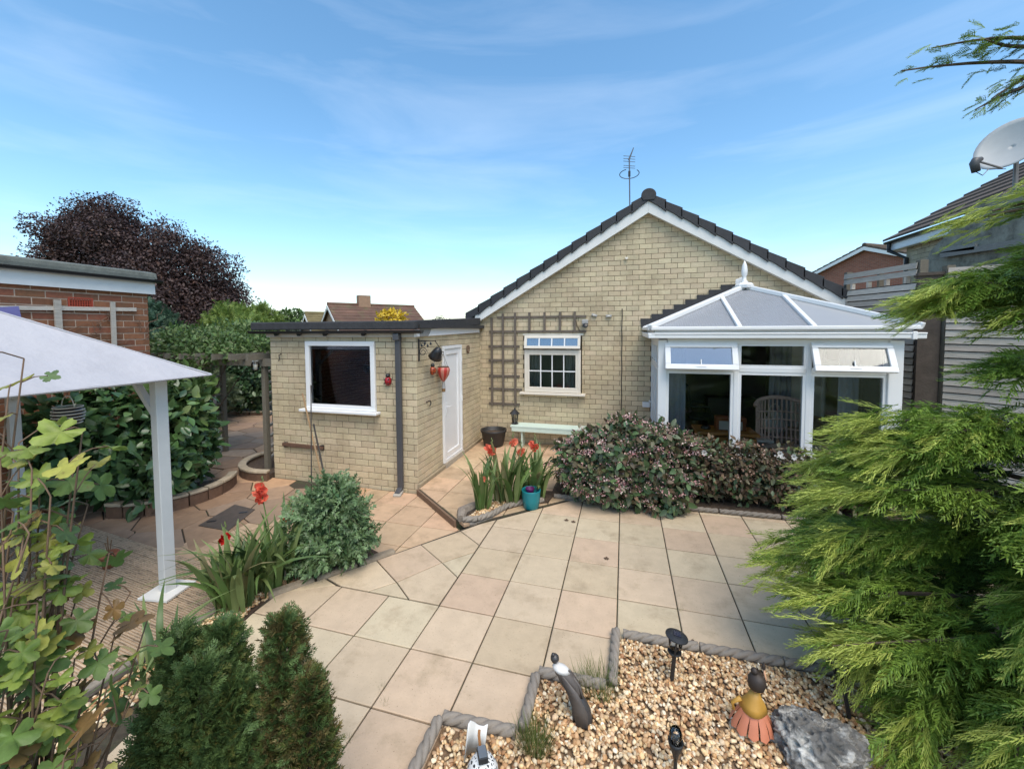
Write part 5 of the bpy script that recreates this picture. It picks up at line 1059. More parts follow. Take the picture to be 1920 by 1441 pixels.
# ================================================================== FENCE, NEIGHBOURS ON THE RIGHT
FA, FB = Vector((3.62, 8.2, 0)), Vector((3.90, 6.92, 0)); FC, FD = Vector((4.10, 6.70, 0)), Vector((6.3, 5.15, 0))
def fence(a, c, va, vc, zlo, label, n):
    za, zc = zfor(a.x, a.y, va), zfor(c.x, c.y, vc)
    t_ = thing('slat_fence', label, 'fence', ((a.x+c.x)/2, (a.y+c.y)/2, 0), 'silvered slat fence panels')
    d = (c-a).normalized(); nr = Vector((d.y, -d.x, 0)); nr = nr if nr.dot(Vector(EYE)-a) > 0 else -nr
    for k in range(n):
        f0, f1 = k/n, (k+1)/n
        if k == n-3: # open row with short blocks
            for q in range(4):
                p = a.lerp(c, (q+.5)/4); zz = zlo+(za+(zc-za)*(q+.5)/4-zlo)*(f0+f1)/2; b = B(); b.box((p.x, p.y, zz), (.05, .05, .09)); b.build('spacer', M_silver, t_)
            continue
        z0a, z0c = zlo+(za-zlo)*f0, zlo+(zc-zlo)*f0; h_ = (za-zlo)/n*.84
        b = B(); b.bar(a+Vector((0, 0, z0a+h_/2))+nr*.012, c+Vector((0, 0, z0c+h_/2))+nr*.012, .012, h_); 
        for i, v in enumerate(b.v):     # feather edge: lower edge stands proud, so the boards overlap
            if (v[2]-(zlo+((za+zc)/2-zlo)*f0)) < h_*.5: b.v[i] = (v[0]+nr.x*.014, v[1]+nr.y*.014, v[2])
        b.build('slat', M_silver, t_)
    b = B(); b.add([tuple(a-nr*.012+Vector((0, 0, zlo))), tuple(c-nr*.012+Vector((0, 0, zlo))), tuple(c-nr*.012+Vector((0, 0, zlo+(zc-zlo)*(n-3)/n))), tuple(a-nr*.012+Vector((0, 0, zlo+(za-zlo)*(n-3)/n)))], [(0, 1, 2, 3)]); o = b.build('dark_gap_sheet', MATS.get('backing') or pbr('backing', (.05, .045, .04), .9), t_); o.modifiers.new('solid', 'SOLIDIFY').thickness = .01  # dark sheet added behind the slats so the gaps show as shade lines
    for p, z in ((a, za), (c, zc)): b = B(); b.box((p.x-nr.x*.05, p.y-nr.y*.05, (z+.02)/2), (.09, .09, z+.02)); b.build('post', M_wood, t_)
    q = a.lerp(c, .5); b = B(); b.box((q.x-nr.x*.04, q.y-nr.y*.04, (za+zc)/4), (.06, .06, (za+zc)/2-.05)); b.build('post', M_wood, t_)
    return t_
fence(FA, FB, 513, 490, .55, 'tall silvered slat fence panel directly right of the conservatory roof', 29)
fence(FC, FD, 500, 440, .45, 'tall silvered slat fence panel behind the big green conifer', 30)
b = B(); b.box((3.99, 6.86, 1.55), (.22, .18, 3.1), rot=(0, 0, -.3)); gp = thing('brick_pier', 'pier between the two fence panels, coloured dark for shade', 'pier', (3.99, 6.86, 0)); b.build('pier', pbr('shade_toned_pier', (.085, .065, .05), .9, .3, 10, .5, 40), gp); b = B(); b.box((3.99, 6.86, 3.12), (.26, .22, .04), rot=(0, 0, -.3)); b.build('cap', MATS['shade_toned_pier'], gp)  # shade of the recess is put into the pier's dark colour

nb = thing('neighbour_house', 'neighbouring buff brick house with brown tiled roof and black gutter at right', 'house', (8, 9, 0))
NX = 6.0; ev = onx(1662, 452, NX-.25); NY, NZ = ev.y, ev.z
brick_wall(nb, (NX, 0, 0), (0, -1, 0), (-1, 0, 0), -(NY-.25), -4.5, NZ-1.7, NZ-.22, M_brick, M_brickI, M_mortar, keep=160)
b = B(); b.box((NX+.10, (NY+4.2)/2, (NZ-1.7)/2), (.18, NY-4.7, NZ-1.7)); b.build('lower_wall', M_brickI, nb)
b = B(); b.box((NX+2.5, NY-.34, NZ/2), (5.0, .18, NZ-.1)); b.build('end_wall', M_brickI, nb)
b = B(); b.box((NX-.15, (NY+4.2)/2, NZ-.13), (.03, NY-4.2, .16)); b.build('fascia', M_white, nb)
b = B(); b.box((NX-.06, (NY+4.2)/2, NZ-.215), (.20, NY-4.2, .02)); b.build('soffit', M_white, nb)
b = B(); b.prism([(NX-.21+.055*math.cos(a), NZ-.02+.05*math.sin(a)) for a in [PI+PI*k/8 for k in range(9)]], 4.2, NY+.10, lambda p, t: (p[0], t, p[1])); b.build('gutter', M_black, nb)
b = B(); b.tube([(NX-.2, NY-.0, NZ-.05), (NX-.2, NY-.0, NZ-.22), (NX-.04, NY-.32, NZ-.45), (NX-.04, NY-.32, 0)], .04, 8); b.build('downpipe', M_black, nb)
M_ntile = pbr('brown_concrete_tile', srgb(92, 78, 66), .85, .25, 8, .5, 50, rand=.12)
for k in range(15):
    x0, z0 = NX-.24+k*.29, NZ+.0+k*.29*.62
    b = B(); b.prism([(x0, z0+.01), (x0+.33, z0+.33*.56), (x0+.33, z0+.33*.56+.035), (x0, z0+.055)], 4.2, NY+.16, lambda p, t: (p[0], t, p[1])); b.build('tile_course', M_ntile, nb)
gw = thing('lean_to_gable', 'weathered grey concrete gable wall rising in front of the neighbouring house', 'wall', (5.72, 7.5, 0)); 
gp_ = [onx(u, v, 5.72) for u, v in ((1738, 486), (1745, 470), (1822, 392), (1858, 372), (1990, 330), (1990, 500))]
b = B(); b.prism([(p.y, p.z) for p in gp_], 5.72, 5.94, lambda p, t: (t, p[0], p[1])); b.build('wall', pbr('grey_render', srgb(158, 150, 132), .95, .3, 4, .7, 25, mcol=srgb(100, 92, 78), mscale=3.5, mlo=.45, mhi=.65, dist=.02), gw)
b = B(); b.prism([(gp_[0].y, 0), (gp_[0].y, gp_[0].z-.003), (gp_[-1].y, gp_[-1].z-.003), (gp_[-1].y, 0)], 5.725, 5.93, lambda p, t: (t, p[0], p[1])); b.build('lower_wall', MATS['grey_render'], gw)
for (u, v, u2, v2) in ((1765, 478, 1925, 452), (1760, 470, 1830, 462)): a, c = onx(u, v, 5.66), onx(u2, v2, 5.66); b = B(); b.bar(a, c, .10, .04, up=(1, 0, 0)); b.build('timber_rail', M_silver, gw)
# satellite dish
dc = atd(1893, 268, 6.4); sd_t = thing('satellite_dish', 'grey oval satellite dish with black receiver arm on the neighbouring roof', 'satellite dish', (dc.x, dc.y, dc.z-.5))
axis = Vector((-.66, -.50, .42)).normalized(); s_ = axis.cross(Vector((0, 0, 1))).normalized(); u_ = s_.cross(axis)
b = B(); nR, nA = 7, 32
for i in range(nR+1):
    for k in range(nA):
        r_ = i/nR; a = 2*PI*k/nA; b.v.append(tuple(dc+s_*(.40*r_*math.cos(a))+u_*(.46*r_*math.sin(a))+axis*(.10*r_*r_-.10)))
b.f = [(i*nA+k, i*nA+(k+1) % nA, (i+1)*nA+(k+1) % nA, (i+1)*nA+k) for i in range(nR) for k in range(nA)]
o = b.build('reflector', pbr('dish_grey', srgb(178, 178, 174), .5, .06, 6, 0), sd_t, True); o.modifiers.new('solid', 'SOLIDIFY').thickness = .012
lnb = atd(1828, 305, 6.15); foot = dc-u_*.47
b = B(); b.tube([foot, lnb+Vector((.05, .03, .03))], .016, 8); b.build('arm', pbr('arm_grey', (.3, .3, .3), .5), sd_t)
b = B(); b.tube([lnb+Vector((.10, .05, .06)), lnb+Vector((.0, 0, .03)), lnb+Vector((-.01, 0, -.0)), lnb+Vector((.02, 0, -.14))], [.035, .05, .055, .05], 12); b.build('receiver', pbr('receiver_grey', (.07, .07, .07), .5), sd_t, True)
b = B(); b.tube([lnb+Vector((.02, 0, -.14)), lnb+Vector((.10, 0, -.20)), lnb+Vector((.2, .05, -.10)), foot+Vector((.05, 0, -.02))], .006, 5); b.build('cable', M_black, sd_t)
b = B(); b.tube([dc-axis*.10, dc-axis*.28, dc-axis*.30+Vector((0, 0, -.75))], .03, 8); b.build('mount', pbr('mount_grey', (.2, .2, .2), .5), sd_t)

def simple_house(name, label, o, ang, hw, length, ze, zr_, wall, roof, trim, oh=.25):
    """gable at the origin end, ridge running along ang"""
    t_ = thing(name, label, 'house', tuple(o)); d = Vector((math.cos(ang), math.sin(ang), 0)); s = Vector((-d.y, d.x, 0)); o = Vector(o)
    pt = lambda a, l_, z: tuple(o+s*a+d*l_+Vector((0, 0, z)))
    poly = [(-hw, -1), (hw, -1), (hw, ze), (0, zr_), (-hw, ze)]
    b = B(); b.prism(poly, 0, .2, lambda p, t: pt(p[0], t, p[1])); b.build('gable_wall', wall, t_); b = B(); b.prism(poly, length-.2, length, lambda p, t: pt(p[0], t, p[1])); b.build('gable_wall', wall, t_)
    for q in (-1, 1):
        b = B(); b.prism([(q*(hw-.2), -1), (q*(hw-.001), -1), (q*(hw-.001), ze), (q*(hw-.2), ze)], .2, length-.2, lambda p, t: pt(p[0], t, p[1])); b.build('side_wall', wall, t_)
        sl_ = (zr_-ze)/hw; e = hw+oh
        nC = 9; rf = None
        for k in range(nC):
            a0, a1 = e*k/nC, e*(k+1)/nC+.04
            b = B(); b.prism([(q*a0, zr_-a0*sl_+.02), (q*a1, zr_-a1*sl_+.06), (q*a1, zr_-a1*sl_+.16), (q*a0, zr_-a0*sl_+.12)], -oh, length+oh, lambda p, t: pt(p[0], t, p[1])); b.build('tile_course', roof, t_)
        b = B(); b.prism([(0, zr_-.20), (q*e, zr_-e*sl_-.16), (q*e, zr_-e*sl_+.02), (0, zr_+.02)], -oh-.03, -oh+.01, lambda p, t: pt(p[0], t, p[1])); b.build('bargeboard', trim, t_)
    b = B(); b.tube([pt(0, -oh, zr_+.12), pt(0, length+oh, zr_+.12)], .13, 8); b.build('ridge_tile', roof, t_)
    return t_, pt
M_oldtile = pbr('old_brown_tile', srgb(98, 72, 58), .9, .3, 1.5, .5, 12, rand=.15, mcol=srgb(92, 92, 62), mscale=1.2)
c = atd(621, 598, 30); _, pt = simple_house('far_bungalow', 'brown tiled bungalow with chimney and white gable boards beyond the flat roof', (c.x, c.y, 0), R(53), 3.0, 6.3, 2.4, zfor(c.x, c.y, 569)-.15, pbr('far_brick', srgb(150, 120, 96), .9, .15, 5), M_oldtile, M_white)
b = B(); z = zfor(c.x, c.y, 569); b.box(pt(0, 2.4, z+.25), (.9, .6, .9), rot=(0, 0, R(53))); b.build('chimney', MATS['far_brick'], _)
c = atd(578, 600, 33); simple_house('far_bungalow', 'smaller moss-roofed bungalow gable left of the chimney house', (c.x, c.y, 0), R(53), 2.2, 5, 2.4, zfor(c.x, c.y, 586)-.15, MATS['far_brick'], pbr('mossy_tile', srgb(112, 100, 66), .9, .3, 1.5, .5, 12), M_white)
def far_brick(name, ang, cb, cm):
    m = pbr(name, cb, .9, .15, 8, .3, 30); t = m.node_tree; l = t.links.new; bs = next(n for n in t.nodes if n.type == 'BSDF_PRINCIPLED'); ge = next(n for n in t.nodes if n.type == 'NEW_GEOMETRY')
    src = bs.inputs['Base Color'].links[0].from_socket; dp = N(t, 'ShaderNodeVectorMath', operation='DOT_PRODUCT'); dp.inputs[1].default_value = (-math.sin(ang), math.cos(ang), 0); l(ge.outputs['Position'], dp.inputs[0]); sp = N(t, 'ShaderNodeSeparateXYZ'); l(ge.outputs['Position'], sp.inputs[0])
    cx_ = N(t, 'ShaderNodeCombineXYZ'); l(dp.outputs['Value'], cx_.inputs[0]); l(sp.outputs[2], cx_.inputs[1]); bt_ = N(t, 'ShaderNodeTexBrick', i_Scale=1.0); bt_.inputs['Brick Width'].default_value = .23; bt_.inputs['Row Height'].default_value = .08; bt_.inputs['Mortar Size'].default_value = .008; bt_.inputs['Mortar'].default_value = (*cm, 1)
    l(cx_.outputs[0], bt_.inputs['Vector']); l(src, bt_.inputs['Color1']); bt_.inputs['Color2'].default_value = (cb[0]*.75, cb[1]*.7, cb[2]*.7, 1); l(bt_.outputs['Color'], bs.inputs['Base Color']); return m
c = atd(1625, 470, 25); simple_house('far_brick_house', 'red brick house gable with white verge beyond the slat fence', (c.x, c.y, 0), R(33), 3.3, 9, zfor(c.x, c.y, 520)+.55, zfor(c.x, c.y, 460)-.1, far_brick('far_red_brick', R(33), srgb(164, 98, 76), (.30, .22, .17)), M_ntile, M_white)

# ================================================================== VEGETATION
def T(vs, fs): return np.array(vs, float), np.array(tris(fs))
OVAL = T([(0, 0, 0), (-.2, .25, .05), (-.25, .5, .05), (-.14, .8, 0), (0, 1, -.06), (.14, .8, 0), (.25, .5, .05), (.2, .25, .05), (0, .3, 0), (0, .62, -.01)], [(0, 8, 1), (1, 8, 9, 2), (2, 9, 3), (3, 9, 4), (4, 9, 5), (5, 9, 6), (6, 9, 8, 7), (7, 8, 0)])
SMALL = T([(0, 0, 0), (-.3, .5, .06), (0, 1, 0), (.3, .5, .06)], [(0, 1, 2), (0, 2, 3)])
def lobed(seed):
    """palmate leaf: five toothed lobes, folded along its veins"""
    rn = random.Random(seed); n = 45; vs = [(0, .10, 0)]; ring = []
    for k in range(n):
        a = R(-165)+R(330)*k/(n-1); c = abs(math.cos(2.4*a)); l_ = (.50+.50*c**.75)*(1-.30*abs(a)/PI)+(.035 if k % 2 else -.02)+rn.uniform(-.02, .02); ring.append((a, l_, c))
    fold = rn.uniform(.05, .16); cup = rn.uniform(-.25, .35)
    for f_ in (.5, 1):
        for a, l_, c in ring:
            r_ = (l_*.66 if f_ == 1 else l_*.40); x, y = math.sin(a)*r_, .10+math.cos(a)*r_; z = -fold*(1-c)*f_+cup*(x*x)-.30*max(0, y-.25)**2+.03*math.sin(5*a+seed)*f_; vs.append((x, y, z))
    fs = [(0, 1+k, 2+k) for k in range(n-1)]+[(1+k, 1+n+k, 2+n+k, 2+k) for k in range(n-1)]
    return vs, fs
def spray(n=9, spread=.75, fine=2, seed=1, droop=.25, blade=.028, curl=0., thin=False):
    """flat feathery conifer spray: stem with paired strands carrying scale-leaf strands"""
    rn = random.Random(seed); vs = []; fs = []
    def strip(a, d, ln, wd):
        a, d = Vector(a), Vector(d).normalized(); s = d.cross(Vector((0, 0, 1))); s = s.normalized() if s.length > .01 else Vector((1, 0, 0)); s = (s+Vector((0, 0, rn.uniform(-.7, .7)))).normalized()
        o = len(vs); m = a+d*ln*.55+Vector((0, 0, .02*ln)); e = a+d*ln+Vector((0, 0, -.10*ln)); 
        if thin: vs.extend([tuple(a-s*wd*.5), tuple(a+s*wd*.5), tuple(e)]); fs.append((o, o+1, o+2))
        else: vs.extend([tuple(a-s*wd*.5), tuple(a+s*wd*.5), tuple(m+s*wd*.6), tuple(m-s*wd*.6), tuple(e)]); fs.extend([(o, o+1, o+2), (o, o+2, o+3), (o+3, o+2, o+4)])
    cur = lambda t: Vector((curl*t*t, t, -droop*t*t))
    for i in range(6): strip(cur(i/6), cur((i+1)/6)-cur(i/6), (cur((i+1)/6)-cur(i/6)).length*1.1, blade*1.3)
    for i in range(n):
        t = .06+.9*i/n; p = cur(t); ln = (.42*(1-t)+.13)*rn.uniform(.75, 1.15)
        for s in (-1, 1):
            d = Vector((s*spread, .75, -.12+rn.uniform(-.25, .25))).normalized(); strip(p, d, ln, blade)
            for q in range(fine):
                f_ = (q+1)/(fine+1); pp = p+d*ln*f_; d2 = Vector((s*spread*(.2 if q % 2 else 1.6), .9, rn.uniform(-.4, .3))); strip(pp, d2, ln*.45*(1-f_*.4), blade*.9)
    return np.array(vs), np.array(fs)
def blob_pts(blobs, n, shell=.5, flat=0):
    """random points in a set of ellipsoids, biased to their skins; returns pos, outward"""
    w_ = np.array([(b[3]*b[4]+b[4]*b[5]+b[3]*b[5]) for b in blobs]); idx = RNG.choice(len(blobs), n, p=w_/w_.sum()); Bq = np.array(blobs)[idx]
    d = RNG.normal(0, 1, (n, 3)); d /= np.linalg.norm(d, axis=1, keepdims=True)
    r_ = shell+(1-shell)*RNG.random(n)**.6
    lump = 1+.13*np.sin(d[:, 0]*5+idx)*np.cos(d[:, 1]*6+idx*2)+.1*np.sin(d[:, 2]*9+d[:, 0]*4)
    pos = Bq[:, :3]+d*Bq[:, 3:6]*(r_*lump)[:, None]
    out = d/Bq[:, 3:6]; out /= np.linalg.norm(out, axis=1, keepdims=True); return pos, out
def leaves(name, parent, blobs, n, tpl, smin, smax, mat, out_w=.7, rnd=.7, down=0., up_w=0., shell=.5, zmin=None, smooth=False, kind=None, upn=True):
    pos, out = blob_pts(blobs, n, shell)
    if zmin is not None: k = pos[:, 2] > zmin; pos, out = pos[k], out[k]
    m = len(pos); d = out*out_w+RNG.normal(0, rnd, (m, 3)); d[:, 2] += up_w-down
    upv = out+np.array([0, 0, .6])+RNG.normal(0, .35, (m, 3)) if upn else None
    A = frames(d, upv)*RNG.uniform(smin, smax, m)[:, None, None]
    return bigmesh(name, tpl[0], tpl[1], A, pos, mat, parent, smooth, kind)
def leafmat(name, cols, rough=.5, transl=.25, rand=.25, var=.15, island=True, spec=.4): return pbr(name, cols[0], rough, var, 5, 0, rand=rand, island=island, col2=cols[1:], transl=transl, spec=spec)
def limbs(parent, base, tips, r0, mat, name='trunk'):
    for i, tpt in enumerate(tips):
        a, c = Vector(base), Vector(tpt); m = a.lerp(c, .5)+Vector((random.uniform(-.08, .08), random.uniform(-.08, .08), .1))*((c-a).length*.4); b = B()
        b.tube([tuple(a.lerp(m, k/4).lerp(m.lerp(c, k/4), k/4)) for k in range(5)], [r0*(1-.19*k) for k in range(5)], 6); b.build(name, mat, parent, True)
M_bark = pbr('bark', (.09, .065, .045), .9, .3, 20, .6, 60)

# copper beech
bc = atd(285, 540, 36); be = thing('copper_beech', 'huge dark copper beech tree beyond the garage roof', 'tree', (bc.x, bc.y, -.3))
def scr(u, v, d, r1, r2, r3): p = atd(u, v, d); return (p.x, p.y, p.z, r1, r2, r3)
bl = [scr(170, 455, 37, 4.0, 4, 3.6), scr(240, 470, 36, 5, 5, 4.6), scr(300, 500, 35, 5, 5, 4.6), scr(370, 540, 35, 4.0, 4, 4.2), scr(410, 580, 35, 2.6, 3, 3.2), scr(330, 580, 34, 4.5, 4, 3.2), scr(240, 560, 35, 5, 4, 4), scr(130, 470, 37, 2.4, 3, 2.4), scr(420, 550, 36, 2, 2, 2.2), scr(160, 410, 37, 2.2, 2.4, 1.8), scr(110, 450, 37, 1.6, 2, 1.4), scr(445, 590, 36, .9, 1.4, 1.2), scr(235, 415, 37, 2, 2, 1.2)]
bl = [(b_[0], b_[1], b_[2]-.25, b_[3]*.84, b_[4]*.84, b_[5]*.80) for b_ in bl]
M_beech = leafmat('beech_leaf', [(.036, .021, .021), (.068, .036, .030), (.044, .028, .030), (.10, .050, .032)], .55, .15, .35)
cl_p, cl_o = blob_pts(bl, 120, .8); cl = [(p_[0], p_[1], p_[2], r_*1.15, r_*1.15, r_*.8) for p_, r_ in zip(cl_p, RNG.uniform(.7, 1.7, len(cl_p)))]
leaves('inner_crown', be, [(b_[0], b_[1], b_[2], b_[3]*.86, b_[4]*.86, b_[5]*.86) for b_ in bl], 42000, SMALL, .16, .34, M_beech, .5, .7, down=.3, shell=.35)
leaves('crown', be, cl, 72000, SMALL, .13, .28, M_beech, .5, .7, down=.3, shell=.45)
tw = [(b_[0], b_[1], b_[2], b_[3]*1.18, b_[4]*1.18, b_[5]*1.16) for b_ in bl]
leaves('outer_twigs', be, tw, 3500, SMALL, .13, .28, M_beech, .8, .5, shell=.85)
limbs(be, (bc.x, bc.y, -.3), [(b_[0], b_[1], b_[2]) for b_ in bl], .55, M_bark, 'limb')

# shrubs behind, far left
def shrub(name, label, blobs, n, tpl, s0, s1, mat, base=None, group=None, cat='shrub', stem_r=None, foot=None, **k):
    cx = sum(b_[0] for b_ in blobs)/len(blobs); cy = sum(b_[1] for b_ in blobs)/len(blobs)
    zb = base if base is not None else LOW
    if foot: cx, cy = foot
    t_ = thing(name, label, cat, (cx, cy, zb), group); leaves('foliage', t_, blobs, n, tpl, s0, s1, mat, **k)
    limbs(t_, (cx, cy, zb), [(b_[0], b_[1], b_[2]) for b_ in blobs], stem_r or min(.05, .03+.01*len(blobs)), M_bark, 'stem'); return t_
M_lg = leafmat('light_green_leaf', [(.16, .24, .05), (.25, .32, .06), (.11, .18, .04), (.30, .36, .09)], .5, .3)
M_mg = leafmat('mid_green_leaf', [(.08, .145, .04), (.12, .19, .05), (.06, .11, .03), (.17, .22, .08)], .5, .25)
M_dg = leafmat('dark_green_leaf', [(.03, .068, .026), (.052, .10, .034), (.038, .078, .038), (.09, .14, .06)], .35, .15)
M_bl = leafmat('blue_green_leaf', [(.05, .10, .06), (.07, .13, .07), (.04, .08, .045)], .5, .2)
SP1 = spray(7, .7, 1, 3, .1, .085, thin=True)
shrub('golden_shrub', 'bright yellow-green feathery shrub left of the flat roof', [scr(440, 625, 16, 1.0, .9, 1.0), scr(475, 640, 15, .8, .8, .8), scr(495, 612, 17, .6, .6, .7), scr(415, 640, 16, .7, .7, .6)], 3600, SP1, .25, .5, M_lg, up_w=.6, shell=.4)
shrub('conifer_shrub', 'blue-green bushy conifer beside the garage corner', [scr(285, 625, 14, .75, .7, .9), scr(310, 655, 14, .7, .7, .7), scr(275, 600, 14.5, .5, .5, .6)], 2000, SP1, .2, .4, M_bl, up_w=.4)
shrub('dark_shrub', 'dark evergreen shrub mound under the pergola at the yard end', [scr(440, 700, 12.5, 1.05, .9, .9), scr(420, 730, 12.0, .8, .8, .65), scr(475, 720, 12.2, .7, .8, .8), scr(455, 665, 12.8, .8, .8, .5)], 9000, OVAL, .10, .18, M_dg, zmin=LOW+.05)
shrub('climber', 'leafy climbing plant spreading over the pergola rafters', [(px_-1.9, py_+.5, zt+.35, .8, .7, .28), (px_-1.2, py_+.5, zt+.32, .8, .7, .24), (px_-.7, py_+.6, zt+.26, .6, .6, .2), (px_-2.6, py_+.6, zt+.35, .7, .7, .35), (px_-2.0, py_+1.2, zt+.5, 1, .5, .3), (px_-1.3, py_-.12, zt+.14, .6, .22, .16), (px_-2.1, py_-.15, zt+.1, .5, .22, .2), (px_-.7, py_-.05, zt+.2, .35, .25, .12)], 6600, OVAL, .06, .11, M_mg, base=LOW, stem_r=.018, foot=(px_-2.05, py_+.12))
shrub('variegated_shrub', 'pale variegated shrub in front of the blue-green conifer', [scr(320, 665, 11, .6, .5, .45), scr(350, 690, 10.5, .5, .5, .4), scr(290, 670, 11, .5, .5, .4)], 2600, OVAL, .09, .16, leafmat('pale_leaf', [(.16, .20, .10), (.10, .15, .05), (.26, .28, .18), (.20, .17, .07)], .5, .25))
shrub('weeping_shrub', 'loose grey-green shrub left of the paved yard end', [scr(385, 740, 10.5, .55, .6, .55), scr(360, 715, 10, .5, .5, .5)], 2200, SP1, .18, .32, leafmat('grey_leaf', [(.10, .14, .07), (.14, .17, .08), (.08, .12, .05)], .5, .25), up_w=.3)
pl = thing('picket_rail', 'grey rail and post at the yard edge behind the canopy tip', 'rail', tuple(atd(385, 760, 9.5))); a, c = atd(372, 711, 9.4), atd(400, 707, 9.4); b = B(); b.bar(a, c+Vector((.1, 0, 0)), .05, .05); b.build('rail', M_silver, pl); b = B(); b.box((c.x, c.y, (c.z+LOW)/2), (.06, .06, c.z-LOW)); b.build('post', M_silver, pl)
ys_ = scr(733, 594, 13, .45, .4, .12); shrub('yellow_shrub', 'bright yellow leafy mound showing above the flat roof edge', [(ys_[0], ys_[1], ys_[2]-.05, .46, .4, .26)], 900, OVAL, .08, .14, leafmat('yellow_leaf', [(.62, .42, .03), (.72, .52, .05), (.50, .36, .03)], .5, .3))
shrub('tall_treetop', 'small grey-green treetop above the left of the flat roof', [scr(548, 596, 40, 1.5, 1.5, .8), scr(535, 600, 40, 1, 1, .6)], 900, SMALL, .25, .5, M_mg, base=-.3, cat='tree')
# distant wooded ridge
hb_ = B(); nn = 60
for i in range(nn+1):
    x = -420+840*i/nn; h_ = 5+3*math.sin(i*.5)+2*math.sin(i*1.3); hb_.v += [(x, 300, -.4), (x, 360, h_), (x, 700, h_+6)]
hb_.f = [(3*i+j, 3*i+3+j, 3*i+4+j, 3*i+1+j) for i in range(nn) for j in range(2)]; setting('hill', hb_, pbr('far_field', (.08, .10, .05), .9, .2, .02, 0))
wb_ = []
for i in range(150): x = -400+800*(i+random.random())/150; wb_.append((x, 330+random.uniform(-10, 25), 5+random.uniform(0, 3), random.uniform(2.5, 6), 5, random.uniform(4, 8)))
o = leaves('distant_wood', None, wb_, 30000, SMALL, 1.0, 2.2, leafmat('far_leaf', [(.035, .055, .035), (.05, .07, .04), (.03, .05, .035)], .8, .1)); tag(o, 'hazy line of distant woodland along the horizon', 'woodland', kind='stuff')

# laurel beside the deck
lb = [(-6.55, 4.42, .72, .56, .50, .82), (-6.95, 3.95, .85, .55, .5, .85), (-7.15, 3.55, .85, .36, .42, .8), (-6.85, 4.75, .9, .5, .4, .72), (-6.35, 4.08, .42, .42, .35, .48)]
la = thing('laurel', 'large glossy dark green laurel between the deck and the stone wall', 'shrub', (-6.55, 4.3, LOW))
M_lau = leafmat('laurel_leaf', [(.040, .092, .032), (.070, .138, .040), (.048, .102, .048), (.115, .185, .065)], .28, .12, .3, spec=.5)
leaves('foliage', la, lb, 3700, OVAL, .13, .22, M_lau, .55, .6, shell=.62, zmin=LOW+.08, smooth=True)
limbs(la, (-6.55, 4.3, LOW), [b_[:3] for b_ in lb], .04, M_bark, 'stem')
lb2 = [(-6.75, 4.75, 1.5, .42, .35, .3), (-6.5, 4.6, 1.15, .35, .3, .32), (-6.9, 4.4, 1.45, .4, .4, .3)]
leaves('young_leaves', la, lb2, 420, OVAL, .12, .22, M_mg, .4, .5, up_w=.4, shell=.3, smooth=True)

# pink-flowered shrub row in front of the conservatory
M_spl = leafmat('bronze_green_leaf', [(.068, .125, .05), (.10, .165, .065), (.14, .11, .06), (.08, .14, .07), (.155, .095, .065)], .42, .12, .3)
M_dry = leafmat('dry_brown_leaf', [(.14, .08, .048), (.09, .07, .04), (.20, .12, .07), (.065, .075, .036), (.12, .065, .045)], .6, .15, .3)
M_flo = leafmat('pink_flower', [(.58, .30, .29), (.72, .52, .47), (.50, .16, .20), (.76, .62, .55), (.45, .26, .17)], .6, .2, .2)
def floret_clusters(parent, blobs, n, mat, zmin, per=16, rad=.04, s=(.018, .030)):
    pos, out = blob_pts(blobs, n, .93); k = (pos[:, 2] > zmin) & (out[:, 1] < .5); pos, out = pos[k], out[k]; m = len(pos)
    P_ = np.repeat(pos, per, 0)+RNG.normal(0, 1, (m*per, 3))*np.array([rad, rad, rad*.45]); O_ = np.repeat(out, per, 0)
    A = frames(O_*.4+RNG.normal(0, .6, (m*per, 3)), O_+RNG.normal(0, .4, (m*per, 3)))*RNG.uniform(s[0], s[1], m*per)[:, None, None]
    return bigmesh('flower_heads', SMALL[0]*np.array([1.5, 1, 1]), SMALL[1], A, P_, mat, parent)
sbl = [(-.50, 5.78, .48, .46, .40, .46), (.10, 5.72, .62, .62, .42, .56), (.55, 5.85, .55, .45, .36, .52), (-.15, 5.55, .35, .5, .3, .35), (.45, 5.58, .28, .4, .26, .3)]
s1 = thing('pink_shrub', 'rounded dark-leaved shrub covered in fading pink flower heads', 'shrub', (0, 5.8, .03)); leaves('foliage', s1, sbl, 4600, OVAL, .09, .15, M_spl, .5, .6, shell=.6, zmin=.04, smooth=True); floret_clusters(s1, sbl, 560, M_flo, .12, 20); leaves('dry_leaves', s1, sbl, 900, OVAL, .05, .09, M_dry, .5, .7, shell=.85, zmin=.1); limbs(s1, (0, 5.8, .03), [b_[:3] for b_ in sbl], .02, M_bark, 'stem')
sb2 = [(1.05, 5.98, .48, .42, .27, .44), (1.55, 5.98, .46, .42, .25, .44), (2.05, 5.98, .44, .42, .25, .42), (2.55, 5.98, .42, .40, .25, .40), (2.95, 6.0, .4, .35, .22, .36)]
s2 = thing('brown_hedge', 'thin browning flowering hedge along the conservatory front', 'hedge', (1.9, 5.98, .03)); leaves('foliage', s2, sb2, 3600, OVAL, .05, .095, M_dry, .5, .7, shell=.45, zmin=.15); leaves('green_leaves', s2, sb2, 2200, OVAL, .06, .11, M_spl, .5, .7, shell=.4, zmin=.05, smooth=True); floret_clusters(s2, sb2, 150, leafmat('fading_flower', [(.42, .28, .22), (.30, .16, .10), (.58, .46, .38)], .7, .2, .2), .35, 14, .035); 
for k in range(22): x = .8+k*.105; b = B(); b.tube([(x, 5.98, .03), (x+random.uniform(-.08, .08), 5.95+random.uniform(-.1, .1), .4), (x+random.uniform(-.12, .12), 5.95+random.uniform(-.12, .1), .82)], [.009, .007, .004], 5); b.build('stem', M_bark, s2)
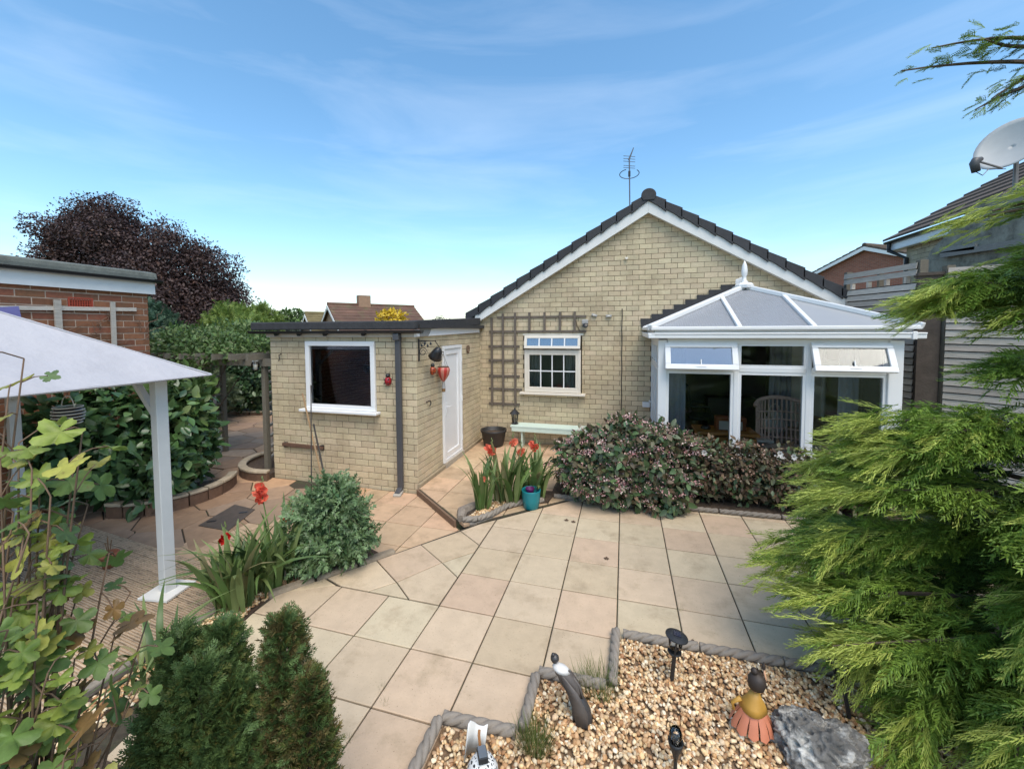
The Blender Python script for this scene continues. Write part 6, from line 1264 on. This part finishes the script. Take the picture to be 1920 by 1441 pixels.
for (u, v) in ((1462, 850), (1488, 856), (1320, 848), (1520, 850)):
    p = ony(u, v, 5.76); wf = thing('white_rose', 'white rose bloom in the brown hedge, %s' % {1462: 'the larger one near its right end', 1488: 'just right of the larger bloom', 1320: 'alone towards its left end', 1520: 'furthest to the right'}[u], 'flower', tuple(p), 'white roses')
    for k in range(7): a = 2*PI*k/7; b = B(); b.add([tuple(p+Vector((math.cos(a)*r_*math.cos(q)-math.sin(a)*w_, -.01-r_*.25+.02*math.sin(k), math.sin(a)*r_*math.cos(q)+math.cos(a)*w_))) for r_, w_, q in ((.004, 0, 0), (.024, -.014, .2), (.04, 0, 0), (.024, .014, .2))], [(0, 1, 2, 3)]); b.build('petal', pbr('white_petal', (.75, .74, .70), .6, .05, 10, 0, transl=.2), wf)
    b = B(); b.tube([p+Vector((0, .01, 0)), p+Vector((.02, .12, -.25)), (p.x, 5.97, .04)], .005, 5); b.build('stem', M_mg, wf)

# silver-leaved potted plant and canes
pb_ = onz(625, 1070, LOW); fpz = thing('tomato_pot', 'dark plastic pot under the bushy grey-green plant', 'plant pot', tuple(pb_)); b = B(); b.lathe([(.13, 0), (.16, .22), (.17, .25), (.155, .25), (.145, .2)], pb_, 22); b.build('pot', pbr('brown_pot', (.10, .075, .04), .6, .2, 12), fpz, True); b = B(); b.lathe([(.148, .20), (0, .21)], pb_, 14); b.build('soil', M_soil, fpz)
tb = [(pb_.x, pb_.y, .30, .30, .30, .30), (pb_.x+.02, pb_.y, .52, .26, .26, .28), (pb_.x-.22, pb_.y+.05, .38, .24, .24, .26), (pb_.x+.20, pb_.y, .30, .20, .22, .24), (pb_.x, pb_.y, .72, .16, .16, .16), (pb_.x-.12, pb_.y-.16, .18, .26, .2, .16)]
SP2 = spray(4, .8, 1, 11, .2, .15, thin=True)
tm = thing('feathery_plant', 'bushy grey-green feathery plant growing in the dark pot', 'plant', (pb_.x, pb_.y, pb_.z+.2)); leaves('foliage', tm, tb, 1500, SP2, .09, .18, leafmat('silver_green_leaf', [(.12, .20, .075), (.18, .27, .12), (.08, .15, .05), (.26, .33, .19)], .55, .2, .3), .5, .6, shell=.5, zmin=LOW+.05)
leaves('outer_wisps', tm, [(b_[0], b_[1], b_[2], b_[3]*1.22, b_[4]*1.22, b_[5]*1.22) for b_ in tb], 330, SP2, .10, .20, MATS['silver_green_leaf'], .7, .4, up_w=.3, shell=.8, zmin=.1)
leaves('broad_leaves', tm, tb, 700, OVAL, .05, .09, leafmat('tomato_leaf', [(.06, .13, .05), (.09, .18, .07), (.045, .10, .04)], .5, .2, .25), .5, .6, shell=.6, zmin=LOW+.03, down=.3)
for k in range(14): a = 2*PI*k/14; b = B(); b.tube([(pb_.x, pb_.y, pb_.z+.2), (pb_.x+.12*math.cos(a), pb_.y+.12*math.sin(a), .4), (pb_.x+.28*math.cos(a), pb_.y+.28*math.sin(a), .5+.2*math.sin(k*2))], [.008, .006, .003], 5); b.build('stem', M_mg, tm)
for k in range(9):
    a = R(-60+k*22); b = B(); ln_ = .42+.1*math.sin(k*3); q0 = Vector((pb_.x, pb_.y, .5)); q1 = q0+Vector((math.cos(a)*ln_, math.sin(a)*ln_*.8, .02*k-.05)); b.tube([q0, q0.lerp(q1, .5)+Vector((0, 0, .08)), q1], [.005, .004, .002], 5); b.build('wispy_stem', pbr('wisp', (.10, .10, .05), .8), tm)
M_bam = pbr('bamboo', srgb(150, 120, 84), .5, .2, 20, .1, 60); M_dkc = pbr('dark_cane', (.045, .035, .025), .5, .2, 20)
for (u, v, mt, lb_, du) in ((567, 737, M_bam, 'pale bamboo cane leaning left out of the feathery plant', 606), (583, 722, M_dkc, 'thin dark upright cane left of the pale cane', 584), (588, 795, M_dkc, 'thick dark cane crossing the pale bamboo', 611)):
    e = atd(u, v, 4.75); st = atd(du, 905, 4.45); b = B(); n_ = 9; rr = .009 if mt is M_bam or u == 588 else .006; b.tube([tuple((st+(st-e)*.35).lerp(e, k/n_)) for k in range(n_+1)], [rr*(1.18 if k % 2 else 1) for k in range(n_+1)], 7); tag(b.build('garden_cane', mt), lb_, 'cane', 'garden canes')

# gladioli: each sword leaf, stem and floret a part
M_gl = [leafmat('glad_leaf_%d' % k, c_, .4, .25, .15, island=False) for k, c_ in enumerate(([(.14, .22, .065), (.11, .18, .05)], [(.23, .29, .11), (.18, .24, .08)], [(.08, .14, .05), (.11, .17, .055)], [(.36, .31, .16), (.28, .26, .12)]))]
def sword(ln, bend, wd, side):
    b = B(); n = 7
    for i in range(n+1):
        t = i/n; y = ln*bend*t*t*t*.9; z = ln*(t-.32*bend*t**3); w_ = wd*(1-t**2.2)*(.45+.9*min(1, t*2.5)) + .0008
        b.v += [(-w_, y, z), (0, y-w_*.35, z), (w_, y, z)]
    b.f = [(i*3+j, i*3+j+1, i*3+j+4, i*3+j+3) for i in range(n) for j in range(2)]; return b
SW = [[sword(ln, bd, wd, 0).mesh('leaf', M_gl[k], True) for k in range(4)] for ln, bd, wd in ((.5, .15, .020), (.6, .3, .023), (.45, .6, .021), (.62, .85, .020), (.52, 1.1, .019))]
M_or = pbr('orange_petal', (.86, .20, .12), .5, .12, 30, .0, transl=.25); M_or2 = pbr('orange_petal_pale', (.90, .33, .20), .5, .12, 30, 0, transl=.25); M_rd = pbr('red_petal', (.62, .03, .02), .5, .1, 30, 0, transl=.2)
def petal_mesh(mat):
    b = B()
    for i in range(5):
        t = i/4; w_ = .019*math.sin(PI*(.12+.80*t))*1.15; y = .058*t; z = .018*t-.034*t*t*(1 if t > .5 else .5)
        b.v += [(-w_, y, z+.006), (0, y, z), (w_, y, z+.006)]
    b.f = [(i*3+j, i*3+j+1, i*3+j+4, i*3+j+3) for i in range(4) for j in range(2)]; return b.mesh('petal', mat, True)
PET = {m.name: petal_mesh(m) for m in (M_or, M_or2, M_rd)}
def floret(parent, p, d, mat, sc_=1.):
    e = Vector(d).normalized().to_track_quat('Y', 'Z').to_matrix().to_4x4()
    for k in range(6):
        o = link('petal', PET[mat.name], parent); o.matrix_parent_inverse = PINV[parent.name]
        o.matrix_basis = Matrix.Translation(p) @ e @ Matrix.Rotation(k*PI/3, 4, 'Y') @ Matrix.Rotation(.62+.2*(k % 2), 4, 'X') @ Matrix.Scale(sc_*random.uniform(.85, 1.15), 4)
def gladiolus(base, n, label, spread=.10, hs=1., flowers=(), bend=(0, 5), lean=0):
    t_ = thing('gladiolus', label, 'plant', tuple(base), 'gladiolus clumps')
    for k in range(n):
        a = random.uniform(0, 2*PI); r_ = spread*math.sqrt(random.random()); i = random.randrange(*bend); o = link('leaf', SW[i][random.choices(range(4), (4, 4, 3, 1))[0]], t_)
        o.matrix_parent_inverse = Matrix(); o.location = (r_*math.cos(a)*1.2, r_*math.sin(a), -.01); o.rotation_euler = (random.gauss(-.08, .10), random.gauss(lean, .12), a-PI/2+random.gauss(0, .7)); q = hs*random.uniform(.7, 1.15); o.scale = (q, q, q)
    for (p, mat, nf) in flowers:
        st = Vector(base)+Vector((random.uniform(-.04, .04), random.uniform(-.03, .03), 0)); mid = st.lerp(p, .6)+Vector((.01, 0, .03)); top = p+Vector((.01, .02, .13)); b = B(); b.tube([st, mid, p, top], [.007, .006, .005, .002], 6); b.build('flower_stem', M_gl[0], t_, True)
        toc = (Vector(EYE)-p).normalized()
        for k in range(nf): ang = Vector((math.sin(k*2.4)*.8, 0, .15)); floret(t_, p+Vector((.012*math.sin(k*2.4), -.01, (k-nf/2)*.034)), toc*.7+ang, mat, random.uniform(1.15, 1.5))
        for k in range(4): b = B(); b.lathe([(0, 0), (.008, .012), (.005, .03), (0, .042)], p.lerp(top, .35+.2*k)+Vector((.008*(-1)**k, -.005, 0)), 6); b.build('bud', M_gl[1], t_)
    return t_
g1 = onz(455, 1128, -.04)
gladiolus(onz(437, 1140, -.045), 56, 'gladiolus clump with one scarlet bud spike beside the deck', .15, 1.4, [(atd(420, 1008, 3.95), M_rd, 2)], bend=(0, 3))
gladiolus(onz(512, 1096, -.045), 54, 'gladiolus clump with a big coral bloom left of the potted plant', .15, 1.35, [(atd(490, 922, 4.05), M_or, 5), (atd(541, 966, 4.25), M_or2, 2)], lean=.12, bend=(0, 4))
gladiolus(onz(478, 1118, -.045), 26, 'low arching gladiolus leaves between the two flowering clumps by the deck', .13, 1.15, bend=(1, 5))
gladiolus(onz(285, 1262, -.045), 30, 'dark strap-leaved clump lying over the kerb by the dwarf conifers', .14, .85, bend=(2, 5))
gladiolus(Vector((-1.80, 4.95, .02)), 24, 'slim dark gladiolus clump at the front tip of its bed', .09, 1.25, [(ony(907, 896, 4.95), M_or2, 1)], bend=(0, 2))
gladiolus(Vector((-1.55, 5.25, .02)), 46, 'tall gladiolus clump with coral spike in the middle of the bed', .14, 1.5, [(ony(921, 842, 5.2), M_or, 3)], bend=(0, 3))
gladiolus(Vector((-1.25, 5.50, .02)), 46, 'gladiolus clump with coral blooms right behind the teal pot', .16, 1.4, [(ony(961, 828, 5.5), M_or2, 2), (ony(976, 845, 5.5), M_or2, 2), (ony(1002, 834, 5.45), M_or, 3)], bend=(0, 4))

# grass tufts
def tuft(c, n, h_, spread, label, lean=(0, 0), mat=None):
    m = n; tpl = T([(-.010, 0, 0), (.010, 0, 0), (.008, .45, .02), (-.008, .45, .02), (0, 1, -.10)], [(0, 1, 2, 3), (3, 2, 4)])
    a = RNG.uniform(0, 2*PI, m); r_ = spread*np.sqrt(RNG.random(m)); pos = np.stack([c[0]+r_*np.cos(a), c[1]+r_*np.sin(a)*.7, np.full(m, c[2])], 1)
    d = np.stack([np.cos(a)*.35+RNG.normal(lean[0], .25, m), np.sin(a)*.3+RNG.normal(lean[1], .2, m), np.ones(m)], 1)
    A = frames(d, np.stack([np.cos(a), np.sin(a), np.zeros(m)], 1))*(h_*RNG.uniform(.3, 1.1, m))[:, None, None]
    t_ = thing('grass_tuft', label, 'grass', tuple(c)); bigmesh('blades', tpl[0], tpl[1], A, pos, mat or leafmat('grass_blade', [(.06, .12, .02), (.10, .16, .03), (.30, .26, .12), (.08, .13, .02)], .5, .25, .2), t_, kind='stuff'); return t_
p = onz(1003, 1405); tuft((p.x, p.y, 0), 420, .20, .085, 'green grass tuft growing at the rope edging corner left of the figurine')
p = onz(1130, 1298); tuft((p.x-.03, p.y, 0), 300, .20, .14, 'pale grass tuft behind the dark figurine', (-.15, .1))
for (u, v, lb_) in ((717, 1290, 'tiny weed in the slab joint nearest the dwarf conifer'), (722, 1318, 'second tiny weed just below it in the slab joint'), (655, 1385, 'thin weed between slabs right of the dwarf conifer'), (1273, 1143, 'small weed in the slab joint behind the gravel bed')):
    p = onz(u, v); tuft((p.x, p.y, -.01), 36, .055, .03, lb_)

# dwarf conifers at the front
SP3 = spray(6, .55, 2, 21, .0, .075, thin=True); SP3b = spray(5, .7, 2, 22, .1, .08, thin=True)
def dwarf(name, label, spires, n, mats, s0=.05, s1=.095):
    bx = sum(s_[0] for s_ in spires)/len(spires); by = sum(s_[1] for s_ in spires)/len(spires); t_ = thing(name, label, 'conifer', (bx, by, .02), 'dwarf conifers')
    for k, (mt, frac, inn) in enumerate(mats):
        P_ = []; D_ = []
        for (x, y, zt_, r_) in spires:
            m = int(n*frac/len(spires)); f_ = RNG.random(m)**.75; z = .02+f_*(zt_-.02); a = RNG.uniform(0, 2*PI, m)
            rr = r_*np.sqrt(np.maximum(0, 1-f_**2.6))*(inn+(1.03-inn)*RNG.random(m)**.6)*(1+.16*np.sin(a*3+z*11)+.10*np.sin(a*7+z*23))
            P_.append(np.stack([x+rr*np.cos(a), y+rr*np.sin(a), z], 1)); D_.append(np.stack([np.cos(a)*.55, np.sin(a)*.55, np.full(m, .75)], 1)+RNG.normal(0, .22, (m, 3)))
        P_, D_ = np.concatenate(P_), np.concatenate(D_); tpl = SP3 if k != 1 else SP3b
        A = frames(D_, roll=RNG.uniform(-1.5, 1.5, len(P_)))*RNG.uniform(s0, s1, len(P_))[:, None, None]; bigmesh('foliage', tpl[0], tpl[1], A, P_, mt, t_)
    for (x, y, zt_, r_) in spires: b = B(); b.tube([(bx, by, 0), (x, y, zt_*.4), (x, y, zt_*.92)], [.03, .02, .005], 6); b.build('stem', M_bark, t_)
M_c1 = leafmat('cypress_green', [(.078, .130, .040), (.112, .178, .052), (.09, .148, .05)], .55, .12, .2); M_c2 = leafmat('cypress_gold', [(.11, .13, .028), (.07, .10, .025), (.15, .14, .04)], .55, .15, .2); M_c3 = leafmat('cypress_bronze', [(.14, .10, .038), (.17, .14, .05), (.085, .09, .032)], .6, .12, .25)
def spire(u, v, d, r_): p = atd(u, v, d); return (p.x, p.y, p.z-.07, r_*.88)
dwarf('dwarf_conifer', 'broad dark green dwarf conifer with several tips at the bottom left', [spire(338, 1165, 1.72, .12), spire(415, 1150, 1.76, .11), spire(372, 1215, 1.64, .17), spire(305, 1290, 1.62, .14), spire(432, 1255, 1.68, .12)], 5200, [(M_c1, .72, .55), (M_c2, .22, .9), (M_c1, .3, .2)])
dwarf('dwarf_conifer', 'narrow bronze-tinged dwarf conifer right of the broad green one', [spire(530, 1140, 1.80, .105), spire(575, 1245, 1.76, .095), spire(525, 1235, 1.76, .10)], 4200, [(M_c1, .42, .5), (M_c3, .48, .75), (M_c2, .16, .9)])

# big feathery conifer at the right
TX, TY = 2.68, 3.25
cf = thing('feathery_conifer', 'big bright green feathery conifer filling the right foreground', 'conifer', (TX, TY, .02))
b = B(); b.tube([(TX, TY, 0), (TX+.03, TY, 1.5), (TX+.05, TY+.03, 3.2), (TX+.06, TY+.05, 5.0)], [.13, .10, .07, .03], 10); b.build('trunk', M_bark, cf, True)
zs = np.array([.05, .35, .8, 1.15, 1.6, 1.95, 2.12, 2.4, 2.7, 2.82, 3.0]); rs_ = np.array([.95, 1.30, 1.55, 1.42, 1.25, 1.05, .60, .50, .66, .66, .4])
SPR = [spray(10, .50, 2, 31+k, .30, .040, curl=.12*(k-1), thin=True) for k in range(3)]
bp_pts = {0: [], 1: [], 2: []}; bmesh_ = B()
def bough(z0, az, ln, rise, dens, base=None, droop=.28, tipmix=.35, spread=1., smax=.27):
    st = Vector(base) if base else Vector((TX, TY, z0)); d = Vector((math.cos(az), math.sin(az), 0)); sd2 = Vector((-d.y, d.x, 0)); pts_ = []
    wob = random.uniform(-.12, .12)
    for i in range(9): t = i/8; pts_.append(st+d*ln*t+sd2*wob*math.sin(t*3)*ln+Vector((0, 0, ln*(rise*t-droop*t*t))))
    bmesh_.tube(pts_, [.018*(1-.85*i/8)+.002 for i in range(9)], 5)
    for k in range(dens):
        t = .18+.82*(random.random()**.75); f_ = t*8; i = min(7, int(f_)); p = pts_[i].lerp(pts_[i+1], f_-i); tang = (pts_[i+1]-pts_[i]).normalized()
        s = random.choice((-1, 1)); side = random.uniform(.15, 1.0)*(1.15-t*.55)*spread
        dr = tang+sd2*s*side+Vector((0, 0, random.gauss(.05, .22))); off = sd2*s*random.random()*.10*spread*(1.2-t)+Vector((0, 0, random.gauss(0, .045)))
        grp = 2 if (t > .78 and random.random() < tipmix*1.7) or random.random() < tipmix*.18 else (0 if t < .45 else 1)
        bp_pts[grp].append((p+off, dr, random.uniform(.11, smax)))
random.seed(21)
for k in range(150):
    z = random.uniform(.02, 3.0); r_ = float(np.interp(z, zs, rs_)); az = random.uniform(0, 2*PI)
    towards = max(0, math.cos(az-math.atan2(-1, -1)))
    if towards < .15 and random.random() < .6: continue
    if z > 1.9 and random.random() < .62: continue
    lvl = .5+.5*math.sin(z*11+az*1.5)
    bough(z-.12*r_, az, r_*(.70+.28*lvl)*random.uniform(.85, 1.04), random.uniform(.18, .38), int((56+64*r_)*(.6 if z > 1.9 else 1)), tipmix=.22)
for z, az, ln in ((.80, 183, 1.62), (.72, 190, 1.6), (.62, 200, 1.6), (.85, 176, 1.55), (1.05, 188, 1.40), (1.30, 180, 1.36), (1.42, 190, 1.38), (1.48, 176, 1.30), (1.70, 182, 1.15), (1.72, 194, 1.20), (1.82, 186, 1.26), (.45, 196, 1.35), (.35, 185, 1.30), (2.64, 180, .82), (2.70, 192, .85)):
    bough(z-.10, R(az), ln, .30, 130, tipmix=.45)
for k in range(16): bough(random.uniform(.05, .5), R(random.uniform(196, 262)), random.uniform(1.1, 1.5), random.uniform(.15, .35), 85, tipmix=.25)
for k in range(26): bough(random.uniform(.25, 1.65), R(random.uniform(222, 285)), random.uniform(.75, 1.25), random.uniform(.2, .4), 85, tipmix=.3)
for k in range(24): bough(random.uniform(2.3, 4.9), R(random.uniform(-85, 20)), random.uniform(.5, .85), random.uniform(.1, .35), 42, tipmix=.2)
for z, az, ln in ((3.10, 195, .62), (3.16, 215, .7), (3.08, 178, .60)): bough(z, R(az), ln, .25, 30, tipmix=.6, smax=.22)
for (u, v, d0, u2, v2) in ((2010, 120, 3.0, 1690, 133), (2000, 90, 3.0, 1745, 92), (2010, 130, 3.0, 1830, 205), (2000, 110, 3.0, 1860, 185), (2000, 85, 2.9, 1850, 72)):      # high thin branches
    a, c = atd(u, v, d0), atd(u2, v2, d0-.1); d = c-a; bough(0, math.atan2(d.y, d.x), math.hypot(d.x, d.y), d.z/math.hypot(d.x, d.y)+.10, 20, base=a, droop=.10, tipmix=0, spread=.5, smax=.15)
b = B(); b.tube([(TX+.06, TY+.05, 4.2), tuple(atd(2010, 115, 3.0))], [.03, .02], 6); b.build('branch', M_bark, cf)
bmesh_.build('branches', M_bark, cf, kind='stuff')
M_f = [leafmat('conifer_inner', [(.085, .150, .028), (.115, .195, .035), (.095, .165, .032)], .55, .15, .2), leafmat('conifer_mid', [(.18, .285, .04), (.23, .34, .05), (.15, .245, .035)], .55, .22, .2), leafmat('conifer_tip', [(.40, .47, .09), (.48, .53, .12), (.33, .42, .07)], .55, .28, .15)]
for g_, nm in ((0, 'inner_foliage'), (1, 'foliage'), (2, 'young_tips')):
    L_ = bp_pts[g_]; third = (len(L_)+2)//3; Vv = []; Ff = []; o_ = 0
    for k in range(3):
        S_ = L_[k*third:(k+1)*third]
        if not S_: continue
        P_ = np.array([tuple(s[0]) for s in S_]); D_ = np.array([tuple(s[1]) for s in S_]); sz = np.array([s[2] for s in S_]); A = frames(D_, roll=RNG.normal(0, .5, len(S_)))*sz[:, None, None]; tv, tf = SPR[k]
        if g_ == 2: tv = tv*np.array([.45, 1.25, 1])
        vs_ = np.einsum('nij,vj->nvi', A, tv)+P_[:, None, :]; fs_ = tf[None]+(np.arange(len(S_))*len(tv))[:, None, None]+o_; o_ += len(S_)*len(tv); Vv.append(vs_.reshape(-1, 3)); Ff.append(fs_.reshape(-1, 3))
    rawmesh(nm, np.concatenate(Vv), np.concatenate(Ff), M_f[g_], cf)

# lobed-leaf shrub in the left foreground: each leaf a part
random.seed(5)
fs_ = thing('lobed_leaf_shrub', 'yellowing shrub with large lobed leaves in the left foreground', 'shrub', (-1.7, .6, .02))
LC = [pbr('lobed_leaf_%d' % k, c_[0], .5, .32, 28, .3, 60, rand=.18, col2=c_[1:], transl=.35, mcol=(.16, .10, .03), mscale=16, mlo=.60, mhi=.72, dist=.004) for k, c_ in enumerate(([(.20, .27, .05), (.27, .33, .06)], [(.12, .20, .045), (.16, .24, .06)], [(.38, .37, .07), (.32, .31, .07)], [(.24, .14, .05), (.30, .20, .085)], [(.075, .13, .04), (.10, .16, .055)]))]
LM = []
for k in range(5):
    for sd__ in range(3):
        v_, f_ = lobed(k*3+sd__); bb = B(); bb.v = list(v_); bb.f = list(f_); LM.append((k, bb.mesh('leaf', LC[k], True)))
roots = [Vector((q_.x, q_.y, .02)) for q_ in [atd(u, 1500, 1.2) for u in (-420, -260, -120, 10)]]
ends = [(45, 672, 1.75, 4, 9), (15, 745, 1.7, 1, 6), (155, 805, 1.7, 2, 8), (140, 855, 1.75, 0, 8), (60, 880, 1.6, 2, 8), (75, 905, 1.7, 0, 7), (25, 960, 1.6, 0, 9), (165, 945, 1.8, 1, 8), (95, 985, 1.65, 0, 9), (60, 1050, 1.6, 0, 9), (130, 1010, 1.7, 2, 6), (105, 1075, 1.7, 1, 9), (25, 1120, 1.55, 0, 10), (150, 1100, 1.8, 3, 7), (205, 1035, 1.85, 3, 6), (85, 1170, 1.6, 1, 10), (40, 1220, 1.55, 0, 10), (140, 1235, 1.7, 3, 8), (245, 1110, 1.9, 0, 4), (280, 1150, 1.95, 3, 6), (215, 1190, 1.85, 1, 6), (200, 1290, 1.7, 3, 8), (110, 1310, 1.55, 0, 10), (40, 1350, 1.5, 0, 11), (220, 1350, 1.7, 0, 9), (150, 1380, 1.55, 1, 9), (60, 1425, 1.5, 1, 10), (260, 1290, 1.8, 0, 6), (5, 1020, 1.5, 1, 8), (10, 1280, 1.5, 1, 8), (0, 860, 1.6, 2, 6), (35, 830, 1.7, 0, 7), (95, 930, 1.6, 2, 7), (55, 1000, 1.5, 1, 8), (70, 1130, 1.5, 0, 7), (20, 1400, 1.45, 0, 8), (90, 1260, 1.5, 0, 8), (15, 1180, 1.45, 2, 7), (120, 1420, 1.5, 0, 7)]
for (u, v, d, colr, nl) in ends:
    if u > 125 and v > 980: nl = max(3, nl-3)
    d *= .76; e = atd(u, v, d); r0 = min(roots, key=lambda q: (q-e).length+random.random()*.3); ctrl = Vector((r0.x*.6+e.x*.4, r0.y*.6+e.y*.4, e.z*.55)); pts_ = [r0.lerp(ctrl, t).lerp(ctrl.lerp(e, t), t) for t in [k/9 for k in range(10)]]
    b = B(); b.tube(pts_, [.0075-.0006*k for k in range(10)], 6); b.build('stem', pbr('shrub_stem', (.14, .085, .05), .8, .2, 20, .2, 60), fs_, True)
    nl = max(3, int(nl*.72))
    for k in range(nl):
        t = 1-.32*(k/nl)**1.2 if k else 1; f_ = t*9; i = min(8, int(f_)); p = pts_[i].lerp(pts_[i+1], f_-i)
        sd3 = Vector((random.gauss(0, 1), random.gauss(0, 1), random.gauss(.2, .5))).normalized(); pe = p+sd3*random.uniform(.03, .10); b = B(); b.tube([p, p.lerp(pe, .5)+Vector((0, 0, .008)), pe], .0022, 4, cap=False); b.build('leaf_stalk', MATS['shrub_stem'], fs_)
        kc = colr if random.random() < .55 else random.choice((0, 0, 2, 2, 3, 1, 1, 4)); me = random.choice([m for c_, m in LM if c_ == kc])
        fwdv = (sd3+Vector((0, 0, -.45))).normalized(); nv = (Vector((0, 0, 1))+Vector((random.gauss(0, .5), random.gauss(-.35, .5), 0))).normalized(); sx_ = fwdv.cross(nv).normalized(); nz_ = sx_.cross(fwdv)
        s_l = random.uniform(.055, .105)*(.75 if colr == 4 else 1); o = link('leaf', me, fs_); o.matrix_parent_inverse = PINV[fs_.name]; o.matrix_basis = Matrix.Translation(pe) @ Matrix((sx_, fwdv, nz_)).transposed().to_4x4() @ Matrix.Scale(s_l, 4)
# fallen leaves and stone chips on the slabs
for (u, v, lb_) in ((1062, 975, 'dry brown leaf lying on the slab below the pink shrub'), (1075, 978, 'second dry leaf beside it on the slab'), (1137, 1047, 'small dry leaf on the pale slab in mid patio'), (1300, 1205, 'dark dry leaf on the slab behind the solar light')):
    p = onz(u, v, .006); b = B(); v_, f_ = lobed(9); b.v = [(p.x+x*.05, p.y+y*.05, p.z+abs(z)*.04) for x, y, z in v_]; b.f = f_; tag(b.build('fallen_leaf', pbr('dead_leaf', (.10, .06, .035), .9, .2, 30)), lb_, 'leaf', 'fallen leaves')
b = B(); p = onz(935, 1358, .012); v_, f_ = ico(1); b.v = [(p.x+q.x*.018, p.y+q.y*.012, p.z+q.z*.012) for q in v_]; b.f = f_; tag(b.build('stone_chip', pbr('chip', (.10, .08, .06), .8, .2, 30)), 'single dark pebble on the slab above the rope edging', 'stone')
